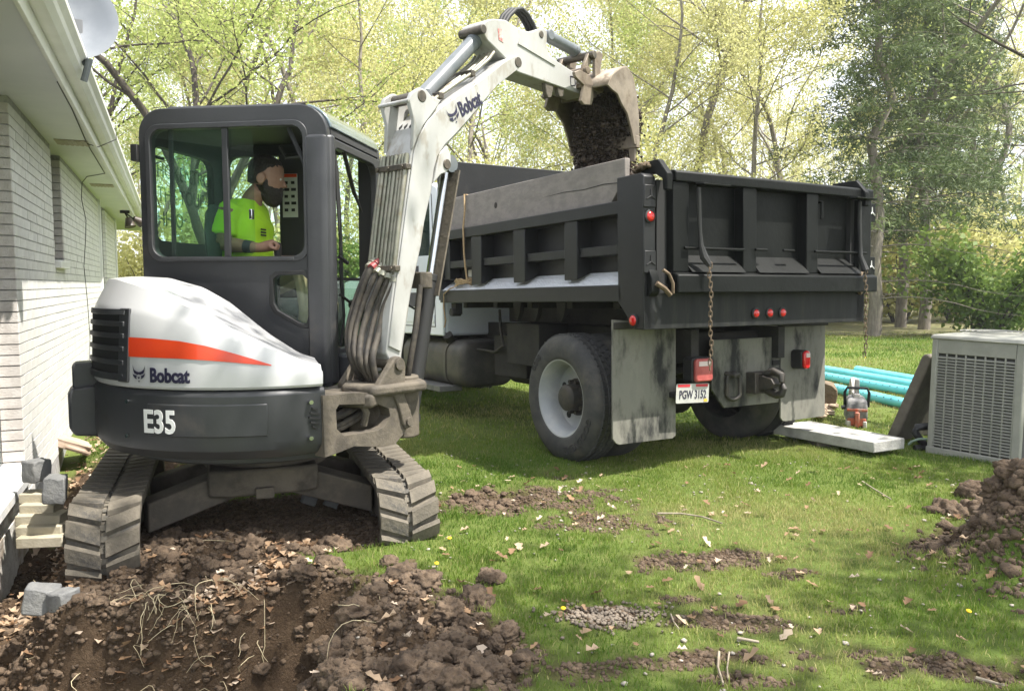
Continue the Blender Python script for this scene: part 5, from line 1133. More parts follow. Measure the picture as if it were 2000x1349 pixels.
shL, elL, wrL = Vector((sh.x - .03, YM + .21, 1.865)), Vector((sh.x - .08, YM + .32, 1.54)), Vector((.10, YM + .34, 1.56))
limb(mb, [shL, shL.lerp(elL, .5), elL], [.06, .052, .046]); limb(mb, [elL, elL.lerp(wrL, .35), wrL, wrL + Vector((.07, 0, .01))], [.046, .046, .030, .036])
def tor(p, a, b): return [(p.x + a * math.cos(t), p.y + b * math.sin(t), p.z) for t in np.linspace(0, 2 * math.pi, 18, endpoint=False)]
TOR = [(Vector((sh.x - .03, YM, 1.28)), .12, .17), (Vector((sh.x - .025, YM, 1.47)), .145, .18), (Vector((sh.x - .01, YM, 1.65)), .145, .19), (Vector((sh.x - .005, YM, 1.78)), .135, .205), (Vector((sh.x - .015, YM, 1.88)), .105, .205), (Vector((sh.x - .01, YM, 1.935)), .075, .125)]
mb.loft([tor(p, a - .02, b - .02) for p, a, b in TOR])
LEG = []
for s in (-1, 1):
    L_ = [Vector((sh.x - .02, YM + s * .1, 1.36)), Vector((sh.x + .22, YM + s * .13, 1.45)), Vector((sh.x + .43, YM + s * .16, 1.49)), Vector((sh.x + .47, YM + s * .16, 1.25)), Vector((sh.x + .45, YM + s * .16, .98))]; LEG.append(L_)
    limb(mb, L_ + [Vector((sh.x + .58, YM + s * .17, .93))], [.085, .075, .055, .05, .04, .035])
body = remesh(build(mb, 'body', M_skin, man, smooth=60), .0065, 3)
mb = MB(XU); mb.loft([tor(p, a + .004, b + .004) for p, a, b in TOR])
eS = shR.lerp(elR, .72); limb(mb, [shR + Vector((0, .04, .01)), shR.lerp(elR, .35), eS], [.078, .074, .078]); eL = shL.lerp(elL, .72); limb(mb, [shL + Vector((0, -.04, .01)), shL.lerp(elL, .35), eL], [.078, .074, .078])
sh_ = remesh(build(mb, 'shirt', M_shirt, man, smooth=60), .010, 4)
t_ = sh_.modifiers.new('folds', 'DISPLACE'); tx = bpy.data.textures.new('folds', 'CLOUDS'); tx.noise_scale = .09; t_.texture = tx; t_.strength = .022; t_.mid_level = .5
p = xp(535, 450, YM - .16); mb = MB(XU)
for k in range(3): mb.box(sh.x + .137, sh.x + .141, YM - .12, YM - .05, 1.70 + k * .018, 1.71 + k * .018)
build(mb, 'shirt_print', M_blackr, sh_)
mb = MB(XU)
for L_ in LEG: limb(mb, L_, [.10, .092, .072, .066, .06])
mb.loft([tor(Vector((sh.x - .03, YM, 1.27)), .13, .18), tor(Vector((sh.x - .03, YM, 1.42)), .135, .18)])
remesh(build(mb, 'trousers', M_trs, man, smooth=60), .011, 3)
# hair cap, beard, eyes, wristband
mb = MB(HM); rings = []
for h, fc, fr, sr in [(.075, -.05, .045, .066), (.10, -.03, .070, .076), (.13, -.036, .068, .081), (.155, -.030, .076, .083), (.170, -.020, .086, .081), (.190, -.009, .093, .078), (.222, -.008, .076, .064), (.238, -.01, .05, .043), (.247, -.012, .018, .018)]: rings.append(ell(fc, fr, sr, h, 28))
mb.loft(rings); h_ = remesh(build(mb, 'hair', M_hair, man, smooth=60), .006, 1); d_ = h_.modifiers.new('tufts', 'DISPLACE'); tx2 = bpy.data.textures.new('tufts', 'CLOUDS'); tx2.noise_scale = .02; d_.texture = tx2; d_.strength = .008
mb = MB(HM); rings = []
for h, fc, fr, sr in [(-.035, .060, .022, .022), (-.02, .056, .042, .042), (.01, .048, .060, .056), (.04, .040, .070, .064), (.062, .030, .076, .068), (.072, .022, .076, .069)]: rings.append(ell(fc, fr, sr, h, 24))
mb.loft(rings); mb.box(.075, .106, -.03, .03, .068, .08)
for s in (-1, 1): mb.loft([[(x - .014, s * .055, z), (x + .012, s * .055, z), (x + .012, s * .073, z), (x - .014, s * .073, z)] for x, z in ((.026, .05), (.016, .085), (.004, .125))])
h_ = remesh(build(mb, 'beard', M_hair, man, smooth=60), .006, 2); d_ = h_.modifiers.new('tufts', 'DISPLACE'); d_.texture = tx2; d_.strength = .010
for s in (-1, 1): mb = MB(HM); mb.lathe([(.001, .009), (.006, .007), (.009, 0), (.006, -.007), (.001, -.009)], (.084, s * .032, .124), (1, 0, 0), 10); build(mb, 'eye', pmat('eye_white', (.6, .58, .55), rough=.2) if s < 0 else bpy.data.materials['eye_white'], man)
mb = MB(XU); a = elR.lerp(wrR, .62); b = elR.lerp(wrR, .82); mb.cyl(a, b, .041, .037, 16); build(mb, 'wristband', pmat('dark_wristband', (.03, .035, .045), rough=.6), man)

# ================================================================== falling soil
M_soil = pmat('loose_soil', (.026, .018, .012), (.055, .038, .025), scale=30, rough=.95)
M_clod = pmat('dug_soil', (.072, .048, .03), (.135, .094, .061), scale=14, rough=.97, bump=.6, bscale=70, c3=(.05, .034, .022))
def rock_template(seed, sub=1):
    bm = bmesh.new(); bmesh.ops.create_icosphere(bm, subdivisions=sub, radius=1); r = random.Random(seed)
    for v in bm.verts: v.co *= r.uniform(.62, 1.3) if sub < 3 else .35 + .7 * float(fbm(np.array([v.co.x * 1.5 + seed]), np.array([v.co.y * 1.5 + v.co.z * 1.3]), seed, 2)) + .6 * float(vnoise(np.array([v.co.x * 4.5 + v.co.z * 3 + seed]), np.array([v.co.y * 4.5 - v.co.z * 4]), seed + 3)) + r.uniform(0, .22)
    bm.verts.ensure_lookup_table(); V = np.array([v.co[:] for v in bm.verts]); F = np.array([[v.index for v in f.verts] for f in bm.faces]); bm.free(); return V, F
TPL = [rock_template(s, 1) for s in range(6)]; TPL2 = [rock_template(s + 50, 2) for s in range(6)]
def rot_np(n):
    q = NR.normal(size=(n, 4)); q /= np.linalg.norm(q, axis=1)[:, None]; w, x, y, z = q.T
    return np.stack([np.stack([1 - 2 * (y * y + z * z), 2 * (x * y - z * w), 2 * (x * z + y * w)], -1), np.stack([2 * (x * y + z * w), 1 - 2 * (x * x + z * z), 2 * (y * z - x * w)], -1), np.stack([2 * (x * z - y * w), 2 * (y * z + x * w), 1 - 2 * (x * x + y * y)], -1)], 1)
def scatter(name, P, S, tpl, m, squash=None, smooth=False):
    co, fa = [], []; o = 0; Rm = rot_np(len(P)); pick = NR.randint(0, len(tpl), len(P))
    for t in range(len(tpl)):
        I = np.where(pick == t)[0]
        if not len(I): continue
        V, F = tpl[t]; W = np.einsum('nij,vj->nvi', Rm[I], V) * S[I][:, None, None]
        if squash: W[:, :, 2] *= squash
        W = W + P[I][:, None, :]; co.append(W.reshape(-1, 3)); k = len(V)
        fa.append((F[None] + (np.arange(len(I)) * k)[:, None, None]).reshape(-1, F.shape[1]) + o); o += len(I) * k
    me = npmesh(bpy.data.meshes.new(name), np.concatenate(co), np.concatenate(fa)); ob = link(name, me, m)
    if smooth: me.polygons.foreach_set('use_smooth', [True] * len(me.polygons))
    return ob
N = 19000; t = NR.rand(N) ** .85; z = 2.84 - .99 * t
wd = (.20 + .17 * t) * (1 + .15 * np.sin(t * 9)); c0 = onplane(1190, 210, (0, 6.3, 0), (0, 1, 0)); c1 = onplane(1172, 330, (0, 6.62, 0), (0, 1, 0))
rr = NR.rand(N) ** .62 * wd * (1 + .35 * (NR.rand(N) > .9) * NR.rand(N)); aa = NR.rand(N) * 6.28
P = np.stack([c0.x + (c1.x - c0.x) * t + rr * np.cos(aa) * 1.02, c0.y + (c1.y - c0.y) * t + rr * np.sin(aa) * .95, z], -1)
S = np.exp(NR.normal(-5.15, .55, N))
Ti_ = np.array(TM.inverted()); yl_ = P @ Ti_[1, :3] + Ti_[1, 3]; k_ = (yl_ < -.17) | (P[:, 2] > 2.36); P, S = P[k_], S[k_]
o = scatter('falling_soil', P, S, TPL, M_soil); tag(o, 'dark soil pouring from the excavator bucket into the truck', 'soil', kind='stuff')
# soil already in the bed
hx = np.linspace(.1, 2.9, 40); hy = np.linspace(-2.2, -.18, 34); HX, HY = np.meshgrid(hx, hy); HZ = 1.42 + .62 * np.exp(-((HX - 1.2) / .9) ** 2 - ((HY + 1.1) / .75) ** 2) + .12 * fbm(HX * 5, HY * 5, 71)
V = [TM @ Vector(p) for p in np.stack([HX, HY, HZ], -1).reshape(-1, 3)]; i_ = np.arange(40 * 34).reshape(34, 40)
me = npmesh(bpy.data.meshes.new('load_of_soil'), np.array([p[:] for p in V]), np.stack([i_[:-1, :-1], i_[:-1, 1:], i_[1:, 1:], i_[1:, :-1]], -1).reshape(-1, 4)); tag(link('load_of_soil', me, M_soil), 'brown soil heaped inside the truck bed', 'soil', kind='stuff')

# ================================================================== air conditioner and slabs
M_ac = pmat('ac_grey_green', (.25, .25, .22), (.30, .295, .26), scale=5, rough=.5, dust=(.22, .19, .14), dscale=3, dlo=.6, dhi=.9)
A0 = G(1809, 884); A1 = G(1988, 914); AM = frame(A0, math.degrees(math.atan2(A1.y - A0.y, A1.x - A0.x))); AW = (A1 - A0).length; AD = .72; AH = .985
AM = AM @ Matrix.Rotation(rad(.8), 4, 'Y')
ac = thing('air_conditioner', AM, 'grey green outdoor air conditioner with louvred sides at the right edge', 'air conditioner')
mb = MB(AM); mb.box(.03, AW - .03, .03, AD - .03, .03, AH - .04); build(mb, 'inner_core', pmat('ac_coil', (.05, .05, .047), rough=.8), ac)
for x0, x1, y0, y1 in ((0, .045, 0, .05), (AW - .06, AW, 0, .06), (0, .05, AD - .05, AD), (AW - .05, AW, AD - .05, AD)): mb = MB(AM); mb.box(x0, x1, y0, y1, .0, AH - .03); build(mb, 'corner_post', M_ac, ac, bevel=.008)
mb = MB(AM); mb.box(-.006, AW + .006, -.006, AD + .006, .0, .06); build(mb, 'base_pan', M_ac, ac, bevel=.006)
mb = MB(AM); mb.box(.046, AW - .061, .002, .03, AH - .15, AH - .032); mb2 = mb; build(mb2, 'top_panel', M_ac, ac, bevel=.004)
mb = MB(AM); rings = []
for d, z in ((-.012, AH - .035), (-.012, AH - .02), (.0, AH), (.10, AH + .012)): rings.append([(d, d, z), (AW - d, d, z), (AW - d, AD - d, z), (d, AD - d, z)])
mb.loft(rings); build(mb, 'lid', M_ac, ac, bevel=.008)
mb = MB(AM)
for k in range(6): rr_ = .06 + k * .042; mb.tube([(AW / 2 + rr_ * math.cos(a), AD / 2 + rr_ * math.sin(a), AH + .03) for a in np.linspace(0, 2 * math.pi, 36, endpoint=False)], .004, 5, closed=True)
build(mb, 'fan_grille', M_ac, ac)
sl = MB(); x0, x1 = .046, AW - .062; sl.prism([(-.002, 0), (.018, .011), (.02, .009), (.0, -.004)], x0, x1, ax='x'); slm = sl.mesh('louvre_slat'); finish(slm, 30); slm.materials.append(M_ac)
zz_ = np.arange(.08, AH - .165, .024)
for z in zz_: o = bpy.data.objects.new('louvre_slat', slm); COL.objects.link(o); o.parent = ac; o.location = (0, 0, z)
nb_ = 9
for k in range(nb_): x = x0 + (x1 - x0) * k / (nb_ - 1); mb = MB(AM); mb.box(x - .006, x + .006, .003, .02, .06, AH - .15); build(mb, 'louvre_bar', M_ac, ac, bevel=.003)
mb = MB(AM); mb.box(.001, .03, .05, AD - .05, .06, AH - .15); build(mb, 'side_panel', M_ac, ac)
mb = MB(AM); mb.box(-.012, .0, .05, .16, .20, .30); mb.box(-.03, .0, .08, .30, .30, .62); build(mb, 'service_cover', M_ac, ac, bevel=.004)
hose = MB(); q = [onplane(u, v, (0, 6.62, 0), (0, 1, 0)) for u, v in ((1815, 832), (1790, 834), (1786, 842), (1800, 862), (1812, 872), (1800, 874), (1786, 876))]
hose.tube(q, .03, 10); single(hose, 'insulated_pipe', M_blackr, q[-1], 'black insulated refrigerant pipe bent at the foot of the air conditioner', 'pipe', smooth=60)
cb_ = MB(); q = [onplane(u, v, (0, 6.5, 0), (0, 1, 0)) for u, v in ((1774, 868), (1780, 862), (1795, 857), (1810, 857))]; cb_.tube(q, .01, 7); single(cb_, 'green_cable', pmat('green_sheath', (.12, .17, .13), rough=.6), q[0], 'thin green cable between slab and air conditioner', 'cable', smooth=60)
mb = MB(AM); mb.prism([(-.46, .0), (-.36, .0), (-.085, .77), (-.105, .80), (-.15, .80), (-.17, .78)], .18, .95)
M_dslab = pmat('dark_concrete', (.12, .105, .085), (.17, .15, .12), scale=5, rough=.9, bump=.3, bscale=40)
single(mb, 'leaning_slab', M_dslab, AM @ Vector((-.4, .5, 0)), 'dark brown concrete slab leaning against the air conditioner', 'slab', bevel=.02, seg=3)
c = [Vector((2.90, 6.30, 0)), Vector((3.23, 6.47, 0)), Vector((2.76, 7.30, 0)), Vector((2.36, 7.12, 0))]
mb = MB(); mb.loft([[(p.x, p.y, .045) for p in c], [(p.x, p.y, .135) for p in c]]); single(mb, 'flat_slab', M_conc, (2.8, 6.8, .045), 'pale grey concrete slab lying flat on the grass behind the truck wheel', 'slab', bevel=.008)
mb = MB(); mb.box(2.62, 2.82, 6.75, 7.05, .0, .045); single(mb, 'spacer_block', M_dslab, (2.7, 6.9, 0), 'dark spacer under the flat concrete slab', 'block', bevel=.006)

# ================================================================== cut-off saw
sp = G(1682, 838); SM = frame(sp + Vector((0, .12, 0)), 72); M_sgrey = pmat('saw_grey', (.12, .12, .13), (.3, .29, .28), scale=12, rough=.7); M_sor = pmat('saw_orange', (.5, .10, .045), (.42, .2, .14), scale=14, rough=.7, dust=(.4, .34, .28), dscale=9, dlo=.5, dhi=.75)
M_sdust = pmat('saw_dusty_white', (.5, .46, .44), (.6, .57, .54), scale=12, rough=.8)
sw = thing('cutoff_saw', SM, 'dusty orange and grey concrete cut-off saw standing on the grass by the pipes', 'saw')
def sb(name, m, x0, x1, y0, y1, z0, z1, b=.012): mb = MB(SM); mb.box(x0, x1, y0, y1, z0, z1); return build(mb, name, m, sw, bevel=b)
mb = MB(SM); mb.loft([[(-.06, -.10, .08), (-.06, .10, .08), (.2, .10, .08), (.2, -.10, .08)], [(-.075, -.095, .19), (-.075, .095, .19), (.2, .095, .19), (.2, -.095, .19)], [(-.05, -.09, .27), (-.05, .09, .27), (.18, .09, .27), (.18, -.09, .27)], [(-.0, -.06, .30), (-.0, .06, .30), (.15, .06, .30), (.15, -.06, .30)]]); build(mb, 'engine_housing', M_sgrey, sw, bevel=.015)
sb('orange_band', M_sor, -.082, .0, -.092, .092, .165, .19, .004); sb('fuel_tank', M_sor, -.07, .16, -.085, .085, .02, .10); sb('rear_grip', M_sor, -.10, -.06, -.022, .022, .01, .16, .01)
for y in (-.09, .055): sb('foot', M_sdust, -.08, .1, y, y + .035, .0, .07, .008)
mb = MB(SM); mb.tube([(.02, -.105, .20), (.0, -.11, .34), (.0, -.09, .385), (.0, .09, .385), (.0, .11, .34), (.02, .105, .20)], .014, 10); build(mb, 'handle', M_blackr, sw, smooth=60)
mb = MB(SM); mb.lathe([(.001, -.012), (.15, -.012), (.158, 0), (.15, .012), (.001, .012)], (.36, .0, .24), (0, 1, 0), 36); build(mb, 'blade', M_cylg, sw)
mb = MB(SM); mb.lathe([(.05, -.03), (.17, -.028), (.18, 0), (.17, .028), (.05, .03)], (.36, 0, .27), (0, 1, 0), 24, rad(-20), rad(190)); build(mb, 'blade_guard', M_sdust, sw, smooth=40)
mb = MB(SM); mb.box(-.02, .30, -.03, .03, .27, .33); mb.box(.0, .05, -.022, .022, .30, .47); build(mb, 'blade_arm', M_sdust, sw, bevel=.01)
mb = MB(SM); mb.cyl((-.03, .1, .2), (-.03, .14, .19), .02, n=10); build(mb, 'starter_grip', M_blackr, sw)

# ================================================================== drain pipes
M_pipe = pmat('teal_pvc', (.13, .56, .64), (.17, .62, .69), scale=3, rough=.35, dust=(.2, .5, .5), dscale=8, dlo=.6, dhi=.9)
for k, (a, b, ext, lab) in enumerate((((1625, 757), (1752, 785), .5, 'teal drain pipe with holes, nearest of the pipes on the lawn'), ((1625, 737), (1765, 762), .5, 'teal drain pipe with holes, second nearest of the pipes on the lawn'),
        ((1615, 722), (1772, 749), .6, 'plain teal drain pipe third from the front on the lawn'), ((1674, 722), (1785, 741), 0, 'plain teal drain pipe with its end showing, farthest of the pipes'))):
    p, q = G(*a, .06), G(*b, .06); d = (q - p).normalized(); p = p - d * ext; q = q + d * 1.0; r = .062
    x_ = d.cross(Vector((0, 0, 1))).normalized(); th = thing('drain_pipe', p, lab, 'pipe', 'teal drain pipes on the lawn'); mb = MB(); z0 = Vector((0, 0, .0))
    qd_ = d.to_track_quat('Z', 'Y'); L_ = (q - p).length
    mb.lathe([(r - .005, 0), (r, 0), (r, L_), (r - .005, L_), (r - .005, 0)], p, d, 28); build(mb, 'pipe_wall', M_pipe, th, smooth=60)
    if k < 2:
        mb = MB(); up = Vector((0, 0, 1)); n_ = int(L_ / .13)
        for i in range(n_):
            for ang in (35, 95):
                nn_ = (x_ * math.cos(rad(ang)) + up * math.sin(rad(ang))); c = p + d * (.06 + i * .13) + nn_ * (r + .0005); t1_, t2_ = d, nn_.cross(d)
                mb.add([c + (t1_ * math.cos(a_) + t2_ * math.sin(a_)) * .009 for a_ in np.linspace(0, 6.28, 8, endpoint=False)], [tuple(range(8))])
        o = build(mb, 'drain_hole', M_dark, th, smooth=0); o['kind'] = 'stuff'
# log and chips behind the flap
lg = G(1616, 800); mb = MB(); mb.cyl(lg + Vector((-.06, 0, .15)), lg + Vector((.10, .35, .15)), .16, .15, 14); 
for i in range(len(mb.v)): mb.v[i] = mb.v[i] + Vector((R.uniform(-.012, .012), 0, R.uniform(-.012, .012)))
M_bark = pmat('log_bark', (.13, .095, .06), (.2, .15, .1), scale=9, rough=.95, bump=.7, bscale=18)
single(mb, 'cut_log', M_bark, lg, 'short brown log lying behind the right mud flap', 'log', bevel=.01)
chip = [G(1600 + R.uniform(-10, 32), 812 + R.uniform(-12, 12)) for _ in range(60)]
o = scatter('wood_chips', np.array([[p.x, p.y, .03 + R.random() * .06] for p in chip]), NR.uniform(.02, .05, 60), TPL, pmat('pale_chips', (.4, .31, .22), (.28, .2, .14), scale=8, rough=.9), squash=.45); tag(o, 'pale broken wood chips heaped beside the log', 'wood chips', kind='stuff')

# ================================================================== rubble by the house wall
M_cream = pmat('cream_brick', (.36, .32, .23), (.43, .39, .3), scale=6, rough=.85, bump=.2); M_block = pmat('broken_block', (.12, .122, .125), (.19, .19, .182), scale=7, rough=.9, bump=.4, bscale=40, dust=(.16, .12, .08), dscale=4, dlo=.6, dhi=.8)
def chunk(name, u, v, Y, size, rz, seed, m, label, cat, tilt=0):
    c_ = onplane(u, v, (0, Y, 0), (0, 1, 0)); r = random.Random(seed); bm = bmesh.new(); bmesh.ops.create_cube(bm, size=1); bmesh.ops.subdivide_edges(bm, edges=bm.edges[:], cuts=2, use_grid_fill=True)
    for q in bm.verts: q.co = Vector((q.co.x * size[0] * (1 + r.uniform(-.12, .12)), q.co.y * size[1] * (1 + r.uniform(-.12, .12)), q.co.z * size[2] * (1 + r.uniform(-.1, .1))))
    Mx = Matrix.Rotation(rad(rz), 4, 'Z') @ Matrix.Rotation(rad(tilt), 4, 'Y'); bm.transform(Mx); me = bpy.data.meshes.new(name); bm.to_mesh(me); bm.free(); finish(me, 28)
    o = link(name, me, m); o.location = c_; md = o.modifiers.new('bevel', 'BEVEL'); md.width = .008; md.segments = 2; md.limit_method = 'ANGLE'; return tag(o, label, cat)
chunk('concrete_block', 108, 955, 4.15, (.10, .11, .14), 20, 3, M_block, 'grey concrete block standing beside the left track', 'block', 6)
chunk('concrete_block', 72, 918, 4.35, (.09, .11, .12), -18, 5, M_block, 'pale concrete block against the house under the sill', 'block')
chunk('concrete_block', 82, 1170, 3.45, (.13, .1, .12), 15, 8, M_block, 'pale broken block half buried in leaves, left of the pair', 'block', 12)
chunk('concrete_block', 126, 1180, 3.42, (.1, .1, .13), -20, 9, M_block, 'pale broken block half buried in leaves, right of the pair', 'block', -8)
chunk('flagstone', 140, 866, 6.6, (.3, .3, .07), 30, 11, pmat('brown_flagstone', (.42, .33, .26), (.3, .22, .16), scale=7, rough=.9), 'brown flagstone tilted against the wall behind the excavator tail', 'stone', 24)
for k in range(5):
    lab = ['lowest', 'second lowest', 'middle', 'second highest', 'topmost'][k]
    c_ = onplane(86 - k * 1.5, 1052 - k * 21, (0, 4.15 + k * .05, 0), (0, 1, 0)); mb = MB(Matrix.Translation(c_) @ Matrix.Rotation(rad(8 - k), 4, 'Z')); w_ = .115 - (.025 if k > 2 else 0)
    mb.box(-w_, w_, -.06, .06, -.03, .026); single(mb, 'cream_brick', M_cream, c_ + Vector((0, 0, -.03)), lab + ' cream brick of the stepped stack beside the left track', 'brick', 'stepped stack of cream bricks', bevel=.005)
for (u, v, seed, lab) in ((604, 975, 21, 'small pale stone chip lying in the shade under the excavator'), (648, 980, 22, 'flat grey stone chip under the excavator frame near the right track')):
    chunk('stone_chip', u, v, 4.9, (.09, .04, .06), 30, seed, M_block, lab, 'stone', 25)

# ================================================================== clods, leaves, roots, stones, twigs
def ground_pts(n, x0, x1, y0, y1, want, lo=.5):
    P = []
    while sum(len(p) for p in P) < n:
        x = NR.uniform(x0, x1, n * 2); y = NR.uniform(y0, y1, n * 2); d = dirtmask(x, y); k = (d > lo) if want == 'dirt' else (d < lo) if want == 'grass' else np.ones(len(d), bool)
        u = 1000 + FPX * x / y; k &= (u > -120) & (u < 2120); P.append(np.stack([x[k], y[k]], -1))
    P = np.concatenate(P)[:n]; return np.column_stack([P, gheight(P[:, 0], P[:, 1])])
def band(n, pts, w):
    i = NR.randint(0, len(pts) - 1, n); t = NR.rand(n); A = np.array([G(*p)[:2] for p in pts]); Q = A[i] + (A[i + 1] - A[i]) * t[:, None] + NR.normal(0, w, (n, 2)); return np.column_stack([Q, gheight(Q[:, 0], Q[:, 1])])
Pd = ground_pts(26000, -2.9, 2.9, 2.5, 5.4, 'dirt', .45); S = np.exp(NR.normal(-4.85, .45, len(Pd))).clip(.003, .018); Pd[:, 2] += S * .1
o = scatter('soil_crumbs', Pd, S, TPL, M_clod, squash=.75); tag(o, 'fine brown soil crumbs over the dug ground', 'soil', kind='stuff')
Pd = ground_pts(2600, -2.9, 2.9, 2.5, 5.4, 'dirt', .55); S = np.exp(NR.normal(-4.0, .35, len(Pd))).clip(.012, .04); S[(Pd[:, 1] > 4.1) & (Pd[:, 0] < -.4)] *= .5; S[(Pd[:, 0] > .05) & (Pd[:, 0] < 1.9)] *= .3
o = scatter('soil_clods', Pd, S, [rock_template(s + 50, 3) for s in range(5)], M_clod, squash=.7); tag(o, 'crumbly brown soil clods over the dug ground', 'soil', kind='stuff')
TPL3 = [rock_template(s + 80, 4) for s in range(6)]
Pf = np.column_stack([NR.uniform(-2.7, -.9, 6000), NR.uniform(2.85, 3.45, 6000)]); Pf = np.column_stack([Pf, gheight(Pf[:, 0], Pf[:, 1])]); Sf = np.exp(NR.normal(-4.7, .5, 6000)).clip(.004, .022)
o = scatter('pit_crumbs', Pf, Sf, TPL, M_clod, squash=.85); tag(o, 'broken soil crumbs on the face of the dug pit', 'soil', kind='stuff')
Pb = np.concatenate([band(42, [(300, 1060), (560, 1080), (640, 1130), (850, 1160), (960, 1290)], .14), band(24, [(600, 1250), (860, 1300)], .15), band(14, [(295, 1075), (340, 1110)], .05)]); Sb = NR.uniform(.025, .075, len(Pb)); Pb[:, 2] += Sb * .15
o = scatter('large_clods', Pb, Sb, TPL3, M_clod, squash=.75); tag(o, 'large torn clods of brown earth on the dug ground', 'soil', kind='stuff')
Pb = np.concatenate([band(60, [(1900, 1010), (1990, 960), (1990, 1100)], .08)]); Sb = NR.uniform(.04, .10, len(Pb)); o = scatter('sod_lumps', Pb, Sb, TPL3, M_clod, squash=.85); tag(o, 'torn lumps of sod on the soil pile at the right edge', 'soil', kind='stuff')
Pp = np.column_stack([NR.normal(2.58, .22, 3000), NR.normal(3.80, .22, 3000)]); Pp = np.column_stack([Pp, gheight(Pp[:, 0], Pp[:, 1])]); Sp = np.exp(NR.normal(-4.8, .6, 3000)).clip(.004, .045)
o = scatter('spoil_clods', Pp, Sp, TPL2, M_clod, squash=.85); tag(o, 'brown sod clods heaped at the right edge', 'soil', kind='stuff')
pg = G(1185, 1205); Pg = np.column_stack([NR.normal(pg.x, .12, 420), NR.normal(pg.y, .06, 420)]); Pg = np.column_stack([Pg, gheight(Pg[:, 0], Pg[:, 1]) + .008])
o = scatter('crumbly_patch', Pg, NR.uniform(.004, .011, 420), TPL, pmat('pale_crumb', (.13, .105, .08), (.19, .155, .12), scale=6, rough=.95), squash=.8); tag(o, 'pale crumbled soil in a small patch on the lawn', 'soil', kind='stuff')
Ps = ground_pts(900, -1.2, 3.4, 2.6, 6.5, 'any'); k = fbm(Ps[:, 0] * 2.2, Ps[:, 1] * 2.2, 77) > .5; Ps = Ps[k]; S = np.exp(NR.normal(-4.95, .4, len(Ps)))
o = scatter('pebbles', Ps + np.array([0, 0, .006]), S, TPL, pmat('pale_pebble', (.26, .23, .19), (.38, .34, .29), scale=3, rough=.9), squash=.55); tag(o, 'pale pebbles scattered through the grass', 'pebbles', kind='stuff')
def leaf_mesh(name, P, size, m, label, up=.02):
    n = len(P); a = NR.rand(n) * 6.28; cs, sn = np.cos(a), np.sin(a); base = np.array([(-.5, 0, 0), (-.18, -.42, .16), (.1, -.2, .05), (.35, -.34, .2), (.62, 0, .06), (.35, .34, .2), (.1, .2, .05), (-.18, .42, .16)])
    V = base[None] * size[:, None, None]; V[:, :, 2] *= NR.uniform(.2, 2.2, n)[:, None]; ti = NR.normal(0, .35, n)
    z = V[:, :, 2] + V[:, :, 0] * ti[:, None]; X_, Y_ = V[:, :, 0] * cs[:, None] - V[:, :, 1] * sn[:, None], V[:, :, 0] * sn[:, None] + V[:, :, 1] * cs[:, None]
    W = np.stack([X_ + P[:, None, 0], Y_ + P[:, None, 1], z + P[:, None, 2] + up], -1); T3 = np.array([(0, 1, 2), (2, 3, 4), (2, 4, 6), (4, 5, 6), (6, 7, 0), (0, 2, 6)])
    me = npmesh(bpy.data.meshes.new(name), W.reshape(-1, 3), (T3[None] + (np.arange(n) * 8)[:, None, None]).reshape(-1, 3)); at_ = me.attributes.new('tone', 'FLOAT', 'POINT'); at_.data.foreach_set('value', np.repeat(NR.rand(n), 8).astype(np.float32)); return tag(link(name, me, m), label, 'leaves', kind='stuff')
def tonemat(name, stops, trans=.3, rough=.7):
    m = bpy.data.materials.new(name); m.use_nodes = True; nt = m.node_tree; L = nt.links.new; b = nt.nodes['Principled BSDF']; a = nd(nt, 'ShaderNodeAttribute'); a.attribute_name = 'tone'
    r = nd(nt, 'ShaderNodeValToRGB'); e = r.color_ramp.elements
    while len(e) < len(stops): e.new(.5)
    for q, (p, c) in zip(e, stops): q.position = p; q.color = (*c, 1)
    L(a.outputs['Fac'], r.inputs[0]); L(r.outputs[0], b.inputs['Base Color']); b.inputs['Roughness'].default_value = rough; b.inputs['Specular IOR Level'].default_value = .25
    t = nd(nt, 'ShaderNodeBsdfTranslucent'); L(r.outputs[0], t.inputs[0]); mx = nd(nt, 'ShaderNodeMixShader'); mx.inputs[0].default_value = trans
    L(b.outputs[0], mx.inputs[1]); L(t.outputs[0], mx.inputs[2]); L(mx.outputs[0], nt.nodes['Material Output'].inputs['Surface']); return m
M_leaf = tonemat('dry_leaf', [(0, (.16, .09, .05)), (.4, (.34, .22, .13)), (.75, (.48, .36, .25)), (1, (.6, .5, .4))])
Lf = np.concatenate([band(420, [(0, 1200), (120, 1205), (260, 1195), (400, 1180), (480, 1150), (560, 1110)], .05), band(260, [(10, 1120), (120, 1060), (120, 940)], .09), band(240, [(130, 960), (165, 895), (195, 860), (215, 830)], .09), band(140, [(480, 1060), (640, 1075)], .09), band(90, [(380, 1190), (480, 1200), (540, 1180)], .06), ground_pts(220, -2.6, .2, 2.7, 4.2, 'dirt'), ground_pts(240, -.5, 3.2, 2.7, 6, 'any')])
leaf_mesh('dry_leaves', Lf, NR.uniform(.022, .058, len(Lf)), M_leaf, 'dry brown maple leaves along the dug edge')
M_root = pmat('pale_root', (.38, .31, .19), (.5, .43, .28), scale=20, rough=.8)
mb = MB()
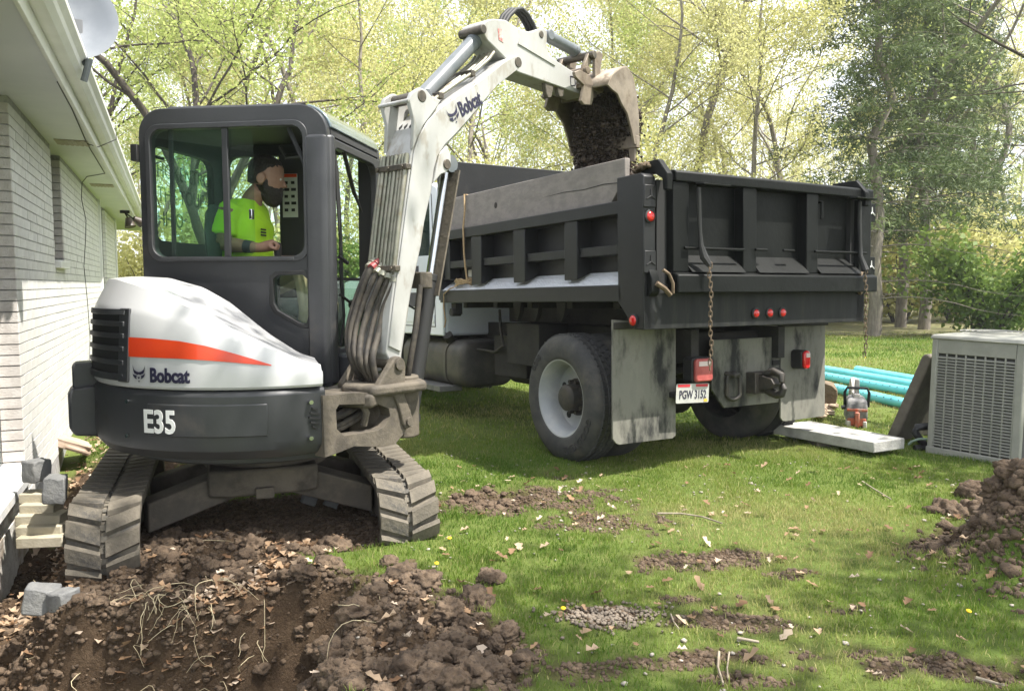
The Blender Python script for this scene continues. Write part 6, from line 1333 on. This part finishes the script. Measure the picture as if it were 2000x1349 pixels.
for k in range(150):
    u, v = (R.uniform(250, 560), R.uniform(1150, 1215)) if k < 105 else (R.uniform(0, 900), R.uniform(1100, 1300)); p = G(u, v); p.z = gz(p.x, p.y) + .01; L_ = [p.copy()]; d = Vector((R.gauss(0, .6), R.uniform(-1, -.1), R.uniform(.2, .8) if k < 105 else .2)).normalized()
    for i in range(R.randint(4, 8)):
        p = p + d * R.uniform(.02, .05); d = (d + Vector((R.gauss(0, .45), R.gauss(-.05, .3), R.gauss(-.35, .3)))).normalized(); g_ = gz(p.x, p.y) + .004; p.z = max(p.z, g_); L_.append(p.copy())
    r0 = R.uniform(.001, .0028); mb.tube(L_, [r0 * (1 - .7 * i / len(L_)) for i in range(len(L_))], 5)
o = build(mb, 'roots', M_root, None, smooth=60); tag(o, 'pale thin roots hanging out of the cut earth', 'roots', kind='stuff')
M_twig = pmat('grey_twig', (.22, .18, .13), (.34, .29, .22), scale=15, rough=.85)
for k, (pts, r, lab) in enumerate(([[(1284, 1010), (1330, 1012), (1372, 1018), (1410, 1030)], .007, 'long grey twig lying across the sunlit lawn'], [[(1684, 944), (1702, 955), (1740, 978)], .006, 'bent twig on the grass near the soil pile'], [[(1404, 1280), (1402, 1310), (1412, 1345)], .006, 'pale upright curved twig at the bottom edge'],
        [[(1424, 1282), (1420, 1310), (1422, 1330)], .004, 'thin pale twig next to the curved one at the bottom edge'], [[(1440, 1254), (1482, 1262)], .007, 'short straight pale stick in the lower lawn'], [[(1310, 1205), (1316, 1222), (1326, 1236)], .004, 'small twig beside the stony patch'], [[(1905, 1332), (1950, 1340), (1960, 1349)], .006, 'dark twig at the lower right corner'])):
    q = [G(*p) for p in pts]; q = [Vector((p.x, p.y, gz(p.x, p.y) + .018)) for p in q]; mb = MB(); mb.tube(q, [r * (1 - .4 * i / len(q)) for i in range(len(q))], 6); single(mb, 'twig', M_twig, q[0], lab, 'twig', smooth=60)
M_dand = pmat('dandelion_yellow', (.75, .5, .01), rough=.7); M_stem = pmat('flower_stem', (.1, .18, .04), rough=.7)
for k, (u, v, lab) in enumerate(((878, 1068, 'yellow dandelion by the right track'), (853, 1120, 'yellow dandelion beside the dug soil mound'), (1100, 1205, 'yellow dandelion near the pebbly patch'), (1891, 1218, 'yellow dandelion in the lower right grass'), (1690, 707, 'yellow dandelion on the far sunny lawn'))):
    p = G(u, v); p.z = gz(p.x, p.y); s_ = 1 if p.y < 6 else 1.8; th = thing('dandelion', p, lab, 'flower', 'dandelions'); mb = MB(); mb.lathe([(.001, .008), (.006, .007), (.011, .003), (.008, -.003), (.001, -.004)], p + Vector((0, 0, .045 * s_)), (.1, -.3, 1), 14); 
    build(mb, 'flower_head', M_dand, th); mb = MB(); mb.tube([p, p + Vector((0, 0, .044 * s_))], .002, 5); build(mb, 'stem', M_stem, th)
# ================================================================== trees
M_bark1 = pmat('grey_bark', (.14, .12, .10), (.24, .21, .17), scale=6, rough=.95, bump=.7, bscale=14, stretch=(3, 3, .6))
M_bark2 = pmat('dark_bark', (.045, .036, .03), (.085, .07, .055), scale=7, rough=.95, bump=.6, bscale=14, stretch=(3, 3, .6))
M_lf = {'yellow': tonemat('spring_leaf_yellow', [(0, (.42, .41, .13)), (.5, (.54, .525, .22)), (1, (.63, .60, .32))], .5, .6),
        'green': tonemat('spring_leaf_green', [(0, (.28, .35, .08)), (.5, (.42, .48, .15)), (1, (.52, .55, .23))], .5, .6),
        'dark': tonemat('shrub_leaf', [(0, (.08, .14, .025)), (.5, (.15, .225, .042)), (1, (.24, .31, .08))], .4, .55),
        'spruce': tonemat('spruce_needle', [(0, (.05, .08, .028)), (.5, (.105, .145, .054)), (1, (.19, .235, .09))], .25, .6)}
def leafquads(P, size, flat=.0, elong=1.0):
    n = len(P); nrm = NR.normal(size=(n, 3)); nrm[:, 2] = np.abs(nrm[:, 2]) + flat; nrm /= np.linalg.norm(nrm, axis=1)[:, None]
    t = np.cross(nrm, NR.normal(size=(n, 3))); t /= np.linalg.norm(t, axis=1)[:, None] + 1e-9; b = np.cross(nrm, t); s = size[:, None]
    k = np.array([(-.55, 0), (0, -.38), (.6, 0), (0, .38)])
    V = P[:, None, :] + (k[None, :, :1] * t[:, None, :] * elong + k[None, :, 1:] * b[:, None, :]) * s[:, None, :] + nrm[:, None, :] * (np.array([0, .12, 0, .12])[None, :, None] * s[:, None, :])
    return V.reshape(-1, 3), np.arange(n * 4).reshape(n, 4)
def leafmesh(name, P, size, m, flat=0.0, elong=1.0):
    V, F = leafquads(P, size, flat, elong); me = npmesh(bpy.data.meshes.new(name), V, F); at_ = me.attributes.new('tone', 'FLOAT', 'POINT')
    clump = fbm(P[:, 0] * .9 + 40, P[:, 2] * .9 + P[:, 1] * .5 + 40, 5, 2); at_.data.foreach_set('value', np.repeat((.55 * NR.rand(len(P)) + .9 * (clump - .25)).clip(0, 1), 4).astype(np.float32)); me.materials.append(m); return me
def gen_tree(seed, H, r0, leafn, lsize, kind, first=.3, spread=.38, fork=False, bare=0.0, bark=None, nbr=15, twist=.1):
    r = random.Random(seed); mb = MB(); tips = []
    def grow(p, d, L, rad_, lvl, up):
        n = max(3, int(L / .45)); pts = [p.copy()]; rs = [rad_]
        for i in range(n):
            d = (d + Vector((r.gauss(0, twist), r.gauss(0, twist), r.gauss(0, twist) + up))).normalized(); p = p + d * (L / n); pts.append(p.copy()); rs.append(max(rad_ * (1 - .82 * (i + 1) / n), .004))
        mb.tube(pts, rs, 8 if lvl == 0 else 5 if lvl == 1 else 4, caps=False); return pts, rs, d
    starts = [(Vector((0, 0, -.2)), Vector((r.gauss(0, .04), r.gauss(0, .04), 1)), H, r0)]
    if fork: starts = [(Vector((0, 0, -.2)), Vector((0, 0, 1)), H * .22, r0)]
    trunks = []
    for s in starts: trunks.append(grow(*s, 0, .02))
    if fork:
        p, rs, d = trunks[0]; e = p[-1]; 
        for k in range(3): a = k * 2.1 + r.random(); trunks.append(grow(e - d * .1, Vector((math.cos(a) * .5, math.sin(a) * .5, 1)).normalized(), H * .75, r0 * .72, 0, .01))
    for pts, rs, d in trunks:
        m_ = len(pts); L_tot = H
        for k in range(nbr):
            t = first + (1 - first) * (k + r.random()) / nbr if not (fork and pts is not trunks[0][0]) else .12 + .85 * (k + r.random()) / nbr
            if fork and pts is trunks[0][0]: continue
            i = min(int(t * (m_ - 1)), m_ - 2); p = pts[i].lerp(pts[i + 1], r.random()); a = r.random() * 6.28; el = r.uniform(.25, .9)
            L = H * spread * (1.15 - .75 * t) * r.uniform(.7, 1.2); dd = Vector((math.cos(a), math.sin(a), el)).normalized()
            b, brs, _ = grow(p, dd, L, max(rs[i] * .42, .013), 1, .03)
            for j in range(r.randint(5, 9)):
                q = r.uniform(.25, 1); ii = min(int(q * (len(b) - 1)), len(b) - 2); pp = b[ii].lerp(b[ii + 1], r.random()); d2 = (b[ii + 1] - b[ii]).normalized() + Vector((r.gauss(0, .6), r.gauss(0, .6), r.gauss(.1, .4)))
                c, crs, _ = grow(pp, d2.normalized(), L * r.uniform(.25, .5), max(brs[ii] * .45, .005), 2, .02); tips.append(c)
            tips.append(b[len(b) // 2:])
    branch = mb.mesh('trunk'); branch.polygons.foreach_set('use_smooth', [True] * len(branch.polygons)); branch.materials.append(bark or M_bark1)
    T = np.array([q[:] for c in tips for q in c]); n = int(leafn); P = T[NR.randint(0, len(T), n)] + NR.normal(0, .24 * (H / 14) ** .5, (n, 3)); cl = vnoise(P[:, 0] * 1.3 + 50, P[:, 2] * 1.3 + P[:, 1] + 50, seed); P = P[cl > bare]
    lv = leafmesh('crown', P, NR.uniform(.6, 1.3, len(P)) * lsize, M_lf[kind]); return branch, lv
def gen_spruce(seed, H, r0):
    r = random.Random(seed); mb = MB(); pts = [Vector((r.gauss(0, .03) * i, r.gauss(0, .03) * i, H * i / 12 - .2)) for i in range(13)]; mb.tube(pts, [r0 * (1 - .9 * i / 12) for i in range(13)], 10, caps=False); Q = []; dead = []
    z = 1.0
    while z < H * .97:
        t = z / H; n = 5 if z > 2.0 else 3
        for k in range(n):
            a = r.random() * 6.28; L = (H * .27 * (1 - t) ** .75 + .25) * r.uniform(.75, 1.15); b = []
            p = Vector((0, 0, z)); d = Vector((math.cos(a), math.sin(a), .12)).normalized(); m_ = 7
            for i in range(m_ + 1): b.append(p.copy()); p = p + d * L / m_; d = (d + Vector((0, 0, -.10 if i < 4 else .10))).normalized()
            mb.tube(b, [max(.032 * (1 - t) * (1 - i / 8), .006) for i in range(m_ + 1)], 4, caps=False)
            if z > 3.0:
                side = Vector((-math.sin(a), math.cos(a), 0))
                for i in range(2, m_ + 1):
                    for s in np.linspace(-1, 1, 11): w = L * .30 * (1 - .6 * i / m_); Q.append(b[i] + side * s * w + d * abs(s) * w * -.5 + Vector((r.gauss(0, .03), r.gauss(0, .03), -abs(s) * .08 - r.random() * .14)))
        z += r.uniform(.34, .52)
    branch = mb.mesh('trunk'); branch.polygons.foreach_set('use_smooth', [True] * len(branch.polygons)); branch.materials.append(M_bark1)
    Q = np.array([q[:] for q in Q]); Q = np.repeat(Q, 3, 0); Q = Q + NR.normal(0, .085, (len(Q), 3)); return branch, leafmesh('crown', Q, NR.uniform(.032, .062, len(Q)), M_lf['spruce'], .3, 3.4)
def gen_shrub(seed, H, Rr, n, lsize, kind, arch=.5):
    r = random.Random(seed); mb = MB(); T = []
    for k in range(16):
        a = r.random() * 6.28; p = Vector((math.cos(a) * .12, math.sin(a) * .12, -.1)); d = Vector((math.cos(a) * r.uniform(.15, .7), math.sin(a) * r.uniform(.15, .7), 1)).normalized(); L = []
        for i in range(9): L.append(p.copy()); p = p + d * (H * 1.15 / 9); d = (d + Vector((math.cos(a) * .14 * arch, math.sin(a) * .14 * arch, -.16 * arch)) + Vector((r.gauss(0, .1), r.gauss(0, .1), 0))).normalized()
        mb.tube(L, [.03 * (1 - i / 10) for i in range(9)], 5, caps=False); T += L[2:]
    branch = mb.mesh('stems'); branch.materials.append(M_bark2); T = np.array([q[:] for q in T]); P = T[NR.randint(0, len(T), n)] + NR.normal(0, Rr * .17, (n, 3)); P = P[P[:, 2] > .15]; return branch, leafmesh('foliage', P, NR.uniform(.6, 1.3, len(P)) * lsize, M_lf[kind])
def plant(name, meshes, loc, s, rz, label, cat, group=None, parts=('trunk', 'crown')):
    o = bpy.data.objects.new(name, None); COL.objects.link(o); o.location = loc; o.rotation_euler = (0, 0, rz); o.scale = (s, s, s); tag(o, label, cat, group)
    for nme, me in zip(parts, meshes): c = bpy.data.objects.new(nme, me); COL.objects.link(c); c.parent = o
    return o
def wpos(u, Y): return Vector(((u - 1000) / FPX * Y * 1.003, Y, 0))
TY = [gen_tree(101, 15, .13, 15000, .082, 'yellow', nbr=15), gen_tree(102, 17, .15, 14000, .084, 'yellow', first=.35, nbr=16), gen_tree(103, 14, .11, 14000, .08, 'green', nbr=14), gen_tree(104, 18, .14, 11000, .084, 'yellow', first=.4, bare=.35, nbr=18), gen_tree(105, 16, .12, 9000, .08, 'green', bare=.45, nbr=17)]
NEARG = gen_tree(110, 11, .13, 19000, .07, 'green', fork=True, spread=.42, nbr=9, bark=M_bark2, twist=.13)
NEARY = gen_tree(111, 10, .10, 19000, .065, 'yellow', first=.15, spread=.45, nbr=18)
SPR = [gen_spruce(120, 13, .2), gen_spruce(121, 11.5, .17)]
SHR = [gen_shrub(130, 2.6, 1.6, 6000, .12, 'dark'), gen_shrub(131, 3.4, 2.0, 7000, .13, 'yellow', .35), gen_shrub(132, 2.0, 1.3, 5000, .10, 'green')]
def base(p): return Vector((p.x, p.y, gz(p.x, p.y)))
# trees that stand apart
plant('maple_tree', NEARG, base(wpos(385, 15.5)), 1.0, 2.2, 'green leafed tree forking into dark limbs right behind the excavator cab roof', 'tree')
plant('maple_tree', NEARY, base(wpos(700, 19)), 1.0, .4, 'yellow leafed tree seen between the cab and the boom', 'tree')
plant('maple_tree', NEARY, base(wpos(1480, 22)), 1.05, 3.1, 'pale yellow leafed tree rising above the truck tailgate', 'tree')
plant('maple_tree', NEARY, base(wpos(1250, 24)), 1.15, 4.4, 'yellow leafed tree right behind the bucket', 'tree')
plant('maple_tree', NEARG, base(wpos(150, 21)), 1.0, 1.0, 'green leafed tree behind the satellite dish', 'tree')
plant('spruce_tree', SPR[0], base(wpos(1705, 21.5)), 1.0, .3, 'spruce with the thickest pale trunk right of the truck', 'tree', 'spruces at the edge of the lawn')
plant('spruce_tree', SPR[1], base(wpos(1757, 25.5)), 1.05, 1.9, 'middle spruce with a thin grey trunk right of the truck', 'tree', 'spruces at the edge of the lawn')
plant('spruce_tree', SPR[1], base(wpos(1802, 24.2)), 1.1, 4.1, 'spruce with a reddish thin trunk above the leaning slab', 'tree', 'spruces at the edge of the lawn')
plant('spruce_tree', SPR[0], base(wpos(1880, 32)), 1.0, 5.0, 'tall spruce behind the bright green shrub', 'tree', 'spruces at the edge of the lawn')
plant('arching_shrub', SHR[0], base(wpos(1930, 21)), 1.15, 0, 'bright green arching shrub behind the air conditioner', 'shrub', None, ('stems', 'foliage'))
plant('arching_shrub', SHR[2], base(wpos(683, 19)), .8, 1, 'low green shrub seen past the cab door', 'shrub', None, ('stems', 'foliage'))
# the wood behind the lawn
k = 0
for Y, step, jit in ((26, 230, 80), (33, 170, 70), (42, 140, 60), (54, 120, 50)):
    u = -160 + R.uniform(0, 60)
    while u < 2180:
        uu = u + R.uniform(-jit, jit); yy = Y + R.uniform(-2.5, 2.5)
        if not (Y < 28 and 1640 < uu < 1990):
            pr = [0, 1, 3, 3, 4, 1, 0, 2] if uu > 500 else [2, 4, 2, 0, 4, 3]; ti = R.choice(pr)
            plant('woodland_tree', TY[ti], base(wpos(uu, yy)), R.uniform(.85, 1.2), R.random() * 6.28, ['bushy yellow leafed tree in the wood behind the lawn', 'tall straight yellow leafed tree in the wood behind the lawn', 'fresh green leafed tree in the wood behind the lawn', 'tall thinly leafed yellowish tree in the wood behind the lawn', 'thin almost bare greenish tree in the wood behind the lawn'][ti], 'tree', 'trees of the wood behind the lawn'); k += 1
        u += step * R.uniform(.8, 1.2)
for Y, step in ((27, 170), (34, 190)):
    u = -120
    while u < 2150:
        uu = u + R.uniform(-60, 60); ti = R.choice([0, 1, 1, 2]); plant('woodland_shrub', SHR[ti], base(wpos(uu, Y + R.uniform(-2, 2))), R.uniform(.9, 1.5), R.random() * 6.28, ['arching green shrub at the foot of the wood', 'tall yellowish shrub at the foot of the wood', 'low pale green shrub at the foot of the wood'][ti], 'shrub', 'shrubs at the foot of the wood', ('stems', 'foliage')); u += step * R.uniform(.7, 1.2)
# far mass of the wood
n = 30000; x = NR.uniform(-75, 75, n); y = NR.uniform(66, 92, n); zmax = 8 + 12 * fbm(x * .12, y * .05, 81, 3); z = zmax * NR.rand(n) ** .8; keep = vnoise(x * .5 + 90, z * .5 + 9, 83) > .30
P = np.stack([x, y, z], -1)[keep]; me = leafmesh('distant_wood', P, NR.uniform(.22, .5, len(P)), M_lf['yellow']); tag(link('distant_wood', me), 'hazy mass of spring foliage far behind the trees', 'woodland', kind='stuff')
mb = MB()
for i in range(90): xx, yy = R.uniform(-75, 75), R.uniform(64, 85); mb.tube([(xx, yy, -.5), (xx + R.gauss(0, .4), yy, 7), (xx + R.gauss(0, 1), yy, 15)], [.2, .14, .04], 5, caps=False)
tag(build(mb, 'distant_trunks', M_bark1, None), 'thin grey trunks far back in the wood', 'woodland', kind='stuff')
# leaf litter strip where the lawn ends
mb = MB(); lx = np.linspace(-40, 40, 120); e0 = [(x_, 21.0 + 1.2 * float(vnoise(np.array([x_ * .2 + 50]), np.array([3.])))) for x_ in lx]; V = [(x_, y_, gz(x_, y_) + .02) for x_, y_ in e0] + [(x_, 60, gz(x_, 60) + .06) for x_, y_ in e0]
mb2_ = []
for t_ in np.linspace(0, 1, 9)[0:]: mb2_ += [(x_, y_ + (60 - y_) * t_ ** 1.6, gz(x_, y_ + (60 - y_) * t_ ** 1.6) + .03) for x_, y_ in e0]
mb.add(mb2_, [(r_ * 120 + i, r_ * 120 + i + 1, r_ * 120 + 121 + i, r_ * 120 + 120 + i) for r_ in range(8) for i in range(119)])
tag(build(mb, 'woodland_floor', pmat('leaf_litter', (.10, .09, .04), (.15, .14, .055), scale=1.2, rough=.95, c3=(.085, .12, .03), bump=.4, bscale=20), None), kind='structure')
# a nearly bare tree off to the right: its twigs hang into the picture and its shade dapples the lawn
SH1 = gen_tree(140, 11.5, .2, 7500, .11, 'green', fork=True, spread=.44, nbr=11, bark=M_bark2, twist=.14)
BARE = gen_tree(141, 8.5, .17, 900, .06, 'green', first=.3, spread=.52, nbr=24, bark=M_bark2, twist=.16)
plant('bare_tree', BARE, base(Vector((7.9, 9.6, 0))), 1.0, .6, 'almost bare tree at the right whose dark twigs hang into the upper right corner', 'tree')
plant('shade_tree', SH1, base(Vector((5.3, 2.0, 0))), .95, 2.9, 'sparse tree outside the picture that dapples the near lawn', 'tree')
plant('shade_tree', SH1, base(Vector((6.9, 4.3, 0))), .85, 4.6, 'sparse tree outside the picture that shades the grass by the flat slab', 'tree')
plant('bare_tree', BARE, base(Vector((11.2, 13.5, 0))), 1.2, 2.6, 'second almost bare tree behind the upper right corner', 'tree')
# ================================================================== thin spring haze over the whole place
mb = MB(); mb.box(-170, 170, -45, 200, -3, 26); hz = build(mb, 'haze', None, None, smooth=0)
m = bpy.data.materials.new('haze'); m.use_nodes = True; nt = m.node_tree; nt.nodes.remove(nt.nodes['Principled BSDF'])
pv = nd(nt, 'ShaderNodeVolumePrincipled'); pv.inputs['Color'].default_value = (.93, .95, 1, 1); pv.inputs['Density'].default_value = .0009; pv.inputs['Anisotropy'].default_value = .2
nt.links.new(pv.outputs[0], nt.nodes['Material Output'].inputs['Volume']); hz.data.materials.append(m); tag(hz, 'thin pale haze in the air', 'haze', kind='stuff')
# ================================================================== grass
def grass(name, n, y0, y1, hgt, wid, dens_dirt, label):
    # uniform over the visible wedge
    y = np.sqrt(NR.uniform(y0 ** 2, y1 ** 2, n)); x = NR.uniform(-.68, .72, n) * y; d = dirtmask(x, y) if y0 < 12 else np.zeros(n)
    dist = (x + 3.1) * .92 + (y - 5) * .392; keep = (NR.rand(n) > d * 1.02) & (dist > .12) & (NR.rand(n) > .55 * sstep(.62, .48, fbm(x * 4, y * 4, 15)) * (y0 < 8))
    x, y = x[keep], y[keep]; n = len(x); z = gheight(x, y); tuft = fbm(x * 6, y * 6, 17, 3); lush = fbm(x * .9, y * .9, 19, 3)
    h = hgt * NR.uniform(.45, 1.25, n) * (.45 + 1.1 * tuft); w = wid * NR.uniform(.6, 1.3, n); a = NR.rand(n) * 6.28; b = NR.rand(n) * 6.28; le = NR.uniform(.15, .95, n) * h
    tx, ty = np.cos(a) * w / 2, np.sin(a) * w / 2; lx, ly = np.cos(b) * le, np.sin(b) * le
    V = np.stack([np.stack([x - tx, y - ty, z - .004], -1), np.stack([x + tx, y + ty, z - .004], -1), np.stack([x + tx * .75 + lx * .4, y + ty * .75 + ly * .4, z + h * .6], -1), np.stack([x - tx * .75 + lx * .4, y - ty * .75 + ly * .4, z + h * .6], -1), np.stack([x + lx, y + ly, z + h], -1)], 1)
    i = np.arange(n)[:, None] * 5; q = (i + np.array([[0, 1, 2]])), (i + np.array([[0, 2, 3]])), (i + np.array([[3, 2, 4]])); F = np.concatenate(q)
    me = npmesh(bpy.data.meshes.new(name), V.reshape(-1, 3), F); at_ = me.attributes.new('tone', 'FLOAT', 'POINT')
    tone = (.3 * NR.rand(n) + 1.1 * (lush - .12) + .4 * (NR.rand(n) > .9)).clip(0, 1); at_.data.foreach_set('value', np.repeat(tone, 5).astype(np.float32)); me.polygons.foreach_set('use_smooth', [True] * len(me.polygons))
    return tag(link(name, me, M_grass), label, 'grass', kind='stuff')
M_grass = tonemat('grass_blade', [(.0, (.055, .125, .015)), (.4, (.115, .205, .027)), (.65, (.21, .28, .05)), (1, (.44, .40, .18))], .45, .5)
grass('near_grass', 280000, 2.5, 7.0, .027, .0038, 1, 'short green lawn grass around the machines')
grass('mid_grass', 150000, 7.0, 13.0, .034, .008, 1, 'green lawn grass beyond the truck')
grass('far_grass', 70000, 13.0, 23.0, .05, .018, 1, 'far sunny lawn grass up to the wood')
